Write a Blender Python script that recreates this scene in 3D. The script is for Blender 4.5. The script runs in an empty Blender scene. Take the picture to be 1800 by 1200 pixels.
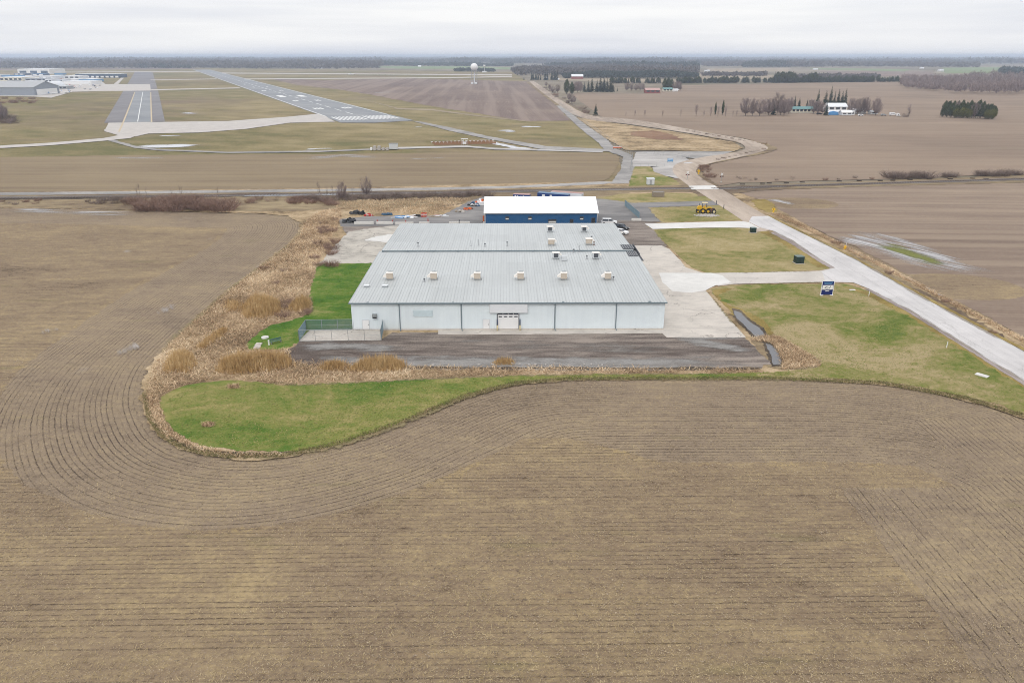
import bpy, bmesh, math, random
import numpy as np
from mathutils import Vector, Matrix
from mathutils.geometry import tessellate_polygon

random.seed(7); rng = np.random.default_rng(7)
S = bpy.context.scene
COL = S.collection

# ------------------------------------------------------------------ camera
H, F, YH = 50.3, 1300.0, 98.0            # height over the yard, focal length and horizon in photo pixels (1800 wide)
PITCH = math.atan((600 - YH) / F)
cam_d = bpy.data.cameras.new("camera"); cam = bpy.data.objects.new("camera", cam_d); COL.objects.link(cam)
cam.location = (0, 0, H); cam.rotation_euler = (math.pi / 2 - PITCH, 0, 0)
cam_d.sensor_width = 36; cam_d.lens = F / 1800 * 36; cam_d.clip_start = 0.5; cam_d.clip_end = 120000
S.camera = cam

# ------------------------------------------------------------------ sky, sun, exposure
SUN_EL, SUN_AZ = math.radians(48), math.radians(200)
W = bpy.data.worlds.new("World"); S.world = W; W.use_nodes = True
nt = W.node_tree; nt.nodes.clear()
def wn(t, **k):
    n = nt.nodes.new(t)
    for a, b in k.items(): setattr(n, a, b)
    return n
out = wn("ShaderNodeOutputWorld"); bg = wn("ShaderNodeBackground"); sky = wn("ShaderNodeTexSky", sky_type='NISHITA', sun_disc=False)
sky.sun_elevation = SUN_EL; sky.sun_rotation = SUN_AZ; sky.altitude = 300
tc = wn("ShaderNodeTexCoord"); mp = wn("ShaderNodeMapping"); mp.inputs["Scale"].default_value = (1.1, 1.1, 17)
n1 = wn("ShaderNodeTexNoise"); n1.inputs["Scale"].default_value = 2.1; n1.inputs["Detail"].default_value = 6; n1.inputs["Roughness"].default_value = 0.5
rp = wn("ShaderNodeValToRGB")
e = rp.color_ramp.elements
e[0].position = 0.36; e[0].color = (8.1, 8.25, 8.75, 1); e[1].position = 0.62; e[1].color = (9.9, 9.85, 9.8, 1)
mx = wn("ShaderNodeMixRGB"); mx.inputs[0].default_value = 0.95
L = nt.links.new
L(tc.outputs["Generated"], mp.inputs[0]); L(mp.outputs[0], n1.inputs["Vector"]); L(n1.outputs["Fac"], rp.inputs[0])
# an overcast sky is about three times as bright overhead as at the horizon
sx = wn("ShaderNodeSeparateXYZ"); L(tc.outputs["Generated"], sx.inputs[0])
cl = wn("ShaderNodeMath", operation='MAXIMUM'); L(sx.outputs[2], cl.inputs[0]); cl.inputs[1].default_value = 0.0
ze = wn("ShaderNodeMath", operation='MULTIPLY_ADD'); L(cl.outputs[0], ze.inputs[0]); ze.inputs[1].default_value = 0.40; ze.inputs[2].default_value = 1.0
vs_ = wn("ShaderNodeVectorMath", operation='SCALE')
L(sky.outputs[0], mx.inputs[1]); L(rp.outputs[0], mx.inputs[2]); L(mx.outputs[0], vs_.inputs[0]); L(ze.outputs[0], vs_.inputs["Scale"]); L(vs_.outputs[0], bg.inputs[0]); L(bg.outputs[0], out.inputs[0])
bg.inputs[1].default_value = 0.1
sd = bpy.data.lights.new("sun", 'SUN'); sd.energy = 1.1; sd.angle = math.radians(16); sd.color = (1, 0.96, 0.9)
sun = bpy.data.objects.new("sun", sd); COL.objects.link(sun)
# sun_rotation is measured clockwise from +Y when seen from above
sdir = Vector((math.sin(SUN_AZ) * math.cos(SUN_EL), math.cos(SUN_AZ) * math.cos(SUN_EL), math.sin(SUN_EL)))
sun.rotation_euler = sdir.to_track_quat('Z', 'Y').to_euler()
S.view_settings.view_transform = 'Standard'; S.view_settings.look = 'None'; S.view_settings.gamma = 1; S.view_settings.exposure = 0.0
S.cycles.max_bounces = 5; S.cycles.volume_bounces = 2; S.cycles.diffuse_bounces = 3; S.cycles.glossy_bounces = 2; S.cycles.transparent_max_bounces = 12
S.cycles.use_denoising = True; S.cycles.denoising_prefilter = 'FAST'; S.cycles.pixel_filter_type = 'BLACKMAN_HARRIS'; S.cycles.filter_width = 1.0

# ------------------------------------------------------------------ helpers
CP, SP = math.cos(PITCH), math.sin(PITCH)
def gp(x, y, z=0.0):
    """survey point: where the sight line of photo pixel (x, y) meets the level z"""
    u = (x - 900) / F; v = (y - 600) / F
    dx, dy, dz = u, CP - v * SP, -SP - v * CP
    t = (z - H) / dz
    return (dx * t, dy * t)
def mpp(y):                               # metres per photo pixel at ground seen in row y
    return H / CP / (y - YH)
def vpx(n, y):                            # height in metres of n photo pixels standing up at row y
    dep = PITCH + math.atan((y - 600) / F)
    return n * mpp(y) * math.cos(PITCH) / math.cos(dep) / math.cos(dep) * math.cos(dep) if y > 250 else n * mpp(y)

def empty(name, loc=(0, 0, 0), rz=0.0):
    o = bpy.data.objects.new(name, None); COL.objects.link(o); o.location = loc; o.rotation_euler = (0, 0, rz); o.empty_display_size = 0.2
    return o
def tag(o, label=None, cat=None, group=None, kind=None):
    if label: o["label"] = label
    if cat: o["category"] = cat
    if group: o["group"] = group
    if kind: o["kind"] = kind
    return o
def children(o): return [c for c in bpy.data.objects if c.parent == o]
def copy_tree(o, parent=None):
    c = o.copy(); COL.objects.link(c); c.parent = parent
    for ch in list(o.children): copy_tree(ch, c)
    return c

class MB:
    def __init__(s): s.v = []; s.f = []; s.sm = False
    def add(s, vs, fs):
        b = len(s.v); s.v += [tuple(v) for v in vs]; s.f += [tuple(b + i for i in f) for f in fs]; return s
    def box(s, x, y, z, sx, sy, sz, rz=0.0, base=True):
        """box with its foot (base=True) or centre at x,y,z"""
        z0, z1 = (z, z + sz) if base else (z - sz / 2, z + sz / 2)
        c, n = math.cos(rz), math.sin(rz)
        P = []
        for zz in (z0, z1):
            for a, b in ((-1, -1), (1, -1), (1, 1), (-1, 1)):
                px, py = a * sx / 2, b * sy / 2
                P.append((x + px * c - py * n, y + px * n + py * c, zz))
        return s.add(P, [(3, 2, 1, 0), (4, 5, 6, 7), (0, 1, 5, 4), (1, 2, 6, 5), (2, 3, 7, 6), (3, 0, 4, 7)])
    def slab(s, x0, x1, y0, y1, z0, z1):
        return s.box((x0 + x1) / 2, (y0 + y1) / 2, z0, x1 - x0, y1 - y0, z1 - z0)
    def tube(s, p0, p1, r0, r1=None, n=6, cap=True):
        r1 = r0 if r1 is None else r1
        a, b = Vector(p0), Vector(p1); d = (b - a)
        if d.length < 1e-6: return s
        d.normalize(); u = d.orthogonal().normalized(); w = d.cross(u)
        P = []
        for q, r in ((a, r0), (b, r1)):
            for k in range(n):
                t = 2 * math.pi * k / n; P.append(q + (u * math.cos(t) + w * math.sin(t)) * r)
        fs = [(k, (k + 1) % n, n + (k + 1) % n, n + k) for k in range(n)]
        if cap: fs += [tuple(range(n - 1, -1, -1)), tuple(range(n, 2 * n))]
        return s.add(P, fs)
    def prism(s, prof, axis, a0, a1):
        """profile in the plane square to axis ('x': (y,z), 'y': (x,z), 'z': (x,y)) drawn out from a0 to a1"""
        n = len(prof); P = []
        for a in (a0, a1):
            for (p, q) in prof:
                P.append((a, p, q) if axis == 'x' else (p, a, q) if axis == 'y' else (p, q, a))
        return s.add(P, [tuple(range(n)), tuple(range(2 * n - 1, n - 1, -1))] + [(k, n + k, n + (k + 1) % n, (k + 1) % n) for k in range(n)])
    def ball(s, x, y, z, rx, ry=None, rz=None, nu=12, nv=8, jit=0.0):
        ry = rx if ry is None else ry; rz = rx if rz is None else rz
        P = [(x, y, z + rz)]
        for j in range(1, nv):
            t = math.pi * j / nv
            for i in range(nu):
                a = 2 * math.pi * i / nu; k = 1 + random.uniform(-jit, jit)
                P.append((x + rx * k * math.sin(t) * math.cos(a), y + ry * k * math.sin(t) * math.sin(a), z + rz * k * math.cos(t)))
        P.append((x, y, z - rz)); N = len(P) - 1
        f = [(0, 1 + i, 1 + (i + 1) % nu) for i in range(nu)]
        for j in range(nv - 2):
            for i in range(nu):
                a, b = 1 + j * nu + i, 1 + j * nu + (i + 1) % nu; f.append((a, a + nu, b + nu, b))
        f += [(N, 1 + (nv - 2) * nu + (i + 1) % nu, 1 + (nv - 2) * nu + i) for i in range(nu)]
        return s.add(P, f)
    def build(s, name, mat, parent=None, smooth=False, bevel=0.0):
        me = bpy.data.meshes.new(name); me.from_pydata([tuple(map(float, v)) for v in s.v], [], s.f)
        bm = bmesh.new(); bm.from_mesh(me); bmesh.ops.recalc_face_normals(bm, faces=bm.faces)
        if bevel > 0: bmesh.ops.bevel(bm, geom=list(bm.edges), offset=bevel, segments=2, affect='EDGES', clamp_overlap=True)
        bm.to_mesh(me); bm.free()
        me.materials.append(mat)
        if smooth:
            for p in me.polygons: p.use_smooth = True
        o = bpy.data.objects.new(name, me); COL.objects.link(o)
        if parent: o.parent = parent
        return o

def np_mesh(name, verts, nper, mat, parent=None):
    """verts (N*nper,3): N separate faces of nper corners, made fast"""
    verts = np.asarray(verts, dtype=np.float32).reshape(-1, 3); nv = len(verts); nf = nv // nper
    me = bpy.data.meshes.new(name); me.vertices.add(nv); me.vertices.foreach_set("co", verts.ravel())
    me.loops.add(nv); me.loops.foreach_set("vertex_index", np.arange(nv, dtype=np.int32))
    me.polygons.add(nf); me.polygons.foreach_set("loop_start", np.arange(0, nv, nper, dtype=np.int32))
    me.polygons.foreach_set("loop_total", np.full(nf, nper, dtype=np.int32))
    me.update(); me.validate(); me.materials.append(mat)
    o = bpy.data.objects.new(name, me); COL.objects.link(o)
    if parent: o.parent = parent
    return o

# ------------------------------------------------------------------ materials
class G:
    """small node-graph writer"""
    def __init__(s, name):
        s.m = bpy.data.materials.new(name); s.m.use_nodes = True; s.t = s.m.node_tree; s.t.nodes.clear()
        s.out = s.t.nodes.new("ShaderNodeOutputMaterial"); s.b = s.t.nodes.new("ShaderNodeBsdfPrincipled")
        s.t.links.new(s.b.outputs[0], s.out.inputs[0]); s.b.inputs["Roughness"].default_value = 0.9
        s.b.inputs["Specular IOR Level"].default_value = 0.2
    def n(s, t, **k):
        x = s.t.nodes.new(t)
        for a, b in k.items(): setattr(x, a, b)
        return x
    def L(s, a, b): s.t.links.new(a, b)
    def val(s, sock, v):
        if isinstance(v, (int, float)): sock.default_value = v
        elif isinstance(v, tuple): sock.default_value = v if len(v) != 3 or sock.type == 'VECTOR' else (*v, 1)
        else: s.L(v, sock)
    def math(s, op, a, b=0.0, c=None, clamp=False):
        x = s.n("ShaderNodeMath", operation=op); x.use_clamp = clamp
        s.val(x.inputs[0], a); s.val(x.inputs[1], b)
        if c is not None: s.val(x.inputs[2], c)
        return x.outputs[0]
    def mix(s, f, a, b, mode='MIX'):
        x = s.n("ShaderNodeMixRGB", blend_type=mode); s.val(x.inputs[0], f); s.val(x.inputs[1], a); s.val(x.inputs[2], b); return x.outputs[0]
    def pos(s): return s.n("ShaderNodeNewGeometry").outputs["Position"]
    def obj(s): return s.n("ShaderNodeTexCoord").outputs["Object"]
    def xyz(s, v):
        x = s.n("ShaderNodeSeparateXYZ"); s.L(v, x.inputs[0]); return x.outputs
    def vec(s, a, b, c):
        x = s.n("ShaderNodeCombineXYZ"); s.val(x.inputs[0], a); s.val(x.inputs[1], b); s.val(x.inputs[2], c); return x.outputs[0]
    def map(s, v, sc=(1, 1, 1), rz=0.0, loc=(0, 0, 0)):
        if rz:                                  # turn first, then stretch along the turned axes
            r = s.n("ShaderNodeMapping"); s.L(v, r.inputs[0]); r.inputs["Rotation"].default_value = (0, 0, rz); v = r.outputs[0]; rz = 0.0
        x = s.n("ShaderNodeMapping"); s.L(v, x.inputs[0]); x.inputs["Scale"].default_value = sc; x.inputs["Rotation"].default_value = (0, 0, rz); x.inputs["Location"].default_value = loc
        return x.outputs[0]
    def noise(s, v, sc, det=4, rough=0.55, dist=0.0):
        x = s.n("ShaderNodeTexNoise"); s.L(v, x.inputs["Vector"]); x.inputs["Scale"].default_value = sc; x.inputs["Detail"].default_value = det
        x.inputs["Roughness"].default_value = rough; x.inputs["Distortion"].default_value = dist; return x.outputs["Fac"]
    def sstep(s, v, a, b):
        x = s.n("ShaderNodeMapRange", interpolation_type='SMOOTHSTEP'); s.val(x.inputs[0], v); x.inputs[1].default_value = a; x.inputs[2].default_value = b; return x.outputs[0]
    def ramp(s, v, stops):
        x = s.n("ShaderNodeValToRGB"); s.L(v, x.inputs[0]); el = x.color_ramp.elements
        while len(el) < len(stops): el.new(0.5)
        for q, (p, c) in zip(el, stops): q.position = p; q.color = (*c, 1)
        return x.outputs[0]
    def color(s, c): s.val(s.b.inputs["Base Color"], c)
    def bump(s, h, dist=0.05, st=1.0):
        x = s.n("ShaderNodeBump"); s.L(h, x.inputs["Height"]); x.inputs["Distance"].default_value = dist; x.inputs["Strength"].default_value = st
        s.L(x.outputs[0], s.b.inputs["Normal"])
    def set(s, **k):
        for a, b in k.items(): s.val(s.b.inputs[a.replace("_", " ")], b)

def paint(name, c, rough=0.6, metal=0.0, var=0.12, sc=1.5, spec=0.35):
    g = G(name); p = g.obj()
    f = g.noise(p, sc, 5)
    g.color(g.mix(f, tuple(x * (1 - var) for x in c), tuple(min(1, x * (1 + var)) for x in c)))
    g.set(Roughness=rough, Metallic=metal); g.b.inputs["Specular IOR Level"].default_value = spec
    return g.m
def ground(name, dark, mid, light, s1=0.03, s2=0.4, s3=4.0, stretch=(1, 1, 1), rz=0.0, bump=0.06, rough=0.95, k=(0.5, 0.3, 0.2), lo=0.34, hi=0.66):
    """soil-like cover: three octaves of patchiness at their own sizes (per metre)"""
    g = G(name); p = g.map(g.pos(), stretch, rz)
    a = g.noise(p, s1, 5, 0.6, 0.4); b = g.noise(p, s2, 5, 0.6); q = g.pos(); c = g.noise(q, s3, 3, 0.7)
    t = g.math('MULTIPLY', a, k[0]); t = g.math('MULTIPLY_ADD', b, k[1], t); t = g.math('MULTIPLY_ADD', c, k[2], t); t = g.math('MULTIPLY_ADD', t, 1.7, -0.35)
    g.color(g.ramp(t, [(lo, dark), (0.5, mid), (hi, light)]))
    g.bump(g.math('ADD', b, c), bump, 0.7); g.set(Roughness=rough)
    return g.m

def near_field_mat():
    g = G("corn_stubble_soil"); pos = g.pos(); X, Y, Z = g.xyz(pos)
    at = g.n("ShaderNodeAttribute", attribute_name="rowd"); d = at.outputs["Fac"]
    al = g.n("ShaderNodeAttribute", attribute_name="dlim"); dl = al.outputs["Fac"]
    wob = g.noise(pos, 0.5, 3); wob2 = g.noise(pos, 3.5, 2)
    a = math.radians(1.0)
    straight = g.math('SUBTRACT', g.math('MULTIPLY', Y, math.cos(a)), g.math('MULTIPLY', X, math.sin(a)))
    diag = g.math('MULTIPLY_ADD', Y, 0.012, X)
    edge = g.math('MULTIPLY_ADD', wob, 1.6, -0.8)
    # side headland beside the road: x > 60 beyond the 80 m line, x > 41 nearer
    side_far = g.math('GREATER_THAN', g.math('ADD', X, edge), 59.6)
    side_near = g.math('MULTIPLY', g.math('GREATER_THAN', g.math('ADD', X, edge), 41.2), g.math('LESS_THAN', g.math('ADD', Y, edge), 80.0))
    top = g.math('LESS_THAN', g.math('MULTIPLY_ADD', X, -0.12, Y), 91.0)
    side_far = g.math('MULTIPLY', side_far, top)
    side = g.math('MAXIMUM', side_far, side_near)
    head = g.math('LESS_THAN', g.math('ADD', d, edge), dl)
    def sel(f, x, y):
        m = g.n("ShaderNodeMix", data_type='FLOAT'); g.val(m.inputs[0], f); g.val(m.inputs[2], x); g.val(m.inputs[3], y); return m.outputs[0]
    co = sel(side, sel(head, straight, d), diag)
    ph = g.math('DIVIDE', g.math('ADD', co, g.math('MULTIPLY_ADD', wob2, 0.16, g.math('MULTIPLY', wob, 0.22))), 0.76)
    brk0 = g.noise(pos, 4.5, 3, 0.7)
    fr = g.math('FRACT', ph); tri = g.math('ABSOLUTE', g.math('SUBTRACT', fr, 0.5))
    line = g.math('SUBTRACT', 1.0, g.sstep(g.math('MULTIPLY_ADD', brk0, 0.16, tri), 0.09, 0.24))
    # strength of the slot comes and goes along the row and from row to row
    rowid = g.math('FLOOR', ph); rn = g.n("ShaderNodeTexWhiteNoise", noise_dimensions='1D'); g.L(rowid, rn.inputs["W"])
    patch = g.noise(g.map(pos, (0.35, 1, 1)), 0.09, 5, 0.65, 0.6); brk = g.noise(pos, 1.7, 4, 0.7)
    st = g.math('ADD', g.math('MULTIPLY', patch, 1.15), g.math('MULTIPLY', brk, 1.5)); st = g.math('MULTIPLY_ADD', rn.outputs[0], 0.32, st)
    st = g.math('ADD', st, g.math('MULTIPLY', g.math('MAXIMUM', head, side), 0.14))
    st = g.sstep(st, 1.18, 2.05)
    line = g.math('MULTIPLY', line, st)
    # soil and trash cover
    big = g.noise(g.map(pos, (0.5, 1, 1)), 0.05, 6, 0.62, 0.8); med = g.noise(g.map(pos, (0.45, 1.6, 1)), 0.55, 5, 0.65); fine = g.noise(pos, 1.9, 6, 0.82)
    t = g.math('ADD', g.math('MULTIPLY', big, 0.33), g.math('MULTIPLY', med, 0.27)); t = g.math('MULTIPLY_ADD', fine, 0.40, t)
    t = g.math('SUBTRACT', t, g.math('MULTIPLY', g.math('MAXIMUM', head, side), 0.012))
    t = g.math('MULTIPLY_ADD', t, 1.1, -0.05)
    soil = g.ramp(t, [(0.37, (0.116, 0.081, 0.048)), (0.45, (0.221, 0.161, 0.106)), (0.52, (0.269, 0.200, 0.123)), (0.61, (0.371, 0.281, 0.155))])
    soil = g.mix(g.math('MULTIPLY', g.math('MAXIMUM', head, side), 0.24), soil, (0.305, 0.250, 0.198))
    red = g.sstep(g.noise(g.map(pos, (0.3, 1, 1)), 0.13, 4, 0.6), 0.66, 0.74)
    soil = g.mix(g.math('MULTIPLY', red, 0.45), soil, (0.26, 0.165, 0.09))
    olive = g.sstep(g.noise(g.map(pos, (0.25, 1, 1), 0, (40, 9, 0)), 0.16, 4, 0.6), 0.62, 0.72)
    soil = g.mix(g.math('MULTIPLY', olive, 0.4), soil, (0.17, 0.15, 0.065))
    fl = g.sstep(g.noise(g.map(pos, (1, 1.6, 1), 0.6), 9.0, 2, 0.6), 0.64, 0.72)
    fl = g.math('MULTIPLY', fl, g.sstep(g.noise(pos, 0.35, 4), 0.42, 0.62))
    soil = g.mix(g.math('MULTIPLY', fl, 0.7), soil, (0.52, 0.42, 0.25))
    wind = g.math('SUBTRACT', 1.0, g.sstep(g.math('ABSOLUTE', g.math('SUBTRACT', g.math('ADD', d, edge), g.math('ADD', dl, 0.5))), 0.2, 1.0))
    wind = g.math('MULTIPLY', wind, g.math('MULTIPLY', g.sstep(g.noise(pos, 0.16, 4, 0.65), 0.48, 0.62), g.math('SUBTRACT', 1.0, side)))
    soil = g.mix(g.math('MULTIPLY', g.math('MULTIPLY', wind, g.sstep(fine, 0.42, 0.62)), 0.6), soil, (0.42, 0.31, 0.14))
    # pale silt that dried where water stood
    silt = g.math('MULTIPLY', g.sstep(g.noise(g.map(pos, (1, 1, 1), 0, (13, 5, 0)), 0.07, 3, 0.5), 0.70, 0.76), g.sstep(Y, 110, 135))
    soil = g.mix(g.math('MULTIPLY', silt, 0.55), soil, (0.42, 0.39, 0.37))
    g.color(g.mix(g.math('MULTIPLY', line, 0.93), soil, (0.052, 0.037, 0.026)))
    hgt = g.math('SUBTRACT', g.math('MULTIPLY', fine, 0.7), g.math('MULTIPLY', line, 0.8)); hgt = g.math('ADD', hgt, g.math('MULTIPLY', tri, 0.5))
    g.bump(hgt, 0.08, 0.9); g.set(Roughness=1.0)
    return g.m

def far_field_mat(name, dark, mid, light, ang, row=6.0, amp=0.12, big=0.008):
    """worked field: broad soil patches and faint machine passes at the angle ang"""
    g = G(name); p = g.map(g.pos(), (1, 1, 1), ang); x, y, z = g.xyz(p)
    pst = g.map(p, (0.08, 1, 1))
    a = g.noise(p, big, 6, 0.6, 0.5); b = g.noise(pst, 0.35, 4, 0.6); c = g.noise(g.pos(), 0.7, 6, 0.8); s = g.noise(pst, 1.0 / row, 3, 0.6)
    t = g.math('MULTIPLY_ADD', b, 0.2, g.math('MULTIPLY', a, 0.36)); t = g.math('MULTIPLY_ADD', c, 0.22, t); t = g.math('MULTIPLY_ADD', s, 0.22, t)
    col = g.ramp(t, [(0.37, dark), (0.5, mid), (0.62, light)])
    pl = g.math('MULTIPLY', g.sstep(g.noise(g.map(p, (0.012, 0.45, 1)), 0.6, 3, 0.55), 0.58, 0.70), g.sstep(g.noise(p, 0.02, 3), 0.45, 0.6))
    col = g.mix(g.math('MULTIPLY', pl, 0.5), col, tuple(x * 1.25 for x in light))
    w = g.math('SINE', g.math('MULTIPLY', g.math('MULTIPLY_ADD', s, 2.0, y), 2 * math.pi / 1.52)); w = g.math('MULTIPLY_ADD', w, amp * 0.5, 1 - amp * 0.5)
    mixn = g.n("ShaderNodeVectorMath", operation='SCALE'); g.L(col, mixn.inputs[0]); g.L(w, mixn.inputs["Scale"])
    g.color(mixn.outputs[0]); g.bump(g.math('ADD', c, s), 0.12, 0.6); g.set(Roughness=1.0)
    return g.m

M = {}
M['near_field'] = near_field_mat()
M['land'] = ground("far_land", (0.14, 0.125, 0.075), (0.20, 0.165, 0.12), (0.28, 0.24, 0.17), 0.0012, 0.01, 0.4, k=(0.6, 0.3, 0.1))
M['brown_field'] = far_field_mat("tan_stubble", (0.170, 0.125, 0.079), (0.239, 0.180, 0.114), (0.303, 0.235, 0.148), 0.0)
M['plough'] = far_field_mat("ploughed_soil", (0.140, 0.103, 0.090), (0.205, 0.153, 0.130), (0.281, 0.216, 0.173), math.radians(88), 22.0, 0.1)
def bands(m, wid, amt, ang, c):
    t = m.node_tree; bs = next(n for n in t.nodes if n.type == 'BSDF_PRINCIPLED'); src = bs.inputs['Base Color'].links[0].from_socket
    p = t.nodes.new('ShaderNodeNewGeometry'); r0 = t.nodes.new('ShaderNodeMapping'); r0.inputs['Rotation'].default_value = (0, 0, ang); mp_ = t.nodes.new('ShaderNodeMapping'); mp_.inputs['Scale'].default_value = (0.0016, 1 / wid, 1); n = t.nodes.new('ShaderNodeTexNoise'); n.inputs['Scale'].default_value = 1.0; n.inputs['Detail'].default_value = 2
    t.links.new(p.outputs['Position'], r0.inputs[0]); t.links.new(r0.outputs[0], mp_.inputs[0]); t.links.new(mp_.outputs[0], n.inputs['Vector']); r = t.nodes.new('ShaderNodeMapRange'); r.inputs[1].default_value = 0.48; r.inputs[2].default_value = 0.60; r.inputs[4].default_value = amt; t.links.new(n.outputs['Fac'], r.inputs[0])
    mx = t.nodes.new('ShaderNodeMixRGB'); mx.inputs[2].default_value = (*c, 1); t.links.new(r.outputs[0], mx.inputs[0]); t.links.new(src, mx.inputs[1]); t.links.new(mx.outputs[0], bs.inputs['Base Color'])
bands(M['plough'], 14.0, 0.55, math.radians(88), (0.30, 0.235, 0.195))
M['right_field'] = far_field_mat("right_soil", (0.194, 0.145, 0.106), (0.265, 0.195, 0.144), (0.336, 0.254, 0.183), 0.03)
M['right_near'] = far_field_mat("right_near_soil", (0.177, 0.128, 0.097), (0.257, 0.192, 0.146), (0.353, 0.270, 0.194), 0.05, 5.0)
bands(M['right_field'], 16.0, 0.35, 0.03, (0.31, 0.24, 0.175)); bands(M['right_near'], 5.0, 0.45, 0.05, (0.34, 0.265, 0.195)); bands(M['brown_field'], 9.0, 0.4, 0.0, (0.29, 0.225, 0.135))
M['pale_field'] = far_field_mat("pale_field", (0.26, 0.21, 0.14), (0.33, 0.27, 0.19), (0.40, 0.33, 0.24), 0.0)
M['green_field'] = far_field_mat("winter_wheat", (0.15, 0.19, 0.08), (0.20, 0.25, 0.12), (0.26, 0.30, 0.16), 0.0)
M['airfield_grass'] = ground("airfield_grass", (0.136, 0.120, 0.043), (0.223, 0.176, 0.082), (0.299, 0.239, 0.125), 0.005, 0.045, 0.6, (0.6, 1, 1), 0.42, 0.06, 0.95, (0.42, 0.38, 0.2), 0.37, 0.63)
def greener(m, c, sc, th, amt):
    t = m.node_tree; bs = next(n for n in t.nodes if n.type == 'BSDF_PRINCIPLED'); src = bs.inputs["Base Color"].links[0].from_socket
    p = t.nodes.new("ShaderNodeNewGeometry"); n = t.nodes.new("ShaderNodeTexNoise"); n.inputs["Scale"].default_value = sc; n.inputs["Detail"].default_value = 6; n.inputs["Roughness"].default_value = 0.65; t.links.new(p.outputs["Position"], n.inputs["Vector"])
    r = t.nodes.new("ShaderNodeMapRange"); r.inputs[1].default_value = th[0]; r.inputs[2].default_value = th[1]; r.inputs[4].default_value = amt; t.links.new(n.outputs["Fac"], r.inputs[0])
    mx = t.nodes.new("ShaderNodeMixRGB"); mx.inputs[2].default_value = (*c, 1); t.links.new(r.outputs[0], mx.inputs[0]); t.links.new(src, mx.inputs[1]); t.links.new(mx.outputs[0], bs.inputs["Base Color"])
greener(M['airfield_grass'], (0.125, 0.135, 0.045), 0.006, (0.48, 0.64), 0.30); greener(M['airfield_grass'], (0.19, 0.135, 0.10), 0.004, (0.5, 0.66), 0.7)
M['dry_grass'] = ground("dry_grass", (0.155, 0.108, 0.058), (0.36, 0.262, 0.150), (0.50, 0.385, 0.245), 0.07, 0.6, 3.0, (1, 1, 1), 0, 0.25)
M['verge'] = ground("rough_verge", (0.12, 0.085, 0.060), (0.235, 0.175, 0.105), (0.34, 0.27, 0.16), 0.05, 0.5, 2.5, (0.35, 1, 1), 0, 0.2)
def lawn_mat(name, cols, lush):
    g = G(name); p = g.pos(); X, Y, Z = g.xyz(p)
    a = g.noise(g.map(p, (0.9, 1.0, 1)), 0.06, 6, 0.65, 0.8); b = g.noise(g.map(p, (0.8, 1.2, 1)), 0.45, 5, 0.7, 0.4); c = g.noise(p, 1.6, 6, 0.8); f = g.noise(p, 7, 3, 0.7)
    t = g.math('MULTIPLY_ADD', b, 0.24, g.math('MULTIPLY', a, 0.5)); t = g.math('MULTIPLY_ADD', c, 0.16, t); t = g.math('MULTIPLY_ADD', f, 0.10, t); t = g.math('MULTIPLY_ADD', t, 2.0, -0.48)
    t = g.math('ADD', t, lush)
    col = g.ramp(t, list(zip((0.36, 0.46, 0.53, 0.60, 0.68), cols)))
    straw = g.math('MULTIPLY', g.sstep(g.noise(g.map(p, (0.8, 2.2, 1)), 1.1, 3, 0.6), 0.62, 0.72), 0.45)
    g.color(g.mix(straw, col, (0.40, 0.34, 0.14))); g.bump(g.math('ADD', c, f), 0.08, 0.7); g.set(Roughness=0.95)
    return g.m
M['lawn'] = lawn_mat("lawn_mixed", [(0.085, 0.130, 0.018), (0.150, 0.170, 0.034), (0.215, 0.200, 0.065), (0.285, 0.235, 0.105), (0.36, 0.285, 0.155)], 0.05)
M['lush'] = lawn_mat("lawn_lush", [(0.045, 0.120, 0.010), (0.075, 0.155, 0.014), (0.115, 0.180, 0.024), (0.18, 0.205, 0.05), (0.26, 0.25, 0.09)], 0.0)
M['lobe'] = lawn_mat("lawn_lobe", [(0.065, 0.135, 0.014), (0.125, 0.170, 0.030), (0.175, 0.195, 0.045), (0.225, 0.215, 0.065), (0.30, 0.255, 0.10)], -0.01)
M['straw_lawn'] = lawn_mat("lawn_straw", [(0.145, 0.15, 0.035), (0.225, 0.205, 0.070), (0.285, 0.235, 0.10), (0.33, 0.265, 0.125), (0.38, 0.31, 0.165)], 0.0)
M['asphalt_old'] = ground("worn_asphalt", (0.090, 0.069, 0.058), (0.166, 0.137, 0.118), (0.289, 0.244, 0.208), 0.07, 0.7, 3.0, (0.16, 1, 1), 0, 0.02, 0.9, (0.42, 0.38, 0.2), 0.38, 0.63)
M['asphalt_grey'] = ground("grey_asphalt", (0.155, 0.150, 0.148), (0.215, 0.205, 0.20), (0.30, 0.285, 0.27), 0.05, 0.4, 5.0, (0.3, 1, 1), 0, 0.02)
M['gravel'] = ground("grey_gravel", (0.115, 0.109, 0.103), (0.198, 0.189, 0.179), (0.304, 0.290, 0.271), 0.06, 0.6, 3.0, (0.4, 1, 1), 0, 0.05)
M['gravel_mid'] = ground("light_grey_gravel", (0.225, 0.215, 0.205), (0.315, 0.30, 0.285), (0.42, 0.40, 0.375), 0.05, 0.6, 3.0, (0.5, 1, 1), 0, 0.05)
M['gravel_pale'] = ground("pale_gravel", (0.31, 0.29, 0.275), (0.42, 0.40, 0.38), (0.52, 0.50, 0.475), 0.05, 0.5, 5.0, (0.3, 1, 1), 0, 0.03)
M['old_road'] = ground("tarred_gravel_road", (0.273, 0.218, 0.173), (0.389, 0.319, 0.257), (0.487, 0.409, 0.336), 0.03, 0.3, 4.0, (1, 0.2, 1), 0, 0.02)
M['shoulder'] = ground("gravel_shoulder", (0.22, 0.185, 0.165), (0.33, 0.285, 0.26), (0.43, 0.38, 0.34), 0.05, 0.6, 6.0, (1, 0.2, 1), 0, 0.03)
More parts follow.
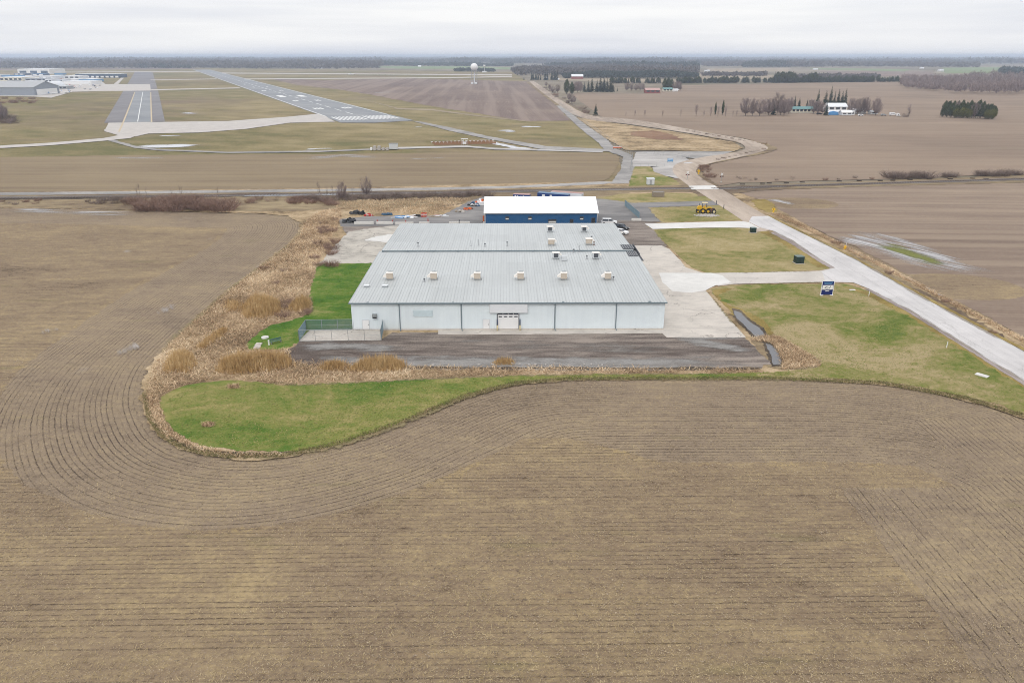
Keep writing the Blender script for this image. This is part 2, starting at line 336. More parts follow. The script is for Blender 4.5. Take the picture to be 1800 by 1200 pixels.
def concrete_mat(name, c, stain=0.25, crack=0.5, slab=None, wear=(0.4, 1, 1)):
    g = G(name); p = g.pos(); X, Y, Z = g.xyz(p)
    a = g.noise(p, 0.12, 5, 0.6, 0.4); b = g.noise(g.map(p, wear), 0.9, 4, 0.6); f = g.noise(p, 4, 4, 0.75)
    t = g.math('MULTIPLY_ADD', b, 0.3, g.math('MULTIPLY', a, 0.45)); t = g.math('MULTIPLY_ADD', f, 0.25, t); t = g.math('MULTIPLY_ADD', t, 1.5, -0.25)
    col = g.ramp(t, [(0.36, tuple(x * (1 - stain) for x in c)), (0.52, c), (0.66, tuple(min(0.85, x * 1.1) for x in c))])
    if crack:
        v = g.n("ShaderNodeTexVoronoi", feature='DISTANCE_TO_EDGE'); q = g.n("ShaderNodeVectorMath", operation='ADD')
        wv = g.n("ShaderNodeTexNoise"); wv.inputs["Scale"].default_value = 0.35; wv.inputs["Detail"].default_value = 5; g.L(p, wv.inputs["Vector"])
        sc = g.n("ShaderNodeVectorMath", operation='SCALE'); sc.inputs["Scale"].default_value = 4.0; g.L(wv.outputs["Color"], sc.inputs[0])
        g.L(p, q.inputs[0]); g.L(sc.outputs[0], q.inputs[1]); g.L(q.outputs[0], v.inputs["Vector"]); v.inputs["Scale"].default_value = 0.13
        ck = g.math('SUBTRACT', 1.0, g.sstep(v.outputs["Distance"], 0.003, 0.016))
        ck = g.math('MULTIPLY', ck, g.sstep(g.noise(p, 0.11, 3), 0.46, 0.58))
        col = g.mix(g.math('MULTIPLY', ck, crack), col, (0.14, 0.12, 0.10))
    if slab:
        for ax, stp in ((X, slab[0]), (Y, slab[1])):
            if not stp: continue
            fr = g.math('ABSOLUTE', g.math('SUBTRACT', g.math('FRACT', g.math('DIVIDE', ax, stp)), 0.5))
            j = g.math('SUBTRACT', 1.0, g.sstep(fr, 0.06 / stp, 0.13 / stp)); col = g.mix(g.math('MULTIPLY', j, 0.3), col, (0.25, 0.23, 0.21))
    g.color(col); g.bump(f, 0.01, 0.5); g.set(Roughness=0.85)
    return g.m
M['concrete'] = concrete_mat("pad_concrete", (0.545, 0.500, 0.445), 0.18, 0.6, (0, 11.0))
M['concrete_new'] = concrete_mat("new_concrete", (0.645, 0.63, 0.60), 0.09, 0)
M['concrete_road'] = concrete_mat("road_concrete", (0.555, 0.535, 0.525), 0.14, 0.25, None, (1.4, 0.06, 1))
M['drive'] = concrete_mat("drive_concrete", (0.535, 0.495, 0.45), 0.14, 0.25, (0, 0), (0.06, 1.2, 1))
M['slab_old'] = concrete_mat("broken_slab", (0.475, 0.44, 0.385), 0.4, 0.7)
M['runway_concrete'] = concrete_mat("taxiway_concrete", (0.50, 0.465, 0.43), 0.12, 0)
M['runway'] = ground("runway_asphalt", (0.225, 0.235, 0.25), (0.265, 0.275, 0.285), (0.31, 0.315, 0.32), 0.02, 0.2, 2.0, (0.3, 1, 1), 0.45, 0.01)
M['taxiway'] = ground("taxiway_asphalt", (0.175, 0.165, 0.17), (0.215, 0.205, 0.21), (0.26, 0.25, 0.25), 0.02, 0.2, 2.0, (1, 0.3, 1), 0.45, 0.01)
M['ballast'] = ground("rail_ballast", (0.13, 0.115, 0.105), (0.20, 0.18, 0.165), (0.28, 0.26, 0.235), 0.05, 0.6, 4.0, (0.3, 1, 1), 0, 0.05)
M['dark_soil_and_shade'] = ground("dark_wet_soil_and_shade", (0.045, 0.035, 0.026), (0.085, 0.066, 0.048), (0.15, 0.12, 0.085), 0.1, 0.8, 4.0, (1, 1, 1), 0, 0.15)  # wet ditch soil, also the painted ditch shade at the field edge
M['orange_soil'] = ground("rusty_weeds", (0.16, 0.085, 0.055), (0.24, 0.14, 0.085), (0.32, 0.21, 0.13), 0.03, 0.3, 3.0, (0.4, 1, 1), 0, 0.15)
M['ochre_grass'] = ground("ochre_grass", (0.17, 0.125, 0.035), (0.27, 0.195, 0.06), (0.36, 0.28, 0.11), 0.06, 0.5, 3.0, (0.5, 1, 1), 0, 0.15)
gw = G("standing_water"); gw.color((0.12, 0.12, 0.125)); gw.set(Roughness=0.12, IOR=1.33); gw.b.inputs["Specular IOR Level"].default_value = 0.8
gw.bump(gw.noise(gw.pos(), 2.5, 3), 0.01, 0.2); M['water'] = gw.m
M['silt'] = ground("wet_silt", (0.27, 0.245, 0.225), (0.36, 0.34, 0.325), (0.47, 0.455, 0.45), 0.1, 1.0, 5.0, (0.4, 1, 1), 0, 0.03, 0.45)
M['snow_water'] = paint("shallow_flood", (0.66, 0.67, 0.70), 0.3)
M['mark_white'] = paint("runway_paint", (0.72, 0.72, 0.70), 0.7)
M['mark_yellow'] = paint("taxi_paint", (0.50, 0.40, 0.26), 0.7)
M['reed'] = None
def blade_mat(name, c0, c1, c2, patch=0.0):
    g = G(name); a = g.n("ShaderNodeObjectInfo"); p = g.pos()
    w = g.n("ShaderNodeTexWhiteNoise", noise_dimensions='3D'); sn = g.n("ShaderNodeVectorMath", operation='SNAP'); g.L(p, sn.inputs[0]); sn.inputs[1].default_value = (0.25, 0.25, 50)
    g.L(sn.outputs[0], w.inputs["Vector"]); b = g.noise(p, 0.25, 4)
    b2 = g.noise(p, 0.07, 4, 0.65); t = g.math('MULTIPLY_ADD', w.outputs[0], 0.40, g.math('MULTIPLY_ADD', b, 0.5, g.math('MULTIPLY', g.math('SUBTRACT', b2, 0.5), patch)))
    g.color(g.ramp(t, [(0.25, c0), (0.5, c1), (0.75, c2)])); g.set(Roughness=0.8)
    return g.m
M['reed'] = blade_mat("reed_stems", (0.40, 0.25, 0.105), (0.58, 0.40, 0.19), (0.72, 0.55, 0.31), 0.6)
M['flat_grass'] = blade_mat("flattened_straw", (0.31, 0.205, 0.12), (0.58, 0.42, 0.26), (0.78, 0.63, 0.44), 1.1)
M['twig'] = blade_mat("bare_twigs", (0.15, 0.112, 0.095), (0.235, 0.18, 0.155), (0.33, 0.265, 0.225))
M['twig_red'] = blade_mat("red_twigs", (0.185, 0.115, 0.088), (0.275, 0.175, 0.135), (0.36, 0.25, 0.19))
M['twig_far'] = blade_mat("far_bare_twigs", (0.19, 0.145, 0.14), (0.275, 0.215, 0.205), (0.36, 0.285, 0.265))
M['bark'] = paint("bark", (0.15, 0.118, 0.10), 0.95)
M['needle'] = blade_mat("spruce_needles", (0.018, 0.030, 0.018), (0.033, 0.050, 0.028), (0.060, 0.082, 0.042))
M['cedar'] = blade_mat("cedar_leaf", (0.028, 0.042, 0.014), (0.052, 0.068, 0.024), (0.085, 0.10, 0.038))
M['olive_leaf'] = blade_mat("olive_leaf", (0.075, 0.08, 0.014), (0.115, 0.115, 0.025), (0.16, 0.15, 0.042))
M['wood_far'] = blade_mat("far_wood", (0.085, 0.075, 0.07), (0.125, 0.108, 0.098), (0.17, 0.145, 0.13))
M['wood_dark'] = blade_mat("far_conifers", (0.022, 0.036, 0.030), (0.040, 0.056, 0.044), (0.07, 0.085, 0.065))
# built things
def roof_mat():
    g = G("galvanised_roof"); p = g.obj(); X, Y, Z = g.xyz(p)
    pan = g.n("ShaderNodeTexWhiteNoise", noise_dimensions='2D')
    g.L(g.vec(g.math('FLOOR', g.math('DIVIDE', X, 0.915)), g.math('FLOOR', g.math('DIVIDE', Y, 9.3)), 0), pan.inputs["Vector"])
    grp = g.n("ShaderNodeTexWhiteNoise", noise_dimensions='2D')
    g.L(g.vec(g.math('FLOOR', g.math('DIVIDE', X, 7.6)), g.math('FLOOR', g.math('DIVIDE', Y, 9.3)), 0), grp.inputs["Vector"])
    run = g.noise(g.map(p, (2.2, 0.06, 1)), 1.0, 4, 0.6); big = g.noise(p, 0.05, 4)
    t = g.math('MULTIPLY_ADD', pan.outputs[0], 0.10, g.math('MULTIPLY', run, 0.30)); t = g.math('MULTIPLY_ADD', big, 0.45, t); t = g.math('MULTIPLY_ADD', grp.outputs[0], 0.16, t)
    # second, newer run of sheets towards the ridge
    newer = g.math('GREATER_THAN', Y, 28.0); newer = g.math('MULTIPLY', newer, g.math('LESS_THAN', Y, 47.5)); t = g.math('MULTIPLY_ADD', newer, 0.05, t)
    g.color(g.ramp(t, [(0.30, (0.435, 0.455, 0.45)), (0.5, (0.485, 0.505, 0.50)), (0.72, (0.535, 0.56, 0.555))]))
    lap = g.math('ABSOLUTE', g.math('SUBTRACT', g.math('FRACT', g.math('DIVIDE', Y, 9.3)), 0.5))
    g.set(Roughness=0.5, Metallic=0.12); g.b.inputs["Specular IOR Level"].default_value = 0.4
    return g.m
M['roof'] = roof_mat()
M['roof_rib'] = paint("roof_seam", (0.435, 0.455, 0.455), 0.5, 0.1, 0.2, 0.8)
def wall_mat(name, c):
    g = G(name); p = g.obj(); X, Y, Z = g.xyz(p)
    run = g.noise(g.map(p, (1.3, 1.3, 0.12)), 1.0, 5, 0.6); big = g.noise(p, 0.12, 3)
    dirt = g.math('MULTIPLY', g.math('SUBTRACT', 1.0, g.sstep(Z, 0.0, 0.9)), g.noise(p, 0.9, 4))
    t = g.math('MULTIPLY_ADD', run, 0.5, g.math('MULTIPLY', big, 0.5))
    col = g.ramp(t, [(0.3, tuple(x * 0.93 for x in c)), (0.7, tuple(min(.86, x * 1.05) for x in c))])
    g.color(g.mix(g.math('MULTIPLY', dirt, 0.35), col, (0.42, 0.38, 0.32))); g.set(Roughness=0.5)
    return g.m
M['wall'] = wall_mat("pale_blue_siding", (0.735, 0.800, 0.835))
M['white'] = paint("white_paint", (0.78, 0.78, 0.775), 0.5, 0, 0.05)
M['white_panel'] = paint("canopy_panel", (0.72, 0.74, 0.76), 0.55, 0, 0.06, 0.5)
M['gutter'] = paint("slate_gutter", (0.155, 0.20, 0.225), 0.5)
M['glass'] = paint("dark_glass", (0.022, 0.03, 0.045), 0.12, 0, 0.1, 1, 0.6)
M['black'] = paint("black_rubber", (0.018, 0.018, 0.021), 0.8)
M['charcoal'] = paint("charcoal_metal", (0.07, 0.075, 0.085), 0.6)
M['cream'] = paint("cream_paint", (0.66, 0.56, 0.33), 0.6)
M['tan_metal'] = paint("tan_duct_metal", (0.53, 0.455, 0.37), 0.55, 0.0, 0.06)
M['tan_light'] = paint("pale_duct_metal", (0.80, 0.755, 0.70), 0.55, 0.0, 0.05)
M['steel'] = paint("galvanised_steel", (0.34, 0.36, 0.37), 0.45, 0.4)
M['grey'] = paint("grey_paint", (0.33, 0.34, 0.35), 0.6)
M['grey_light'] = paint("light_grey_paint", (0.58, 0.60, 0.61), 0.6)
M['blue_wall'] = paint("royal_blue_siding", (0.010, 0.085, 0.225), 0.5, 0, 0.10, 0.4)
M['blue_box'] = paint("container_blue", (0.018, 0.055, 0.20), 0.5)
M['roof_white'] = paint("white_roof_sheet", (0.86, 0.865, 0.87), 0.5, 0, 0.015, 0.3)
M['slat'] = paint("blue_green_slats", (0.18, 0.27, 0.315), 0.6)
M['slat_green'] = paint("green_slats", (0.085, 0.165, 0.135), 0.6)
M['red'] = paint("red_paint", (0.42, 0.035, 0.03), 0.55)
M['orange'] = paint("orange_plastic", (0.62, 0.13, 0.035), 0.6)
M['yellow'] = paint("machine_yellow", (0.62, 0.37, 0.015), 0.5)
M['sign_yellow'] = paint("sign_yellow", (0.75, 0.45, 0.012), 0.5)
M['rust'] = paint("rusty_steel", (0.16, 0.085, 0.055), 0.9)
M['dark_green'] = paint("cabinet_green", (0.012, 0.034, 0.030), 0.5)
M['navy'] = paint("sign_navy", (0.006, 0.018, 0.13), 0.45)
M['sign_blue'] = paint("sign_light_blue", (0.12, 0.30, 0.52), 0.45)
M['tarp_blue'] = paint("blue_tarpaulin", (0.08, 0.27, 0.55), 0.6)
M['barn_red'] = paint("barn_red", (0.27, 0.085, 0.075), 0.8)
M['pink_roof'] = paint("faded_red_roof", (0.46, 0.30, 0.27), 0.8)
M['teal_roof'] = paint("teal_roof", (0.12, 0.24, 0.24), 0.6)
M['wood'] = paint("weathered_wood", (0.30, 0.25, 0.19), 0.9)
M['car_white'] = paint("car_white", (0.80, 0.80, 0.80), 0.25, 0, 0.02)
M['car_black'] = paint("car_black", (0.012, 0.014, 0.018), 0.25, 0, 0.1, 1, 0.5)
M['rock'] = paint("pale_stone", (0.44, 0.41, 0.38), 0.95, 0, 0.25, 0.9)
M['block'] = paint("concrete_block", (0.62, 0.60, 0.56), 0.9, 0, 0.12)
M['creosote'] = paint("creosoted_timber", (0.05, 0.036, 0.03), 0.95)
M['ballast_rail'] = paint("rail_steel", (0.14, 0.10, 0.085), 0.5, 0.3)

# ------------------------------------------------------------------ ground sheets
def smooth_line(P, step, closed=True):
    """Catmull-Rom through P, resampled at about step"""
    P = [np.array(p, float) for p in P]; n = len(P); out = []
    rngk = range(n) if closed else range(n - 1)
    for i in rngk:
        if closed: a, b, c, d = P[i - 1], P[i], P[(i + 1) % n], P[(i + 2) % n]
        else: a, b, c, d = P[max(i - 1, 0)], P[i], P[i + 1], P[min(i + 2, n - 1)]
        seg = np.linalg.norm(c - b); m = int(min(60, max(1, seg / step)))
        la, lb, lc = max(np.linalg.norm(b - a), 1e-6), max(seg, 1e-6), max(np.linalg.norm(d - c), 1e-6)
        t1 = (c - a) * lb / (la + lb); t2 = (d - b) * lb / (lb + lc)
        for k in range(m):
            t = k / m; h = t * t * t; q = t * t
            out.append((2 * h - 3 * q + 1) * b + (h - 2 * q + t) * t1 + (-2 * h + 3 * q) * c + (h - q) * t2)
    if not closed: out.append(P[-1])
    return out
def poly_mesh(name, pts, z, mat, parent=None):
    vs = [Vector((p[0], p[1], 0)) for p in pts]
    tr = tessellate_polygon([vs])
    me = bpy.data.meshes.new(name); me.from_pydata([(p[0], p[1], z) for p in pts], [], [tuple(t) for t in tr])
    bm = bmesh.new(); bm.from_mesh(me)
    for f in bm.faces:
        if f.normal.z < 0: f.normal_flip()
    bm.to_mesh(me); bm.free(); me.materials.append(mat)
    o = bpy.data.objects.new(name, me); COL.objects.link(o)
    if parent: o.parent = parent
    return o
SHEETS = {}
def sheet(name, px, z, mat, smooth=False, step=2.0, jit=0.0, kind='structure'):
    P = [gp(x, y, 0) for x, y in px]
    if smooth: P = smooth_line(P, step)
    elif jit:
        Q = []
        for i in range(len(P)):
            a, b = np.array(P[i]), np.array(P[(i + 1) % len(P)]); m = int(min(150, max(1, np.linalg.norm(b - a) / step)))
            Q += [a + (b - a) * k / m for k in range(m)]
        P = Q
    if jit:
        r = rng.normal(0, jit, (len(P), 2)); P = [(p[0] + r[i][0], p[1] + r[i][1]) for i, p in enumerate(P)]
    o = poly_mesh(name, P, z, mat); tag(o, kind=kind); SHEETS[name] = P
    return o

def strip(name, px, w, z, mat, parent=None, jit=0.0):
    P = [Vector((*gp(x, y), 0)) for x, y in px]; vs = []; fs = []
    Q = smooth_line([(p.x, p.y) for p in P], 2.0, closed=False)
    for i, q in enumerate(Q):
        a = np.array(Q[max(i - 1, 0)]); b = np.array(Q[min(i + 1, len(Q) - 1)]); d = (b - a) / max(np.linalg.norm(b - a), 1e-6); n = np.array((-d[1], d[0])) * (w / 2) * (1 + random.uniform(-jit, jit))
        vs += [(q[0] + n[0], q[1] + n[1], z), (q[0] - n[0], q[1] - n[1], z)]
        if i: k = 2 * i; fs.append((k - 2, k - 1, k + 1, k))
    mb = MB(); mb.add(vs, fs); o = mb.build(name, mat, parent)
    if not parent: o["kind"] = "structure"
    return o
# the land as one sheet to the horizon
poly_mesh("ground", [(-40000, -300), (40000, -300), (40000, 60000), (-40000, 60000)], -0.35, M['land'])["kind"] = "structure"

# far farmland
sheet("airfield_grass", [(-900, 276), (-900, 123), (345, 120), (640, 123), (900, 127), (928, 143), (1000, 200), (1082, 264), (1095, 300), (1070, 330), (400, 336)], -0.26, M['airfield_grass'])
sheet("ploughed_field", [(470, 137), (560, 141), (720, 138), (930, 143), (960, 165), (1003, 212), (925, 213), (850, 201), (760, 187), (660, 168), (600, 158), (520, 149)], -0.16, M['plough'], jit=1.0, step=12)
sheet("stubble_field", [(-500, 279), (0, 276), (200, 273), (400, 271), (560, 271), (760, 268), (900, 268), (1060, 268), (1086, 272), (1089, 282), (1080, 302), (1062, 318), (880, 324), (560, 331), (300, 334), (0, 337), (-500, 344)], -0.12, M['brown_field'], jit=0.4, step=3)
sheet("upper_field", [(1003, 165), (1040, 163), (1130, 165), (1200, 150), (1400, 146), (1570, 143), (1640, 150), (1800, 158), (2600, 165), (2600, 300), (1800, 305), (1560, 314), (1300, 320), (1262, 326), (1240, 312), (1232, 294), (1262, 284), (1302, 275), (1352, 262), (1345, 253), (1300, 241), (1200, 226), (1110, 210), (1058, 205), (1025, 182)], -0.18, M['right_field'], jit=0.5, step=8)
sheet("roadside_field", [(1282, 340), (1330, 334), (1500, 327), (1800, 320), (2500, 300), (2500, 900), (2100, 760), (1800, 590), (1640, 506), (1560, 462), (1500, 432), (1440, 405), (1370, 372)], -0.12, M['right_near'], jit=0.25, step=2)
for px, m in (([(640, 117), (800, 116.5), (920, 119), (900, 122.5), (700, 121)], 'green_field'), ([(1240, 121), (1390, 119.5), (1385, 126), (1260, 127)], 'pale_field'),
              ([(1235, 130), (1360, 132), (1365, 139), (1200, 139)], 'pale_field'), ([(1420, 119.5), (1600, 122), (1590, 126), (1430, 122)], 'green_field'),
              ([(1655, 119.5), (1760, 118), (1756, 129), (1660, 129)], 'green_field'), ([(960, 137), (1000, 137), (1225, 141), (1190, 145), (990, 142)], 'pale_field'),
              ([(1430, 125), (1640, 126), (1640, 136), (1500, 133)], 'plough'), ([(-200, 122), (345, 120), (340, 121.8), (-200, 124.5)], 'plough')):
    sheet("field", px, -0.10, M[m], jit=4, step=40)

fr_ = random.Random(3)
for k in range(34):                                                     # pale and green fields between the far woods
    y0 = fr_.uniform(103.2, 114.5); x0 = fr_.uniform(-150, 1800); w_ = fr_.uniform(60, 300); h_ = (y0 - 98) * 0.05
    sheet("field", [(x0, y0), (x0 + w_, y0 - h_ * 0.3), (x0 + w_ * 0.95, y0 - h_ * 1.3), (x0 + w_ * 0.1, y0 - h_)], -0.09 + 0.012 * k, M[fr_.choice(('pale_field', 'pale_field', 'green_field'))], jit=2, step=200)
# ---- the near field, one grid that carries the row geometry
BND = [(-700, 350), (0, 365), (200, 368), (380, 373), (460, 375), (505, 379), (527, 391), (524, 408), (502, 432), (462, 463), (400, 508), (350, 552), (303, 597), (266, 636), (250, 668), (246, 700), (256, 732), (277, 763), (312, 786), (352, 798),
       (402, 806), (452, 807), (502, 803), (552, 794), (602, 781), (652, 766), (702, 746), (760, 723), (820, 699), (870, 684), (912, 676), (950, 671), (1000, 668), (1100, 667), (1200, 667), (1350, 667), (1450, 669), (1550, 676), (1620, 686), (1700, 704), (1760, 719), (1805, 737), (1960, 800), (2250, 930)]
BL = np.array(smooth_line([gp(*p) for p in BND], 1.5, closed=False))
xs = np.arange(-300, 150, 1.25); ys = np.arange(28, 300, 1.25)
GX, GY = np.meshgrid(xs, ys); PT = np.stack([GX.ravel(), GY.ravel()], 1)
A, B = BL[:-1], BL[1:]; AB = B - A; LL = (AB ** 2).sum(1)
dist = np.full(len(PT), 1e9)
for k in range(len(A)):
    t = np.clip(((PT - A[k]) @ AB[k]) / LL[k], 0, 1); q = A[k] + t[:, None] * AB[k]
    np.minimum(dist, np.hypot(PT[:, 0] - q[:, 0], PT[:, 1] - q[:, 1]), out=dist)
nx, ny = len(xs), len(ys)
idx = np.arange(nx * ny).reshape(ny, nx)
quads = np.stack([idx[:-1, :-1], idx[:-1, 1:], idx[1:, 1:], idx[1:, :-1]], -1).reshape(-1, 4)
side_of = np.zeros(nx * ny, bool); BP = np.vstack([BL, [[400, -50]], [[-900, -50]]]); j_ = len(BP) - 1
for i_ in range(len(BP)):
    (xi, yi), (xj, yj) = BP[i_], BP[j_]; side_of ^= ((yi > PT[:, 1]) != (yj > PT[:, 1])) & (PT[:, 0] < (xj - xi) * (PT[:, 1] - yi) / (yj - yi + 1e-12) + xi); j_ = i_
FIELD_IN = (side_of & (dist > 0.6)).reshape(ny, nx)
und = 0.10 * np.sin(PT[:, 0] * 0.045) * np.sin(PT[:, 1] * 0.06 + 1) - 0.08
me = bpy.data.meshes.new("crop_field"); me.from_pydata(np.column_stack([PT, und - 0.12]).tolist(), [], quads.tolist())
for nm, arr in (("rowd", dist), ("dlim", 15.5 + 11 * np.clip((PT[:, 0] - 2) / 18, 0, 1) + 8 * np.clip((-PT[:, 0] - 55) / 40, 0, 1))):
    at = me.attributes.new(nm, 'FLOAT', 'POINT'); at.data.foreach_set("value", arr.astype(np.float32))
for p in me.polygons: p.use_smooth = True
me.materials.append(M['near_field']); cf = bpy.data.objects.new("crop_field", me); COL.objects.link(cf); cf["kind"] = "structure"

# ---- land round the warehouse: everything inside the field line is rough dry grass first
yardline = [tuple(p) for p in BND[1:42]]
sheet("rough_grass", yardline + [(2050, 825), (2400, 700), (1800, 600), (1500, 440), (1340, 352), (1262, 327), (1080, 318), (560, 331), (0, 338), (-700, 346), (-700, 352)], -0.02, M['dry_grass'], jit=0.22, step=1.0)
sheet("rail_verge", [(-600, 347), (0, 343), (450, 338), (760, 335), (1090, 328), (1210, 326), (1250, 330), (1262, 340), (1215, 338), (1110, 338), (1060, 349), (850, 347), (800, 362), (600, 366), (500, 372), (380, 371), (0, 364), (-600, 352)], 0.0, M['verge'], jit=0.4, step=2)
sheet("rail_verge", [(1262, 328), (1400, 323), (1800, 308), (2400, 288), (2400, 305), (1800, 321), (1500, 328), (1330, 335), (1285, 341)], 0.0, M['verge'], jit=0.4, step=2)
sheet("gravel_lane", [(-600, 347.5), (0, 338.5), (450, 334), (760, 330), (900, 327), (1062, 319), (1085, 320), (1060, 324), (900, 331), (760, 334.5), (450, 338.5), (0, 343.5), (-600, 354)], 0.03, M['gravel_mid'], jit=0.15, step=3)
sheet("ditch", [(-600, 362), (0, 348.5), (450, 343.5), (850, 338), (850, 340), (450, 346), (0, 352), (-600, 366)], 0.05, M['dark_soil_and_shade'], jit=0.3, step=2)
sheet("railway_bed", [(-600, 357), (0, 346), (450, 341.2), (850, 335.5), (1215, 329), (1215, 332.5), (850, 339), (450, 344.5), (0, 349), (-600, 361)], 0.08, M['ballast'], jit=0.1, step=3)
sheet("railway_bed", [(1256, 329.5), (1400, 325), (1800, 313), (2400, 295), (2400, 299), (1800, 317), (1400, 328), (1263, 333.5)], 0.08, M['ballast'], jit=0.1, step=3)
sheet("rail_water", [(430, 342.5), (520, 341.5), (600, 341), (600, 343), (520, 344.5), (430, 345.5)], 0.10, M['water'], jit=0.2, step=2)
for x0, x1, y0, y1 in ((-600, 1218, 359, 330.5), (1252, 2400, 331.5, 297)):
    mb = MB()
    for dz in (-0.72, 0.72):
        a, b = gp(x0, y0), gp(x1, y1)
        pts = [gp(x0 + (x1 - x0) * t, y0 + (y1 - y0) * t) for t in np.linspace(0, 1, 3)]
        p0, p1 = Vector((*gp(x0, y0), 0)), Vector((*gp(x1, y1), 0)); d = (p1 - p0).normalized(); n = Vector((-d.y, d.x, 0)) * dz
        mb.tube(p0 + n + Vector((0, 0, 0.25)), p1 + n + Vector((0, 0, 0.25)), 0.07, n=4)
    for k in range(int((p1 - p0).length / 1.2)):
        c = p0 + d * k * 1.2
        if abs(c.x) < 260: mb.box(c.x, c.y, 0.08, 0.24, 2.5, 0.10, math.atan2(d.y, d.x))
    o = mb.build("railway_track", M['ballast_rail']); o["kind"] = "structure"

# lawns
sheet("lawn", [(563, 463), (655, 461), (660, 470), (660, 560), (618, 600), (520, 603), (505, 612), (470, 614), (438, 614), (434, 606), (452, 588), (478, 572), (520, 561), (540, 552), (549, 540), (545, 522), (548, 500), (555, 480)], 0.02, M['lush'], smooth=True, step=0.8, jit=0.18)
sheet("lawn", [(283, 700), (310, 683), (350, 673), (400, 668), (450, 672), (490, 678), (530, 676), (600, 673), (700, 669), (820, 663), (940, 659.5), (1100, 657), (1300, 656), (1420, 652), (1441, 645), (1452, 655), (1450, 666), (1350, 666), (1100, 666), (1000, 667), (950, 669), (905, 674), (860, 684), (810, 700), (750, 722), (690, 747), (640, 766), (580, 783), (520, 791), (450, 793), (390, 788), (340, 776), (305, 757), (288, 730)], 0.02, M['lobe'], smooth=True, step=0.8, jit=0.22)
sheet("lawn", [(1250, 508), (1300, 501), (1450, 499), (1490, 500), (1528, 514), (1600, 551), (1700, 613), (1800, 676), (2000, 802), (2050, 830), (1960, 795), (1805, 730), (1760, 713), (1700, 698), (1620, 681), (1550, 671), (1450, 665), (1380, 664), (1330, 658), (1400, 650), (1436, 643), (1440, 634), (1405, 612), (1360, 588), (1320, 560), (1290, 540), (1262, 524)], 0.022, M['lawn'], smooth=True, step=0.9, jit=0.2)
sheet("lawn", [(1147, 405), (1180, 401), (1325, 400), (1345, 407), (1398, 430), (1438, 458), (1460, 471), (1440, 475), (1300, 479), (1245, 481), (1215, 470), (1195, 452), (1172, 430), (1158, 418)], 0.02, M['straw_lawn'], jit=0.15, step=1.2)
sheet("lawn", [(1136, 366), (1180, 364), (1265, 361), (1282, 366), (1306, 386), (1290, 388), (1240, 389), (1165, 391), (1150, 380)], 0.02, M['straw_lawn'], jit=0.2, step=1.2)
sheet("lawn", [(1050, 349), (1090, 341), (1180, 339), (1235, 341), (1256, 352), (1240, 356), (1110, 358), (1080, 352)], 0.02, M['straw_lawn'], jit=0.3, step=1.5)
sheet("lawn", [(1112, 293), (1142, 292), (1160, 306), (1196, 318), (1202, 325), (1105, 327)], 0.02, M['lawn'], jit=0.2, step=1.5)
# verges of the concrete road
sheet("road_verge", [(1480, 503), (1526, 513), (1600, 549), (1700, 611), (1800, 674), (1800, 682), (1700, 620), (1600, 558), (1520, 518)], 0.03, M['ochre_grass'], jit=0.25, step=1)
sheet("road_verge", [(1345, 405), (1398, 428), (1440, 456), (1462, 471), (1436, 470), (1395, 440), (1350, 415), (1325, 404)], 0.03, M['ochre_grass'], jit=0.25, step=1)
sheet("road_verge", [(1255, 512), (1290, 506), (1262, 520), (1275, 532), (1330, 556), (1360, 585), (1330, 590), (1290, 552)], 0.03, M['ochre_grass'], smooth=True, step=1, jit=0.25)
strip("field_edge", [(300, 768), (335, 786), (375, 793), (420, 797), (470, 797), (510, 794)], 0.8, 0.03, M['dark_soil_and_shade'], None, 0.9)  # dark strip paints the ditch's shade along the rim of the lobe

# paved ground
sheet("front_yard", [(520, 606), (530, 596), (670, 596), (690, 585), (1160, 582), (1172, 592), (1308, 592), (1322, 605), (1340, 622), (1356, 640), (1340, 646), (1200, 646), (1000, 645), (800, 643), (640, 641), (560, 642), (505, 634), (500, 618)], 0.04, M['asphalt_old'], jit=0.25, step=1.0)
sheet("rear_yard", [(596, 386), (640, 381), (720, 379), (775, 379), (792, 371), (830, 352), (850, 346), (1060, 350), (1112, 357), (1260, 353), (1285, 360), (1140, 365), (1150, 379), (1165, 391), (1135, 394), (1148, 404), (1160, 418), (1172, 434), (1110, 434), (1080, 400), (690, 400), (640, 408), (608, 412)], 0.04, M['asphalt_old'], jit=0.25, step=1.2)
sheet("rear_yard", [(596, 386), (640, 381), (720, 379), (775, 379), (792, 371), (830, 352), (850, 346), (1060, 350), (1112, 357), (1260, 353), (1285, 360), (1140, 365), (1150, 379), (1160, 389), (1090, 388), (1060, 392), (640, 398), (600, 399)], 0.05, M['asphalt_grey'], jit=0.25, step=1.2)
sheet("broken_slab", [(562, 463), (600, 420), (612, 408), (640, 403), (690, 397), (720, 397), (720, 463)], 0.06, M['slab_old'], jit=0.2, step=1.0)
sheet("broken_slab", [(655, 418), (680, 412), (710, 412), (700, 428), (640, 423)], 0.07, M['concrete_new'], jit=0.3, step=1.0)
sheet("concrete_pad", [(1090, 432), (1163, 432), (1176, 438), (1196, 458), (1205, 470), (1238, 481), (1245, 495), (1240, 511), (1262, 536), (1285, 564), (1311, 593.5), (1172, 593.5), (1160, 583), (1120, 500)], 0.07, M['concrete'], jit=0.03, step=2)
sheet("concrete_pad", [(1158, 480), (1250, 480), (1270, 485), (1286, 497), (1258, 502), (1240, 511), (1215, 515), (1182, 512), (1165, 497)], 0.08, M['concrete_new'], jit=0.04, step=2)
sheet("concrete_apron", [(770, 580), (1164, 579), (1166, 586), (900, 588), (770, 588)], 0.066, M['concrete'], jit=0.05, step=1.5)
sheet("fenced_pad", [(525, 600), (545, 580), (622, 577), (672, 578), (671, 598)], 0.06, M['concrete'], jit=0.02, step=2)
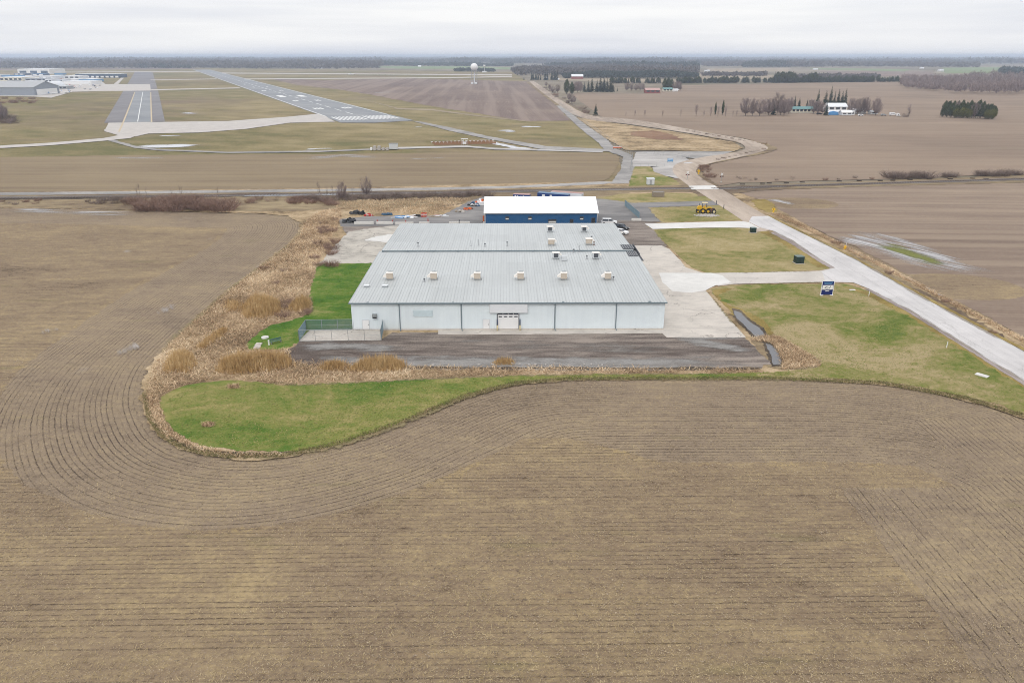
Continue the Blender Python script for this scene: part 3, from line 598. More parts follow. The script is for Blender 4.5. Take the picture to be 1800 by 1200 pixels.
# roads
sheet("access_lane", [(978, 186), (988, 186), (1030, 220), (1068, 246), (1082, 262), (1110, 272), (1117, 290), (1104, 323), (1072, 323), (1090, 300), (1096, 276), (1065, 265), (1050, 250), (1015, 222)], 0.05, M['gravel_mid'], jit=0.3, step=3)
sheet("access_lane", [(1108, 266), (1180, 266), (1260, 267), (1290, 266), (1240, 281), (1205, 277), (1150, 270)], 0.053, M['gravel_mid'], jit=0.3, step=3)
sheet("gravel_lot", [(1118, 268), (1160, 268), (1205, 277), (1215, 284), (1190, 290), (1170, 293), (1112, 293), (1112, 282)], 0.055, M['gravel_pale'], jit=0.2, step=2)
sheet("gravel_lot", [(1147, 294), (1176, 292), (1190, 290), (1184, 300), (1200, 316), (1168, 309), (1150, 302)], 0.058, M['gravel_pale'], jit=0.2, step=2)
sheet("county_road", [(930, 143), (938, 143), (1005, 188), (1045, 204), (1110, 210), (1200, 225), (1260, 236), (1300, 243), (1337, 252), (1350, 261), (1334, 268), (1302, 276), (1262, 284), (1230, 293), (1224, 303), (1240, 318), (1262, 329), (1283, 341), (1315, 361), (1350, 381), (1375, 395), (1330, 408), (1302, 386), (1252, 353), (1218, 331), (1204, 322), (1185, 306), (1183, 295), (1192, 287), (1232, 277), (1292, 268), (1310, 261), (1296, 250), (1262, 243), (1190, 231), (1100, 218), (1040, 211), (1005, 200)], 0.06, M['old_road'], smooth=True, step=4)
strip("road_verge", [(930, 144), (1005, 194), (1045, 207), (1110, 214), (1200, 228), (1262, 240), (1300, 247), (1330, 254), (1341, 261), (1330, 266), (1297, 272), (1250, 281), (1212, 290), (1206, 303), (1225, 322), (1262, 345)], 15, 0.03, M['verge'], None, 0.1)
sheet("concrete_road", [(1322, 381), (1351, 380), (1375, 393), (1500, 455), (1640, 533), (1800, 618), (2050, 751), (2050, 831), (1800, 671), (1700, 609), (1600, 547), (1530, 509), (1500, 497), (1450, 494), (1445, 478), (1468, 471), (1440, 455), (1396, 426), (1362, 407), (1335, 400), (1316, 390)], 0.08, M['concrete_road'], smooth=False, jit=0.02, step=3)
sheet("rail_crossing", [(1210, 327.5), (1256, 326.5), (1264, 333), (1216, 334)], 0.16, M['concrete_new'])
sheet("road_shoulder", [(1530, 509), (1600, 547), (1700, 609), (1800, 671), (2050, 831), (2050, 845), (1800, 678), (1700, 614.5), (1600, 551.5), (1520, 508)], 0.07, M['shoulder'], jit=0.08, step=1)
sheet("road_shoulder", [(1362, 407), (1396, 426), (1440, 455), (1468, 471), (1462, 474), (1434, 457), (1394, 431), (1355, 410)], 0.07, M['shoulder'], jit=0.08, step=1)
sheet("road_shoulder", [(1351, 380), (1500, 455), (1640, 533), (1800, 618), (2050, 751), (2050, 741), (1800, 612), (1640, 528), (1500, 451), (1349, 377)], 0.07, M['ochre_grass'], jit=0.12, step=1)
sheet("driveway", [(1244, 480.5), (1300, 479.5), (1440, 476.5), (1466, 471.5), (1500, 497), (1450, 496), (1290, 499.5), (1262, 503)], 0.075, M['drive'], smooth=False, jit=0.02, step=2)
sheet("driveway", [(1133, 393.5), (1300, 389), (1316, 391), (1336, 402), (1300, 400.5), (1240, 400.5), (1147, 403)], 0.075, M['concrete_new'], jit=0.03, step=2)
tarj = paint("tar_joint", (0.36, 0.34, 0.33), 0.9)
strip("road_joint", [(1352, 393), (1490, 470), (1640, 562), (1800, 655), (1950, 745)], 0.11, 0.086, tarj, None, 0.5)
strip("road_joint", [(1440, 477), (1466, 496)], 0.10, 0.090, tarj, None, 0.5)
# open ditch with standing water east of the yard
sheet("ditch_bank", [(1318, 598), (1332, 588), (1368, 592), (1405, 612), (1440, 634), (1441, 644), (1420, 649), (1375, 650), (1352, 645), (1340, 625)], 0.033, M['verge'], jit=0.25, step=0.8)
sheet("ditch", [(1287, 542), (1302, 545), (1321, 563), (1342, 577), (1350, 592), (1352, 602), (1358, 604), (1370, 616), (1377, 634), (1374, 645), (1357, 645), (1352, 630), (1345, 614), (1342, 604), (1334, 600), (1320, 591), (1303, 573), (1290, 559)], 0.06, M['dark_soil_and_shade'], jit=0.15, step=0.6)
sheet("ditch_water", [(1291, 546), (1300, 549), (1318, 566), (1338, 580), (1344, 592), (1336, 596), (1324, 588), (1306, 570), (1294, 558)], 0.09, M['water'], smooth=True, step=0.8, jit=0.06)
sheet("ditch_water", [(1346, 604), (1354, 606), (1366, 618), (1373, 634), (1372, 641), (1360, 642), (1356, 628), (1350, 614)], 0.09, M['water'], smooth=True, step=0.8, jit=0.06)
strip("ditch", [(705, 645.5), (800, 646.5), (1000, 647.5), (1200, 648), (1335, 648)], 0.8, 0.075, M['dark_soil_and_shade'], None, 0.9)
# roadside ditch on the field side
sheet("roadside_ditch", [(1352, 377), (1440, 420), (1560, 482), (1700, 557), (1800, 610), (1990, 712), (1990, 690), (1800, 594), (1700, 541), (1560, 468), (1440, 408), (1372, 376)], 0.03, M['dry_grass'], jit=0.3, step=1)
sheet("ditch", [(1495, 452), (1560, 484), (1640, 526), (1720, 572), (1760, 592), (1758, 588), (1700, 553), (1620, 510), (1560, 477), (1500, 446)], 0.05, M['verge'], jit=0.35, step=0.9)
sheet("sand_heap", [(1320, 352), (1345, 350), (1362, 360), (1366, 372), (1350, 374), (1330, 366)], 0.05, M['ochre_grass'], jit=0.3, step=1)
sheet("weedy_patch", [(1105, 232), (1150, 230), (1180, 236), (1200, 246), (1150, 245), (1110, 238)], 0.05, M['orange_soil'], jit=0.9, step=3)
sheet("roadside_grass", [(1010, 205), (1045, 212), (1100, 219), (1200, 234), (1290, 250), (1306, 260), (1290, 266), (1100, 264), (1060, 240)], 0.0, M['dry_grass'], jit=0.5, step=3)
# pale silt and standing water left by rain
def streaks(name, spots, mat, z, ang=0.0, n=10):
    vs = []; fs = []
    for (cx, cy, w, h, slope) in spots:
        for k in range(n):
            t = random.gauss(0, 0.35); px = cx + t * w; py = cy + slope * t * w + random.gauss(0, 0.35) * h
            l = w * random.uniform(0.05, 0.28); q = max(0.35, h * random.uniform(0.05, 0.16)); m = 9; ring = []
            for i in range(m * 2):
                a = math.pi * i / m
                ring.append((px + math.cos(a) * l * random.uniform(0.7, 1.15), py + slope * math.cos(a) * l + math.sin(a) * q * random.uniform(0.4, 1.3)))
            b = len(vs); G_ = [gp(*r) for r in ring]; c0 = gp(px, py); zz = z + 0.004 * ((len(fs) // 18) % 23)
            vs += [(x, y, zz) for x, y in G_] + [(c0[0], c0[1], zz)]
            fs += [(b + i, b + (i + 1) % (2 * m), b + 2 * m) for i in range(2 * m)]
    mb = MB(); mb.add(vs, fs); o = mb.build(name, mat)
    for p in o.data.polygons:
        if p.normal.z < 0: p.flip()
    o["kind"] = "structure"; return o

def soft_mat(name, c0, c1, st, th=(0.42, 0.62), rough=0.6, sc=0.5):
    g = G(name); p = g.pos(); n = g.noise(g.map(p, st[0], st[1]), sc, 5, 0.65, 0.3); f = g.n("ShaderNodeAttribute", attribute_name="fade").outputs["Fac"]; q = g.noise(p, 3.0, 4, 0.75)
    m = g.math('MULTIPLY', g.sstep(g.math('MULTIPLY_ADD', f, 0.35, g.math('MULTIPLY', n, 0.9)), th[0] + 0.21, th[1] + 0.23), g.sstep(f, 0.0, 0.35)); m = g.math('MULTIPLY', m, g.math('MULTIPLY_ADD', q, 0.6, 0.6), clamp=True)
    g.color(g.mix(q, c0, c1)); g.set(Roughness=rough); tr = g.n("ShaderNodeBsdfTransparent"); mx = g.n("ShaderNodeMixShader"); g.L(m, mx.inputs[0]); g.L(tr.outputs[0], mx.inputs[1]); g.L(g.b.outputs[0], mx.inputs[2]); g.L(mx.outputs[0], g.out.inputs[0]); return g.m
def soft_patch(name, px, w, z, mat):
    Q = smooth_line([gp(*p) for p in px], 2.5, closed=False); n = len(Q); vs, fs, fa = [], [], []; ac = 9
    for i, q in enumerate(Q):
        a = Q[max(i - 1, 0)]; c = Q[min(i + 1, n - 1)]; d = (c - a) / max(np.linalg.norm(c - a), 1e-6); nn = np.array((-d[1], d[0])); e = min(1.0, 4.5 * i / n, 4.5 * (n - 1 - i) / n)
        for j in range(ac):
            t = -1 + 2 * j / (ac - 1); vs.append((q[0] + nn[0] * t * w / 2, q[1] + nn[1] * t * w / 2, z)); fa.append((1 - t * t) * e)
        if i:
            for j in range(ac - 1): k = i * ac + j; fs.append((k - ac, k - ac + 1, k + 1, k))
    me = bpy.data.meshes.new(name); me.from_pydata(vs, [], fs); at = me.attributes.new("fade", 'FLOAT', 'POINT'); at.data.foreach_set("value", np.array(fa, dtype=np.float32))
    for p in me.polygons:
        if p.normal.z < 0: p.flip()
    me.materials.append(mat); o = bpy.data.objects.new(name, me); COL.objects.link(o); o["kind"] = "structure"; return o
silt_s = soft_mat("damp_silt", (0.36, 0.345, 0.335), (0.54, 0.53, 0.535), ((1.3, 0.10, 1), -0.52), (0.44, 0.64), 0.5)
silt_l = soft_mat("faint_damp_silt", (0.33, 0.285, 0.245), (0.47, 0.43, 0.40), ((1.3, 0.10, 1), -0.6), (0.44, 0.70), 0.6)
silt_h = soft_mat("damp_silt_rows", (0.36, 0.345, 0.335), (0.54, 0.53, 0.53), ((0.10, 1.3, 1), 0.0), (0.51, 0.66), 0.5)
weed_s = soft_mat("green_weeds", (0.13, 0.15, 0.03), (0.22, 0.22, 0.06), ((0.8, 0.12, 1), -0.5), (0.40, 0.60), 0.9)
fring = soft_mat("ragged_fringe", (0.17, 0.14, 0.07), (0.33, 0.27, 0.15), ((1, 1, 1), 0.0), (0.46, 0.66), 0.95, 0.9)
pool_s = soft_mat("shallow_pool_sky_tint", (0.60, 0.61, 0.64), (0.70, 0.71, 0.74), ((0.06, 0.5, 1), 0.0), (0.42, 0.52), 0.25, 0.25)  # near-white colour paints the sky's reflection onto the pools
soft_patch("wet_silt", [(1465, 400), (1530, 420), (1600, 445), (1660, 464), (1730, 475), (1800, 478)], 18, -0.10, silt_s)
soft_patch("wet_silt", [(1490, 398), (1560, 415), (1640, 446), (1700, 468), (1760, 474)], 11, -0.096, silt_s)
soft_patch("wet_silt", [(1440, 408), (1500, 422), (1560, 438), (1610, 452), (1690, 478)], 16, -0.093, silt_s)
soft_patch("weeds", [(1520, 420), (1580, 436), (1640, 460), (1680, 476)], 9, -0.09, weed_s)
soft_patch("wet_silt", [(1330, 349), (1365, 352), (1400, 362)], 8, -0.10, silt_s)
soft_patch("wet_silt", [(1375, 378), (1500, 441), (1640, 512), (1800, 601), (1900, 655)], 1.8, 0.058, silt_h)
soft_patch("wet_silt", [(-40, 370), (60, 369), (150, 373), (280, 378)], 14, -0.10, silt_h)
soft_patch("wet_silt", [(175, 632), (215, 618), (255, 598)], 5.5, 0.0, silt_l); soft_patch("wet_silt", [(268, 558), (292, 543), (310, 528)], 5, 0.0, silt_l); soft_patch("wet_silt", [(60, 590), (90, 580), (110, 570)], 5, 0.0, silt_l)
for px, w_ in (([(235, 262), (262, 258), (300, 257), (345, 252)], 30), ([(180, 277), (240, 277), (310, 277)], 14), ([(480, 279), (560, 277), (600, 273), (650, 276), (720, 278)], 18), ([(525, 263), (560, 261), (600, 261)], 12), ([(840, 243), (880, 254), (930, 262), (985, 265)], 10), ([(880, 228), (900, 231), (915, 232)], 16), ([(915, 221), (935, 223), (960, 222)], 14), ([(320, 198), (345, 200)], 16), ([(270, 239), (330, 238)], 8), ([(650, 163), (690, 162)], 14), ([(725, 223), (748, 223)], 8), ([(700, 279), (800, 277)], 6)):
    soft_patch("rain_pool", px, w_, -0.075 if px[0][1] > 266 or px[0][1] < 262 else -0.07, silt_h if px[0][1] > 266 else pool_s)
grav = soft_mat("loose_gravel", (0.19, 0.18, 0.17), (0.38, 0.365, 0.345), ((0.3, 1, 1), 0.0), (0.30, 0.60), 0.95)
soft_patch("gravel_strip", [(495, 622), (560, 632), (640, 637), (800, 638), (1000, 639), (1200, 638.5), (1350, 636)], 7.5, 0.052, grav); soft_patch("gravel_strip", [(505, 612), (570, 608), (640, 610), (720, 618)], 5, 0.056, grav); soft_patch("gravel_strip", [(1180, 597), (1260, 606), (1330, 622)], 5, 0.058, grav)
soft_patch("gravel_strip", [(690, 592), (850, 600), (1000, 610), (1200, 612), (1330, 618)], 9, 0.05, soft_mat("yard_wear", (0.17, 0.15, 0.135), (0.30, 0.275, 0.25), ((0.16, 1, 1), 0.0), (0.50, 0.72), 0.95))
soft_patch("concrete_edge", [(1170, 594), (1240, 595), (1312, 595)], 1.4, 0.085, grav); soft_patch("concrete_edge", [(1244, 512), (1285, 565), (1312, 594)], 1.2, 0.088, fring)
grit = soft_mat("road_grit", (0.24, 0.20, 0.17), (0.42, 0.37, 0.32), ((0.7, 0.15, 1), 0.0), (0.42, 0.66), 0.95, 0.8)
soft_patch("road_grit", [(1352, 381), (1500, 455), (1640, 533.5), (1800, 618.5), (1960, 703)], 1.6, 0.094, grit); soft_patch("road_grit", [(1362, 406), (1396, 426), (1440, 455), (1468, 471)], 1.6, 0.096, grit); soft_patch("road_grit", [(1500, 497), (1530, 509), (1600, 547), (1700, 609), (1800, 671), (1900, 734)], 1.6, 0.096, grit)
soft_patch("road_grit", [(1250, 481), (1340, 479), (1440, 476.5), (1466, 472)], 1.2, 0.098, fring); soft_patch("road_grit", [(1290, 500), (1380, 498), (1450, 496.5), (1500, 498)], 1.2, 0.098, fring)
soft_patch("rain_pool", [(1118, 266), (1150, 271), (1180, 277)], 5, 0.064, silt_h); soft_patch("rain_pool", [(1185, 268), (1215, 275), (1240, 277)], 4, 0.068, silt_h); soft_patch("rain_pool", [(1196, 288), (1222, 285)], 3, 0.07, pool_s)
soft_patch("field_edge", [(262, 690), (268, 730), (290, 765), (325, 788), (370, 799), (430, 803), (500, 801), (560, 792), (640, 769), (720, 739), (820, 698), (905, 675), (1000, 666.5), (1200, 666), (1350, 666), (1450, 668), (1550, 675), (1700, 703), (1800, 733)], 2.6, 0.035, fring)
soft_patch("field_edge", [(256, 700), (300, 600), (355, 552), (404, 508), (464, 464), (505, 433), (527, 408), (528, 391), (505, 379)], 2.6, 0.035, fring)
soft_patch("field_edge", [(283, 700), (320, 679), (380, 670), (450, 671), (520, 677), (620, 672), (800, 664), (1000, 658.5), (1300, 656.5), (1440, 650)], 1.6, 0.037, fring)
# ------------------------------------------------------------------ airfield paving
RO = Vector((-118, 648, 0)); RD = Vector((-0.4525, 1, 0)).normalized(); RN = Vector((-RD.y, RD.x, 0))
def rw(u, v, z=0): q = RO + RD * u + RN * v; return (q.x, q.y, z)
o = poly_mesh("runway", [rw(-22, -30), rw(-30, 5), rw(-18, 30), rw(2600, 30), rw(2600, -30)], 0.0, M['runway']); o["kind"] = "structure"; runway = o
mk = MB()
def mark(u0, u1, v0, v1): mk.add([rw(u0, v0, 0.03), rw(u1, v0, 0.03), rw(u1, v1, 0.03), rw(u0, v1, 0.03)], [(0, 1, 2, 3)])
for s in (-1, 1):
    for k in range(8): mark(4, 44, s * (1.6 + k * 3.2), s * (3.3 + k * 3.2))
    mark(405, 450, s * 9, s * 17)
    for u, n in ((150, 3), (300, 2), (600, 2), (750, 1), (900, 1)):
        for j in range(n): mark(u, u + 22, s * (10 + j * 3.4), s * (12.2 + j * 3.4))
    mark(50, 2590, s * 27.6, s * 28.6)
for k in range(40): mark(70 + k * 50, 100 + k * 50, -0.55, 0.55)
mk.build("runway_marking", M['mark_white'], runway)
sheet("taxiway", [(183, 216), (237, 126.5), (268, 126.5), (278, 160), (290, 214)], -0.05, M['taxiway'])
sheet("taxiway", [(216, 216), (238, 161), (264, 161), (267, 216)], -0.02, M['runway'])
twm = [strip("taxi_line", [(209, 232), (217, 214), (230, 181), (237, 162)], 1.2, 0.02, M['mark_yellow']), strip("taxi_line", [(266.5, 215), (265.6, 190), (265, 162)], 1.2, 0.02, M['mark_yellow']), strip("taxi_line", [(242, 214), (247, 185), (251, 162)], 0.7, 0.02, M['mark_white'])]
sheet("taxiway_link", [(183, 231), (191, 216), (290, 214.5), (400, 213), (500, 206), (562, 200), (590, 214), (510, 216), (430, 227), (350, 233), (262, 235), (240, 240), (210, 238)], 0.006, M['runway_concrete'], jit=0.3, step=10)
sheet("service_road", [(-300, 268), (0, 256), (90, 251), (180, 243), (220, 236), (245, 236), (230, 243), (190, 247), (90, 255.5), (0, 260.5), (-300, 274)], 0.02, M['runway_concrete'], smooth=False, jit=0.3, step=5)
sheet("service_road", [(188, 247), (200, 246), (240, 257), (275, 262), (400, 267), (560, 265), (690, 260), (690, 262), (560, 267.5), (400, 269.5), (275, 264.5), (235, 260)], 0.03, M['gravel_mid'], jit=0.3, step=5)
sheet("service_road", [(725, 213), (740, 214), (800, 226), (860, 240), (960, 257), (1082, 263), (1082, 267), (950, 262), (860, 245), (790, 230)], 0.02, M['gravel_mid'], jit=0.3, step=5)
sheet("service_road", [(690, 259), (820, 256), (870, 260), (1060, 266), (1060, 268), (870, 263), (820, 259), (690, 262)], 0.036, M['gravel_pale'], jit=0.3, step=5)
sheet("service_road", [(640, 175), (700, 190), (760, 192), (850, 204), (925, 212), (925, 213.5), (850, 206), (760, 194), (700, 192)], -0.05, M['pale_field'], jit=0.8, step=6)
sheet("apron", [(110, 162), (140, 149), (180, 148), (264, 148.5), (265, 159.5), (180, 160.5)], 0.02, M['runway_concrete'])
sheet("apron", [(-300, 165), (-300, 140), (60, 131), (170, 136), (185, 148), (140, 158), (90, 172), (60, 170)], -0.05, M['runway_concrete'])
for px in ([(262, 157.5), (420, 154), (424, 155.5), (266, 159)], [(264, 140.5), (380, 138.5), (382, 139.5), (266, 141.5)], [(100, 126.5), (345, 125.5), (350, 126.5), (100, 127.8)], [(430, 138.5), (500, 138), (800, 136), (900, 134), (900, 135.5), (800, 137.5), (430, 140)],
           [(390, 128), (700, 130), (900, 131), (900, 133), (700, 131.5), (390, 129.5)], [(200, 148), (213, 137), (218, 137), (208, 148)]):
    sheet("taxiway_link", px, 0.014, M['runway_concrete'])

ORD = ["leftmost", "second from the left", "third from the left", "fourth from the left", "fifth from the left", "sixth from the left", "seventh from the left", "eighth from the left", "ninth from the left", "tenth from the left"]
def ordn(i, n): return "rightmost" if i == n - 1 else ORD[i]

# ------------------------------------------------------------------ the pale blue warehouse
c0 = gp(620.3, 580.4); c1 = gp(1165.8, 578.9)
WR = math.atan2(c1[1] - c0[1], c1[0] - c0[0]); WW = math.hypot(c1[0] - c0[0], c1[1] - c0[1])
wh = empty("warehouse", (c0[0], c0[1], 0), WR)
tag(wh, "long pale blue metal warehouse with a wide grey ribbed roof", "warehouse")
EV, RG, D1, D2 = 5.65, 6.25, 37.4, 71.6
def wl(x, y, z=0.0):                     # warehouse frame to world
    c, s = math.cos(WR), math.sin(WR); return (c0[0] + x * c - y * s, c0[1] + x * s + y * c, z)
w = MB(); w.prism([(0, 0.25), (0, EV), (D1, RG), (D2, EV), (D2, 0.25)], 'x', 0, WW)
nrib = 150
for k in range(nrib + 1):
    x = WW * k / nrib
    w.box(min(max(x, 0.06), WW - 0.06), -0.02, 0.3, 0.10, 0.05, EV - 0.34)
for k in range(120):
    y = 0.3 + (D2 - 0.6) * k / 119; zt = EV + (RG - EV) * min(y / D1, (D2 - y) / (D2 - D1)) - 0.1
    for x in (-0.02, WW + 0.02): w.box(x, y, 0.3, 0.05, 0.10, zt - 0.3)
wall = w.build("wall", M['wall'], wh)
f = MB(); f.slab(-0.06, WW + 0.06, -0.06, D2 + 0.06, -0.1, 0.25); f.build("foundation", M['concrete'], wh)
def roof_piece(y0, z0, y1, z1, x0, x1):
    r = MB(); r.prism([(y0, z0), (y0, z0 + 0.10), (y1, z1 + 0.10), (y1, z1)], 'x', x0, x1)
    o = r.build("roof", M['roof'], wh)
    q = MB(); n = int((x1 - x0) / 0.61)
    for k in range(n + 1):
        x = x0 + 0.03 + (x1 - x0 - 0.06) * k / n; h = 0.075 if k % 3 == 0 else 0.045; wd = 0.05 if k % 3 == 0 else 0.035
        q.prism([(y0, z0 + 0.10), (y0, z0 + 0.10 + h), (y1, z1 + 0.10 + h), (y1, z1 + 0.10)], 'x', x - wd, x + wd)
    q.build("seam", M['roof_rib'], o)
    return o
roof_piece(-0.32, EV + 0.02, D1, RG + 0.02, -0.3, WW + 0.3)
roof_piece(D1 - 0.35, RG + 0.42, D2 + 0.3, EV + 0.06, 0.3, WW - 0.3)
u = MB(); u.slab(0.3, WW - 0.3, D1 - 0.36, D1 - 0.22, RG + 0.15, RG + 0.42)
for k in range(11): u.box(0.6 + (WW - 1.2) * k / 10, D1 - 0.42, RG + 0.16, 0.45, 0.2, 0.30)
u.build("step_gutter", M['gutter'], wh)
u = MB(); u.slab(-0.34, WW + 0.34, -0.50, -0.325, EV - 0.14, EV + 0.08)
u.build("gutter", M['gutter'], wh)
for px in (702.5, 811, 975.5, 1083.5):
    x = gp(px, 555, 3)[0]; x = (x - c0[0]) / math.cos(WR)
    d = MB(); d.box(x, -0.12, 0.35, 0.16, 0.13, EV - 0.45); d.tube((x, -0.13, 0.42), (x + 0.15, -0.75, 0.08), 0.09, n=6); d.build("downspout", M['gutter'], wh)
def wx(px, z): return (gp(px, 0 or 560, z)[0] - c0[0]) / math.cos(WR)
def on_wall(px, py):
    """x along the front wall and height of a photo pixel on it"""
    u_ = (px - 900) / F; v_ = (py - 600) / F; dy, dz = CP - v_ * SP, -SP - v_ * CP
    # plane through the front wall
    n = Vector((-math.sin(WR), math.cos(WR), 0)); dvec = Vector((u_, dy, dz)); t = (Vector((c0[0], c0[1], 0)) - Vector((0, 0, H))).dot(n) / dvec.dot(n)
    P = Vector((0, 0, H)) + dvec * t
    return ((P - Vector((c0[0], c0[1], 0))).dot(Vector((math.cos(WR), math.sin(WR), 0))), P.z)
# overhead door
(x0, z0), (x1, z1) = on_wall(875.2, 580), on_wall(911.4, 549.5)
dr = MB(); dr.slab(x0, x1, -0.09, -0.045, 0.28, z1 + 0.1)
for k in range(1, 6): dr.slab(x0, x1, -0.098, -0.089, 0.28 + (z1 - .28) * k / 6 - 0.015, 0.28 + (z1 - .28) * k / 6 + 0.015)
door = dr.build("overhead_door", M['white'], wh)
for row, (za, zb) in enumerate(((on_wall(900, 552.6)[1], on_wall(900, 548.9)[1]), (on_wall(900, 556.9)[1], on_wall(900, 555.1)[1]))):
    for k in range(4):
        cx = x0 + (x1 - x0) * (k + 0.5) / 4; hw = 0.46 if row == 0 else 0.34
        MB().slab(cx - hw, cx + hw, -0.115, -0.085, za, zb).build("window_pane", M['glass'], door)
for x in (x0 - 0.08, x1 + 0.08): MB().slab(x - 0.07, x + 0.07, -0.13, -0.03, 0.28, z1 + 0.15).build("door_track", M['charcoal'], wh)
(x0b, z0b), (x1b, z1b) = on_wall(861, 548.6), on_wall(927, 532.2)
cn = MB(); cn.slab(x0b, x1b, -0.34, -0.05, z0b, z1b); cano = cn.build("sign_panel", M['white_panel'], wh, bevel=0.02)
tr = MB(); t = 0.07
tr.slab(x0b - t, x1b + t, -0.37, -0.30, z1b, z1b + t); tr.slab(x0b - t, x1b + t, -0.37, -0.30, z0b - t, z0b); tr.slab(x0b - t, x0b, -0.37, -0.30, z0b, z1b); tr.slab(x1b, x1b + t, -0.37, -0.30, z0b, z1b)
tr.build("panel_trim", M['grey_light'], cano)
for (pa, pb, pc, pd) in ((849.6, 860.2, 579.8, 563.2), (638.2, 648.2, 577.5, 562.5)):
    (xa, _), (xb, zt) = on_wall(pa, pc), on_wall(pb, pd); zt = max(zt, 2.2) if pa > 800 else zt
    zb_ = 0.28
    d = MB(); d.slab(xa, xb, -0.085, -0.045, zb_, zt); do = d.build("door", M['white'], wh)
    q = MB(); q.slab(xa - 0.09, xa, -0.11, -0.04, zb_, zt + 0.09); q.slab(xb, xb + 0.09, -0.11, -0.04, zb_, zt + 0.09); q.slab(xa, xb, -0.11, -0.04, zt, zt + 0.09); q.build("frame", M['grey_light'], do)
    MB().box(xb - 0.14, -0.12, 1.1, 0.10, 0.07, 0.18).build("handle", M['charcoal'], do)
(xa, za), (xb, zb) = on_wall(726.8, 555.6), on_wall(760.3, 544.9)
v = MB(); v.slab(xa, xb, -0.075, -0.045, za, zb)
nl = 6
for k in range(nl): v.prism([(-0.14, za + (zb - za) * k / nl), (-0.075, za + (zb - za) * k / nl + 0.02), (-0.075, za + (zb - za) * (k + 0.8) / nl)], 'x', xa, xb)
v.build("louvre", paint("louvre_grey", (0.50, 0.585, 0.61), 0.5), wh)
(xa, za), (xb, zb) = on_wall(655, 558), on_wall(662.7, 551)
v = MB(); v.slab(xa, xb, -0.55, -0.05, za + 0.28, zb); acu = v.build("air_conditioner", M['steel'], wh, bevel=0.02); MB().slab(xa + 0.06, xb - 0.06, -0.57, -0.1, za, za + 0.26).build("grille", M['black'], acu)
for px, py in ((646.5, 532), (796.5, 532), (990, 531), (1141.5, 530.3)):
    x, z = on_wall(px, py); l = MB(); l.prism([(-0.05, z - 0.22), (-0.30, z - 0.05), (-0.30, z + 0.12), (-0.05, z + 0.2)], 'x', x - 0.2, x + 0.2); l.build("wall_light", M['gutter'], wh)
# dark ribbed panels and rail along the east eave
def rz_(y): return EV + (RG - EV) * (y / D1) if y < D1 else RG + 0.4 - (RG + 0.36 - EV) * (y - D1) / (D2 - D1)
for ya, yb, xa in ((32.6, 37.0, 59.0), (37.6, 42.3, 58.4)):
    q = MB(); q.prism([(ya, rz_(ya) + 0.18), (ya, rz_(ya) + 0.27), (yb, rz_(yb) + 0.27), (yb, rz_(yb) + 0.18)], 'x', xa, WW + 0.1)
    pnl = q.build("snow_panel", M['charcoal'], wh); r = MB()
    for k in range(5):
        x = xa + 0.2 + k * (WW - xa - 0.3) / 4; r.prism([(ya, rz_(ya) + 0.272), (ya, rz_(ya) + 0.34), (yb, rz_(yb) + 0.34), (yb, rz_(yb) + 0.272)], 'x', x - 0.05, x + 0.05)
    r.build("rib", M['grey'], pnl)
q = MB(); q.slab(WW + 0.32, WW + 0.50, 32.6, 42.3, 5.3, 7.0); q.slab(WW + 0.50, WW + 1.5, 32.6, 42.3, 5.2, 5.32); q.build("side_canopy", M['charcoal'], wh)

# bollards beside the overhead door
for k, (px, lab) in enumerate(((874.2, "cream bollard with a dark top left of the overhead door"), (914, "cream bollard with a dark top right of the overhead door"))):
    x, _ = on_wall(px, 580); b = empty("bollard", wl(x, -0.62), WR); tag(b, lab, "bollard", "bollards at the overhead door")
    MB().tube((0, 0, 0), (0, 0, 1.15), 0.13, n=12).build("post", M['cream'], b, True); MB().tube((0, 0.28, 1.1), (0, 0.28, 2.35), 0.10, 0.10, n=10).build("guard", paint("navy_guard", (0.02, 0.04, 0.10), .6), b, True)

# ------------------------------------------------------------------ units standing on the roof
def roofz(px, py):
    """stand point on the near or far roof under a photo pixel"""
    z = 6.0
    for _ in range(6):
        X_, Y_ = gp(px, py, z); ly = (X_ - c0[0]) * -math.sin(WR) + (Y_ - c0[1]) * math.cos(WR); z = rz_(ly) + 0.12
    return (X_, Y_, z)
def handler():
    r = empty("rooftop_unit")
    MB().prism([(-0.55, 0.35), (-0.55, 1.75), (0.6, 1.75), (0.6, 0.35)], 'x', -0.72, 0.9).build("cabinet", M['tan_metal'], r, bevel=0.03)
    MB().slab(-0.78, 0.96, -0.62, 0.66, 1.752, 1.84).build("lid", M['tan_light'], r)
    h = MB(); h.prism([(-0.725, 1.70), (-1.65, 0.95), (-1.65, 0.80), (-0.725, 0.62)], 'y', -0.50, 0.55); ho = h.build("intake_hood", M['tan_light'], r)
    MB().slab(-1.68, -1.652, -0.40, 0.45, 0.82, 0.93).build("grille", M['charcoal'], ho)
    for x in (-0.62, 0.82):
        for y in (-0.5, 0.55): MB().box(x, y, 0, 0.09, 0.09, 0.346).build("leg", M['steel'], r)
    MB().slab(-0.35, 0.75, 0.62, 1.0, 1.55, 1.95).build("vent_box", M['gutter'], r)
    MB().tube((1.15, -0.3, 0), (1.15, -0.3, 0.5), 0.05, n=6).tube((0.9, -0.3, 0.45), (1.15, -0.3, 0.45), 0.05, n=6).build("conduit", M['charcoal'], r)
    return r
hp = handler()
for k, px in enumerate((685, 762, 838.5, 914.5, 990.5, 1067.5)):
    o = hp if k == 0 else copy_tree(hp); o.location = roofz(px, 491.5); o.rotation_euler.z = WR; o.scale = (0.82, 0.82, 0.86)
    tag(o, "tan hooded rooftop air unit, %s of the front row" % ordn(k, 6), "air unit", "front row of rooftop air units")
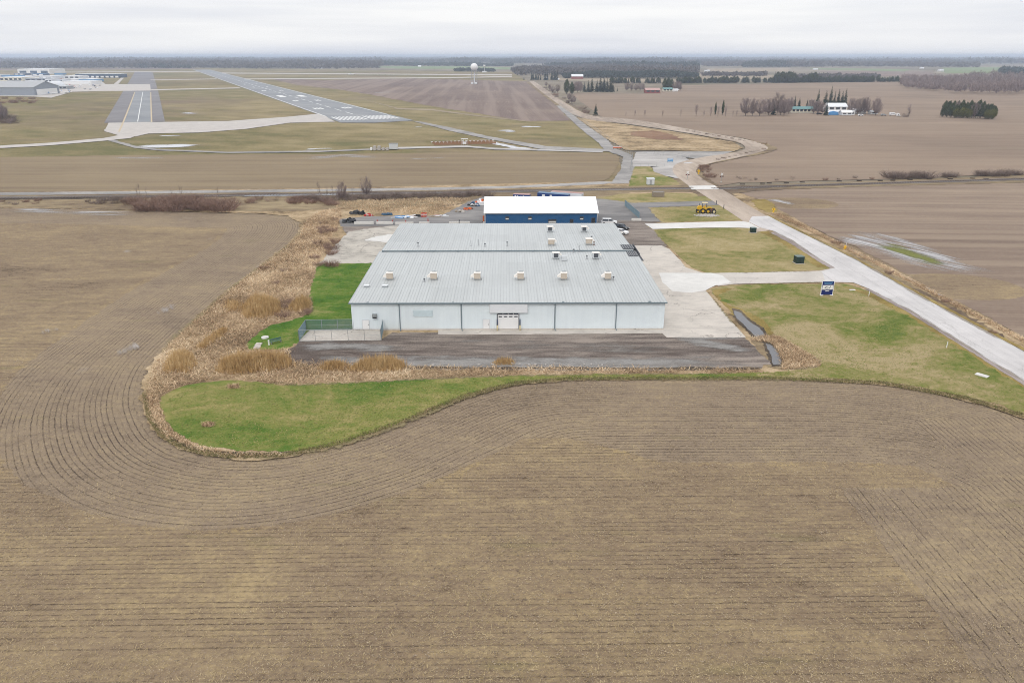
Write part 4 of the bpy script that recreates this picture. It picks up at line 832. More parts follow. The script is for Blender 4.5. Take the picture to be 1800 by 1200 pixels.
def small_unit(dark):
    r = empty("rooftop_unit")
    MB().slab(-0.75, 0.75, -0.6, 0.6, 0.35, 1.5).build("cabinet", M['tan_metal'] if not dark else M['grey_light'], r, bevel=0.03)
    MB().slab(-0.85, 0.85, -0.7, 0.7, 1.502, 1.6).build("lid", M['tan_light'], r)
    MB().slab(-0.5, 0.5, -0.66, -0.602, 0.5, 1.4).build("grille", M['charcoal'] if dark else M['tan_metal'], r)
    for x in (-0.7, 0.7):
        for y in (-0.55, 0.55): MB().box(x, y, 0, 0.09, 0.09, 0.346).build("leg", M['steel'], r)
    MB().prism([(0.752, 1.45), (1.3, 1.1), (1.3, 0.95), (0.752, 0.95)], 'y', -0.45, 0.45).build("hood", M['tan_light'], r)
    return r
for px, py, dk, lab in ((977, 455, 1, "dark-fronted rooftop unit near the roof step, left of the white roof box"), (1047, 455, 1, "dark-fronted rooftop unit near the roof step, farthest right"),
                        (969, 431, 0, "tan rooftop unit behind the roof step with a dark base"), (1035, 430, 0, "tan rooftop unit behind the roof step beside a rusty vent"),
                        (966.5, 408, 1, "grey louvred rooftop unit by the rear eave, left one of two"), (1026.5, 408, 1, "grey louvred rooftop unit by the rear eave, right one of two")):
    o = small_unit(dk); o.location = roofz(px, py); o.rotation_euler.z = WR; tag(o, lab, "air unit", "rear rooftop air units")
o = empty("roof_box", roofz(991.5, 458), WR); tag(o, "plain white box on the roof between two dark-fronted units", "roof box")
MB().slab(-0.6, 0.6, -0.5, 0.5, 0.1, 1.2).build("cabinet", M['grey_light'], o, bevel=0.03); MB().slab(-0.55, 0.55, -0.45, 0.45, 0, 0.1).build("curb", M['grey'], o)
for k, px in enumerate((644.5, 677)):
    o = empty("roof_hatch", roofz(px, 504), WR); tag(o, "low pale curb box near the front eave, %s one of two" % ("left", "right")[k], "roof hatch", "low roof hatches")
    MB().slab(-0.5, 0.5, -0.45, 0.45, 0, 0.32).build("curb", M['steel'], o); MB().slab(-0.54, 0.54, -0.49, 0.49, 0.32, 0.40).build("lid", M['white_panel'], o)
for k, (px, py, h, lab) in enumerate(((746, 495, 0.5, "short pipe vent left of the second tan air unit"), (735, 433.5, 0.9, "white pipe vent alone on the left of the rear roof"), (828, 432, 1.3, "pipe vent on the rear roof, left one of a close trio"),
                       (841, 431.5, 1.6, "tallest pipe vent in the middle of a close trio"), (852.5, 433, 0.6, "short vent on the right of a close trio"), (891.5, 432.5, 0.9, "single round vent right of the trio on the rear roof"),
                       (1031.5, 455, 0.6, "squat dark vent left of the right dark-fronted unit"), (1018, 443, 1.7, "thin tall pipe standing on the roof step"), (1008.5, 441, 0.7, "short thin pipe left of the tall one on the roof step"),
                       (1040, 419.5, 0.5, "small flat vent ahead of the right louvred unit"), (1044, 430.5, 0.8, "rusty vent cap beside the tan rooftop unit"), (1078, 493, 0.7, "little pipe right of the last tan air unit"))):
    o = empty("roof_vent", roofz(px, py), WR); tag(o, lab, "vent", "roof vents")
    MB().tube((0, 0, 0), (0, 0, h), 0.10 if h < 1.2 else 0.07, n=8).tube((0, 0, 0), (0, 0, 0.06), 0.3, 0.2, n=8).build("pipe", M['rust'] if 'rusty' in lab else M['grey'], o)
    if h < 1.2: MB().tube((0, 0, h + 0.02), (0, 0, h + 0.22), 0.26, 0.08, n=10).build("cap", M['rust'] if 'rusty' in lab else M['charcoal'], o)

# ------------------------------------------------------------------ fences
def fence(name, label, runs, h, slat, step=3.0, wire=True):
    r = empty(name, (*runs[0][0], 0)); tag(r, label, "fence"); ox, oy = runs[0][0]
    for (a, b, sl) in runs:
        a = Vector((a[0] - ox, a[1] - oy, 0)); b = Vector((b[0] - ox, b[1] - oy, 0)); L_ = (b - a).length; n = max(1, round(L_ / step)); d = (b - a).normalized(); ang = math.atan2(d.y, d.x)
        for k in range(n + 1):
            p = a + (b - a) * k / n; MB().tube(p, p + Vector((0, 0, h + 0.05)), 0.045, n=6).build("post", M['steel'], r)
        m = MB(); m.tube(a + Vector((0, 0, h)), b + Vector((0, 0, h)), 0.03, n=5); m.tube(a + Vector((0, 0, h * 0.5)), b + Vector((0, 0, h * 0.5)), 0.02, n=5); m.tube(a + Vector((0, 0, 0.12)), b + Vector((0, 0, 0.12)), 0.02, n=5); m.build("rail", M['steel'], r)
        g_ = MB()
        if sl:
            c = int(L_ / 0.14)
            for k in range(c): p = a + d * (k + 0.5) * L_ / c; g_.box(p.x, p.y, 0.1, 0.095, 0.012, h - 0.14, ang)
            g_.build("slat_panel", sl, r)
        elif wire:
            c = int(L_ / 0.22)
            for k in range(c):
                p = a + d * (k + 0.5) * L_ / c
                for sgn in (-1, 1): g_.tube(p + Vector((0, 0, 0.1)), p + d * sgn * min(h, 0.9) * 0.9 + Vector((0, 0, h - 0.05)), 0.006, n=3, cap=False)
            g_.build("wire_mesh", M['steel'], r)
    return r
A_, B_, C_, D_, E_ = gp(526, 600.3), gp(538.5, 581.5), gp(622, 580.3), gp(670, 598.8), gp(674, 581.2)
fence("chain_fence", "chain link enclosure with green and blue slats at the front left corner of the warehouse", [(A_, B_, M['slat']), (B_, C_, M['slat_green']), (A_, D_, None), (D_, E_, M['slat'])], 2.3, None)
fence("chain_fence", "blue slatted chain link fence standing in the rear yard right of the blue building", [(gp(1124, 385), gp(1098, 362), M['slat'])], 2.2, None, 4.0)
fence("chain_fence", "long wire airfield fence beside the dark track up to the gravel lot", [(gp(1108, 300), gp(1112, 276), None), (gp(1112, 276), gp(1062, 242), None), (gp(1062, 242), gp(985, 184), None)], 2.4, None, 6.0, wire=False)
fence("post_fence", "line of short posts along the near edge of the gravel lot", [(gp(1112, 293), gp(1168, 293), None)], 1.3, None, 4.0, wire=False)
fence("post_fence", "line of short posts along the far edge of the gravel lot", [(gp(1150, 270), gp(1208, 280), None)], 1.3, None, 4.0, wire=False)

# ------------------------------------------------------------------ blue workshop behind
BX0, BX1, BY, BD, BE, BR = -8.3, 26.5, 229.0, 18.6, 4.7, 7.9
bs = empty("workshop", (BX0, BY, 0), WR); tag(bs, "royal blue metal workshop with a bright white gable roof, behind the warehouse", "workshop"); BWd = BX1 - BX0
w = MB(); w.prism([(0, 0), (0, BE), (BD / 2, BR - 0.15), (BD, BE), (BD, 0)], 'x', 0, BWd)
for k in range(58): w.box(0.3 + k * (BWd - 0.6) / 57, -0.02, 0.05, 0.09, 0.05, BE - 0.15)
w.build("wall", M['blue_wall'], bs)
for s_ in (0, 1):
    r = MB(); y0, y1 = (-0.5, BD / 2 + 0.02) if not s_ else (BD + 0.5, BD / 2 - 0.02); sl = (BR - BE) / (BD / 2)
    z0 = BE - 0.5 * sl + 0.05; r.prism([(y0, z0), (y0, z0 + 0.16), (y1, BR + 0.2), (y1, BR + 0.04)], 'x', -0.5, BWd + 0.5)
    if not s_:
        for k in range(40): x = -0.45 + (BWd + 0.9) * k / 39; r.prism([(y0, z0 + 0.16), (y0, z0 + 0.20), (y1, BR + 0.24), (y1, BR + 0.20)], 'x', x - 0.03, x + 0.03)
    r.build("roof", M['roof_white'], bs)
MB().slab(BWd + 0.02, BWd + 0.12, -0.1, 0.0, 0, BE).slab(-0.12, -0.02, -0.1, 0.0, 0, BE).build("corner_trim", M['white'], bs)
for px, zc, ww, hh, pale_low in ((891.5, 3.05, 1.15, 1.0, 1), (931.5, 3.05, 1.15, 1.0, 1), (971, 2.1, 2.5, 1.2, 1), (1005, 2.1, 1.1, 1.2, 0), (1022.5, 3.0, 1.2, 1.0, 1), (1043, 2.2, 1.2, 1.9, 0)):  # some windows have a light grey lower pane
    x = gp(px, 384, zc)[0] / gp(px, 384, zc)[1] * BY - BX0
    o = MB().slab(x - ww / 2, x + ww / 2, -0.12, -0.05, zc - hh / 2, zc + hh / 2).build("window", M['charcoal'], bs); MB().slab(x - ww / 2 + 0.1, x + ww / 2 - 0.1, -0.14, -0.119, zc - hh / 2 + 0.1, zc + hh * (0.0 if pale_low else 0.35)).build("pane", M['grey_light'] if pale_low else M['glass'], o)
    MB().slab(x - ww / 2 + 0.1, x + ww / 2 - 0.1, -0.14, -0.119, zc + hh * (0.02 if pale_low else 0.37), zc + hh / 2 - 0.06).build("pane", M['glass'], o)

# shipping containers
def container(label, p, rz, ln, body, roofm, patches):
    r = empty("shipping_container", (*p, 0), rz); tag(r, label, "container", "shipping containers behind the workshop")
    b = MB(); b.slab(0, ln, 0, 2.44, 0.12, 2.55)
    for k in range(int(ln / 0.3)): b.box(0.15 + k * 0.3, -0.02, 0.25, 0.14, 0.05, 2.2)
    b.build("body", body, r); MB().slab(-0.02, ln + 0.02, -0.02, 2.46, 2.552, 2.63).build("roof", roofm, r)
    for (a, c, z0, z1) in patches: MB().slab(a, c, -0.07, -0.05, z0, z1).build("sign_patch", M['white'], r)
    d = MB()
    for y in (0.5, 1.0, 1.45, 1.95): d.tube((ln + 0.06, y, 0.2), (ln + 0.06, y, 2.4), 0.025, n=5)
    d.build("door_bar", M['steel'], r)
def at_h(px, py, z): return gp(px, py, z)
container("short blue container with white lettering patches, left one behind the white roof", at_h(902, 341.5, 2.6), -0.22, 6.1, M['blue_box'], M['pink_roof'], [(0.6, 1.1, 0.4, 2.3), (1.4, 1.9, 0.4, 2.2), (2.6, 3.2, 0.5, 2.0), (3.7, 4.1, 0.4, 2.2), (4.9, 5.5, 0.5, 1.6)])
container("long blue container with white patches, middle one behind the white roof", at_h(944.5, 338.5, 2.6), -0.42, 12.2, M['blue_box'], paint("container_roof_blue", (0.16, 0.24, 0.36), .7), [(1.9, 3.1, 0.9, 2.1), (5.0, 5.9, 0.8, 2.1), (8.6, 9.3, 0.5, 1.8)])
container("white container with a faded pink roof, right one behind the white roof", at_h(968, 336.5, 2.6), -0.42, 12.2, M['white_panel'], M['pink_roof'], [])

# ------------------------------------------------------------------ yard things
blk = [(640, 394.5, 6.2), (676.5, 394, 5.4), (711, 395, 5.8), (746, 394.8, 3.3), (798, 394.6, 3.1), (817, 394, 3.3), (858, 394.6, 3.4)]
for k, (px, py, ln) in enumerate(blk):
    o = empty("concrete_block", (*gp(px, py), 0), WR + random.uniform(-0.02, 0.02)); tag(o, "white concrete barrier block behind the warehouse, %s of the broken row" % ordn(k, 7), "barrier block", "white barrier blocks behind the warehouse")
    b = MB(); b.prism([(-0.35, 0), (-0.30, 0.85), (0.30, 0.85), (0.35, 0)], 'x', -ln / 2, ln / 2); b.build("block", M['block'], o, bevel=0.04)
    l = MB()
    for q in (-ln * .25, ln * .25): l.tube((q - 0.15, 0, 0.8), (q + 0.15, 0, 0.98), 0.03, n=5)
    l.build("lifting_loop", M['steel'], o)
o = empty("concrete_block", (*gp(1118.5, 388), 0), 0); tag(o, "long white concrete block at the near end of the blue slatted fence", "barrier block")
MB().prism([(-0.35, 0), (-0.30, 0.75), (0.30, 0.75), (0.35, 0)], 'x', -1.6, 1.6).build("block", M['block'], o, bevel=0.04); MB().tube((-.5, 0, .7), (-.2, 0, .9), .03, n=5).build("lifting_loop", M['steel'], o)
for k, (px, py) in enumerate(((663.5, 393.5), (690.5, 394), (713.5, 394.5), (752.5, 391.5), (807.5, 393.5))):
    o = empty("marker_post", (*gp(px, py), 0)); tag(o, "dark red marker post by the white barrier blocks, %s of five" % ordn(k, 5), "marker post", "red posts between the barrier blocks")
    MB().tube((0, 0, 0), (0, 0, 1.35), 0.16, 0.13, n=8).build("post", M['red'] if k != 4 else M['charcoal'], o); MB().box(0, 0, 0, 0.5, 0.5, 0.1).build("base", M['charcoal'], o)
def heap(name, label, cat, p, rad, h, mats, n=26, flat=False):
    r = empty(name, (*p, 0)); tag(r, label, cat)
    for mi, m in enumerate(mats):
        b = MB()
        for k in range(n // len(mats)):
            a = random.uniform(0, 6.28); q = rad * math.sqrt(random.random()); z = h * (1 - q / rad) * random.uniform(0.2, 1); x, y = q * math.cos(a), q * 0.6 * math.sin(a)
            if name == "tire_pile":
                t = random.uniform(0, 3.14); ring = []
                R_, r_ = random.uniform(0.4, 0.6), 0.16; tilt = random.uniform(-0.7, 0.7)
                Mx = Matrix.Translation((x, y, z * 0.8 + 0.2)) @ Matrix.Rotation(t, 4, 'Z') @ Matrix.Rotation(tilt, 4, 'X'); vs = []; N_, n_ = 12, 6
                for i in range(N_):
                    for j in range(n_):
                        A1, A2 = 6.283 * i / N_, 6.283 * j / n_; vs.append(Mx @ Vector(((R_ + r_ * math.cos(A2)) * math.cos(A1), (R_ + r_ * math.cos(A2)) * math.sin(A1), r_ * math.sin(A2))))
                b.add(vs, [(i * n_ + j, i * n_ + (j + 1) % n_, ((i + 1) % N_) * n_ + (j + 1) % n_, ((i + 1) % N_) * n_ + j) for i in range(N_) for j in range(n_)])
            elif flat: b.box(x, y, z * 0.5, random.uniform(0.5, 3), random.uniform(0.2, 0.9), random.uniform(0.05, 0.3), random.uniform(-0.5, 0.5))
            else: b.ball(x, y, z * 0.7 + 0.15, random.uniform(0.25, 0.7), random.uniform(0.25, 0.6), random.uniform(0.2, 0.5), 7, 5, 0.25)
        b.build(("tire" if name == "tire_pile" else "piece"), m, r)
    return r
heap("tire_pile", "heap of black tires at the left end of the white barrier blocks", "tire pile", gp(613, 391), 2.6, 2.2, [M['black'], M['charcoal']], 30)
heap("tire_pile", "heap of dark tires at the back edge of the rear yard", "tire pile", gp(627, 376), 2.4, 1.3, [M['black'], M['charcoal']], 22)
heap("tarp_pile", "low heap under a black tarpaulin beside the dark tires", "tarp pile", gp(638.5, 377), 1.3, 1.5, [M['black']], 12)
heap("scrap_pile", "heap of faded red scrap beside the black tarpaulin", "scrap pile", gp(648, 379.5), 1.4, 1.2, [M['red'], M['pink_roof']], 18)
heap("tarp_pile", "long low heap under a blue tarpaulin at the yard edge", "tarp pile", gp(681, 378), 1.7, 1.0, [paint("dull_blue_tarp", (0.045, 0.10, 0.17), 0.7)], 16)
heap("sheet_pile", "stack of white and blue sheets lying along the yard edge", "sheet pile", gp(712, 382), 3.6, 0.7, [M['white'], M['white_panel'], M['tarp_blue']], 26, True)
heap("scrap_pile", "dark scrap with white tops between the sheets and the red barrels", "scrap pile", gp(732, 380), 1.5, 1.3, [M['black'], M['white'], M['rust']], 18, True)
for k in range(6):
    q = gp(742 + (k % 3) * 3.4, 381.5 - (k // 3) * 2.4); o = empty("barrel", (*q, 0)); tag(o, "bright red and white barrel in the cluster at the yard edge", "barrel", "red and white barrels")
    b = MB(); b.tube((0, 0, 0), (0, 0, 0.55), 0.32, n=10); b.tube((0, 0, 0.8), (0, 0, 1.1), 0.30, 0.27, n=10); b.build("body", M['orange'] if k % 2 else M['red'], o); MB().tube((0, 0, 0.551), (0, 0, 0.799), 0.31, n=10).build("band", M['white'], o)
heap("plank_pile", "loose pale planks lying right of the red barrels", "plank pile", gp(762, 381), 2.2, 0.4, [M['wood'], M['rock']], 12, True)
heap("sheet_pile", "pale pink sheets lying at the right end of the yard edge", "sheet pile", gp(775, 379.5), 1.9, 0.5, [M['white_panel'], M['pink_roof']], 9, True)
heap("scrap_pile", "dark red scrap on the slope of junk left of the workshop", "scrap pile", gp(822, 368), 1.7, 1.1, [M['rust'], M['orange']], 14)
heap("rubble_pile", "pale rubble at the foot of the junk slope", "rubble pile", gp(808, 373), 1.8, 0.8, [M['rock'], M['wood']], 16)
heap("junk_pile", "dark blue and white junk halfway up the slope", "junk pile", gp(833, 362), 2.3, 2.0, [M['black'], paint("junk_blue", (0.03, 0.07, 0.14), .6), M['white']], 24)
heap("junk_pile", "red and orange plastic junk beside the corner of the white roof", "junk pile", gp(846, 357), 2.0, 2.6, [M['red'], M['orange'], M['white'], M['yellow']], 26)
o = empty("white_crate", (*gp(845, 361), 0)); tag(o, "plain white crate in front of the red junk by the workshop", "crate"); MB().box(0, 0, 0.1, 2.3, 1.2, 1.0).build("body", M['white'], o); MB().box(0, 0, 1.1, 2.4, 1.3, 0.1).build("lid", M['white_panel'], o); MB().box(0, 0, 0, 2.0, 0.9, 0.1).build("pallet", M['wood'], o)
o = empty("orange_sign", (*gp(850, 391), 0)); tag(o, "narrow orange road marker leaning by the left corner of the workshop", "marker"); MB().box(0, 0, 0.3, 0.5, 0.06, 1.9).build("panel", M['orange'], o); MB().box(0, 0, 0, 0.8, 0.6, 0.3).build("base", M['black'], o)

def car(label, p, rz, paintm, ln=4.8, ht=1.75, wd=1.9):
    r = empty("parked_car", (*p, 0), rz); tag(r, label, "car"); h = ht
    body = MB(); body.prism([(-ln / 2, 0.35), (-ln / 2, 0.95), (-ln / 2 + 0.25, 1.05), (ln / 2 - 1.25, 1.08), (ln / 2 - 0.15, 0.92), (ln / 2, 0.7), (ln / 2, 0.35)], 'y', -wd / 2, wd / 2)
    body.build("body", paintm, r, bevel=0.06)
    g_ = MB(); g_.add([(x, s * y, z) for (x, y, z) in ((-ln / 2 + 0.15, wd / 2 - 0.08, 1.04), (ln / 2 - 1.15, wd / 2 - 0.08, 1.06), (ln / 2 - 1.95, wd / 2 - 0.25, h - 0.06), (-ln / 2 + 0.5, wd / 2 - 0.25, h - 0.06)) for s in (-1, 1)],
          [(0, 2, 4, 6), (1, 7, 5, 3), (0, 1, 3, 2), (2, 3, 5, 4), (4, 5, 7, 6), (6, 7, 1, 0)]); g_.build("window", M['glass'], r)
    MB().slab(-ln / 2 + 0.42, ln / 2 - 1.9, -wd / 2 + 0.2, wd / 2 - 0.2, h - 0.06, h).build("roof", paintm, r, bevel=0.02)
    pl = MB()
    for s in (-1, 1):
        for x in (-ln / 2 + 0.3, -0.2, ln / 2 - 1.5): pl.tube((x, s * (wd / 2 - 0.07), 1.04), (x * 0.92 - 0.15, s * (wd / 2 - 0.22), h - 0.04), 0.05, n=4)
    pl.build("pillar", paintm, r)
    for x in (-ln / 2 + 0.85, ln / 2 - 0.9):
        for s in (-1, 1):
            wv = MB().tube((x, s * (wd / 2 - 0.2), 0.36), (x, s * (wd / 2 + 0.02), 0.36), 0.36, n=14).build("wheel", M['black'], r); MB().tube((x, s * (wd / 2 + 0.022), 0.36), (x, s * (wd / 2 + 0.03), 0.36), 0.2, n=10).build("rim", M['steel'], wv)
    for s in (-1, 1): MB().box(ln / 2 - 0.05, s * (wd / 2 - 0.3), 0.72, 0.14, 0.36, 0.14).build("headlight", M['white'], r)
    return r
car("white car parked by the right corner of the blue workshop", gp(1070.5, 393.5), -0.06, M['car_white'], 5.0)
car("black car nosed out beyond the rear right corner of the warehouse", gp(1092.5, 403.5), -0.75, M['car_black'], 4.7)
car("white car mostly hidden by the roof edge in front of the black car", gp(1091, 411), -0.55, M['car_white'], 4.6, 1.5)

# old yellow scraper on a bed of stones
sc = empty("earth_mover", (*gp(1240, 374.5), 0), -0.15); tag(sc, "old yellow earth mover on big tires displayed on a bed of stones", "earth mover")
b = MB(); b.prism([(-2.9, 1.2), (-3.0, 1.9), (-2.5, 2.5), (-1.5, 2.55), (-1.2, 1.2)], 'y', -0.75, 0.75); b.build("engine_hood", M['yellow'], sc, bevel=0.08)
MB().tube((-2.2, 0.2, 2.5), (-2.2, 0.2, 3.3), 0.08, n=8).build("exhaust", M['charcoal'], sc)
b = MB(); b.slab(-1.3, 0.3, -0.7, 0.7, 1.3, 1.9); b.slab(-0.9, -0.2, -0.35, 0.35, 1.9, 2.4); b.slab(-0.35, -0.2, -0.35, 0.35, 2.4, 2.9); b.build("operator_platform", M['yellow'], sc)
c_ = MB()
for x in (-1.2, 0.2):
    for y in (-0.65, 0.65): c_.tube((x, y, 1.9), (x, y, 3.5), 0.05, n=5)
c_.build("canopy_post", M['charcoal'], sc); MB().slab(-1.4, 0.4, -0.85, 0.85, 3.5, 3.6).build("canopy", M['cream'], sc)
b = MB(); b.prism([(0.3, 1.5), (0.3, 1.9), (1.3, 2.2), (2.0, 1.9), (2.0, 1.6), (1.2, 1.8)], 'y', -0.25, 0.25); b.build("gooseneck", M['yellow'], sc)
b = MB(); b.prism([(1.2, 0.6), (1.3, 1.7), (3.0, 1.6), (3.2, 0.7), (2.6, 0.45)], 'y', -0.9, -0.8); b.prism([(1.2, 0.6), (1.3, 1.7), (3.0, 1.6), (3.2, 0.7), (2.6, 0.45)], 'y', 0.8, 0.9); b.slab(1.3, 3.0, -0.8, 0.8, 0.5, 0.6); b.build("bowl", M['rust'], sc)
for x, rr in ((-1.0, 0.85), (0.75, 0.8), (-2.6, 0.6), (2.7, 0.75)):
    for s in (-1, 1):
        wv = MB().tube((x, s * 0.75, rr), (x, s * 1.25, rr), rr, n=18).build("wheel", M['black'], sc); MB().tube((x, s * 1.252, rr), (x, s * 1.28, rr), rr * 0.55, n=12).build("rim", M['yellow'] if x < 2 else M['cream'], wv)
rk = MB()
for k in range(110):
    a = random.uniform(0, 6.28); q = math.sqrt(random.random()); rk.ball(q * 4.3 * math.cos(a), q * 2.2 * math.sin(a) - 0.7, 0.08, random.uniform(0.2, 0.42), random.uniform(0.2, 0.4), random.uniform(0.12, 0.25), 6, 4, 0.3)
o = rk.build("stone_bed", M['rock']); o.location = (*gp(1242, 378.5), 0); tag(o, "oval bed of pale stones under the yellow earth mover", "stone bed")
for q, nm, lab in (((1272, 367), "valve_post", "small dark post right of the yellow earth mover"), ((1259, 359.5), "valve_post", "dark post at the road corner beyond the earth mover")):
    o = empty(nm, (*gp(*q), 0)); tag(o, lab, "post"); MB().tube((0, 0, 0), (0, 0, 1.3), 0.15, 0.12, n=8).build("pipe", M['charcoal'], o); MB().tube((0, 0, 1.3), (0, 0, 1.45), 0.2, 0.05, n=8).build("cap", M['charcoal'], o)

# cabinets, sign and roadside signs
for px, py, wd, dp, ht, lab in ((1323.2, 409, 1.55, 1.4, 1.55, "smaller dark green utility cabinet at the end of the upper driveway"), (1403.5, 462.3, 2.05, 1.9, 1.85, "larger dark green utility cabinet on the lawn above the main driveway")):
    o = empty("utility_cabinet", (*gp(px, py), 0), 0.1); tag(o, lab, "utility cabinet", "green utility cabinets")
    MB().slab(-wd / 2, wd / 2, -dp / 2, dp / 2, 0.12, ht).build("cabinet", M['dark_green'], o, bevel=0.03); MB().slab(-wd / 2 - 0.03, wd / 2 + 0.03, -dp / 2 - 0.03, dp / 2 + 0.03, ht, ht + 0.07).build("lid", paint("lid_green", (0.10, 0.15, 0.14), 0.4), o)
    MB().slab(-wd / 2 - 0.15, wd / 2 + 0.15, -dp / 2 - 0.15, dp / 2 + 0.15, 0, 0.12).build("pad", M['concrete'], o); MB().slab(-0.02, 0.02, -dp / 2 - 0.02, -dp / 2, 0.15, ht - 0.1).build("door_gap", M['black'], o)
sg = empty("billboard", (*gp(1452.5, 519.2), 0), 0.04); tag(sg, "navy and white real estate style sign board on the lawn by the driveway", "sign board")
SH = 3.35; hw = 1.28
MB().slab(-hw, hw, -0.05, 0.05, 0.18, SH).build("board", M['navy'], sg)
for x in (-hw - 0.07, hw + 0.07): MB().box(x, 0.02, 0, 0.12, 0.12, SH + 0.05).build("post", M['white'], sg)
MB().slab(-hw, hw, -0.08, 0.08, SH, SH + 0.08).build("top_rail", M['white'], sg)
for x in (-hw + 0.15, hw - 0.15): MB().slab(x - 0.3, x + 0.3, -0.2, 0.2, 0, 0.2).build("foot", M['white'], sg)
MB().slab(-hw + 0.08, hw - 0.08, -0.075, -0.051, 1.38, 2.42).build("white_panel", M['white'], sg)
t_ = MB(); random.seed(5)
for row, z in enumerate((2.95, 2.66)):
    x = -0.95 + 0.12 * row
    while x < 0.92 - 0.12 * row:
        ww = random.uniform(0.08, 0.16); t_.slab(x, x + ww, -0.075, -0.051, z, z + 0.2); x += ww + 0.05
t_.build("lettering", M['sign_blue'], sg)
t_ = MB()
for k in range(5): t_.slab(-0.42 + k * 0.18, -0.42 + k * 0.18 + 0.135, -0.075, -0.051, 0.98, 1.22)
t_.build("lettering", M['white'], sg)
t_ = MB()
t_.prism([(-0.75, 1.62), (-0.62, 2.0), (-0.2, 2.12), (0.15, 2.22), (0.05, 2.1), (-0.35, 1.96), (-0.5, 1.75)], 'y', -0.095, -0.076); t_.prism([(0.35, 1.65), (0.55, 2.25), (0.68, 2.25), (0.5, 1.65)], 'y', -0.095, -0.076); t_.prism([(-0.3, 1.6), (0.2, 1.78), (0.3, 1.7), (-0.2, 1.52)], 'y', -0.095, -0.076)
t_.build("emblem", M['charcoal'], sg)
def diamond(label, p, s, rz=0.0, h=2.3, plate='d'):
    r = empty("road_sign", (*p, 0), rz); tag(r, label, "road sign")
    MB().tube((0, 0.05, 0), (0, 0.05, h + s * 0.6), 0.05, n=6).build("post", M['steel'], r)
    b = MB()
    if plate == 'd': b.prism([(0, h - s), (s, h), (0, h + s), (-s, h)], 'y', -0.03, 0.0)
    else: b.slab(-s, s, -0.03, 0, h - s, h + s)
    b.build("plate", M['sign_yellow'], r); MB().slab(-s * 0.45, s * 0.45, -0.03, 0, h - s * 1.75, h - s * 1.05).build("tab", M['sign_yellow'], r)
    b = MB(); b.slab(-0.04, 0.04, -0.045, -0.031, h - s * 0.5, h + s * 0.3); b.prism([(-0.14, h + s * .25), (0, h + s * .55), (0.14, h + s * .25)], 'y', -0.045, -0.031); b.build("arrow", M['black'], r)
diamond("yellow diamond road sign beside the orange bank at the bend in the road", gp(1358.5, 380), 0.62, -0.2)
diamond("yellow warning sign in the bushes at the rail crossing bend", gp(1227.5, 310), 0.75, 0.2)
o = empty("hydrant_marker", (*gp(1485, 438), 0)); tag(o, "yellow hydrant with a white top in the dry roadside ditch", "hydrant")
MB().tube((0, 0, 0), (0, 0, 0.9), 0.26, 0.22, n=10).tube((-0.42, 0, 0.55), (0.42, 0, 0.55), 0.12, n=8).tube((0, 0, 0), (0, 0, 0.1), 0.4, n=10).build("barrel", M['sign_yellow'], o); MB().tube((0, 0, 0.9), (0, 0, 1.15), 0.25, 0.1, n=10).build("cap", M['sign_yellow'], o); MB().tube((0.1, 0, 0.9), (0.25, 0, 1.8), 0.07, n=6).build("flag", M['white'], o)
def post(label, p, h, m, cap=None):
    o = empty("marker_stake", (*p, 0)); tag(o, label, "stake"); MB().tube((0, 0, 0), (0.05, 0, h), 0.07, n=6).build("post", m, o); MB().tube((0.05, 0, h), (0.05, 0, h + 0.12), 0.08, n=6).build("cap", cap or m, o)
post("thin white stake in the lawn beside the road, lower right", gp(1663.5, 611), 1.0, M['white'])
post("leaning white stake on the lawn near the sign board", gp(1527, 520), 1.0, M['white'])
o = MB().box(0, 0, 0, 1.9, 1.1, 0.14, 0.0).box(0, 0, 0.14, 0.5, 0.5, 0.05).build("manhole_slab", M['concrete_new']); o.location = (*gp(1726, 660), 0); o.rotation_euler.z = -0.9; tag(o, "pale flat manhole slab in the lawn near the road", "manhole")
o = MB().box(0, 0, 0, 1.3, 0.7, 0.14).box(0, 0, 0.14, 0.4, 0.4, 0.05).build("manhole_slab", M['concrete_new']); o.location = (*gp(1498, 510), 0); tag(o, "small pale slab in the lawn right of the sign board", "manhole")
for k, (px, py) in enumerate(((1310, 545), (1292, 571))): pass
# rail crossing
def signal(label, p, rz, h=3.6):
    r = empty("crossing_signal", (*p, 0), rz); tag(r, label, "rail signal", "rail crossing signals")
    MB().tube((0, 0, 0), (0, 0, h), 0.09, n=8).build("mast", M['steel'], r); b = MB()
    for a in (0.78, -0.78):
        d = Vector((math.cos(a), 0, math.sin(a))) * 0.75; n = Vector((-math.sin(a), 0, math.cos(a))) * 0.12; c = Vector((0, -0.11, h - 0.1)); y = Vector((0, 0.03 if a > 0 else -0.03, 0))
        b.add([c - d - n + y, c + d - n + y, c + d + n + y, c - d + n + y, c - d - n + y * 0.2, c + d - n + y * .2, c + d + n + y * .2, c - d + n + y * .2], [(0, 1, 2, 3), (7, 6, 5, 4), (0, 4, 5, 1), (1, 5, 6, 2), (2, 6, 7, 3), (3, 7, 4, 0)])
    b.build("crossbuck", M['white'], r)
    for s in (-1, 1): l = MB().tube((s * 0.55, -0.1, h - 1.0), (s * 0.55, -0.2, h - 1.0), 0.3, n=12).build("light", M['black'], r); MB().tube((s * 0.55, -0.201, h - 1.0), (s * 0.55, -0.21, h - 1.0), 0.13, n=8).build("lens", M['red'], l)
    MB().box(0, 0, 0, 0.6, 0.6, 0.5).build("base", M['concrete'], r)
signal("railway crossing signal with crossed white boards on the field side of the road", gp(1267.5, 321), 0.3); signal("railway crossing signal on the yard side of the road", gp(1208, 316), -0.3, 3.2)
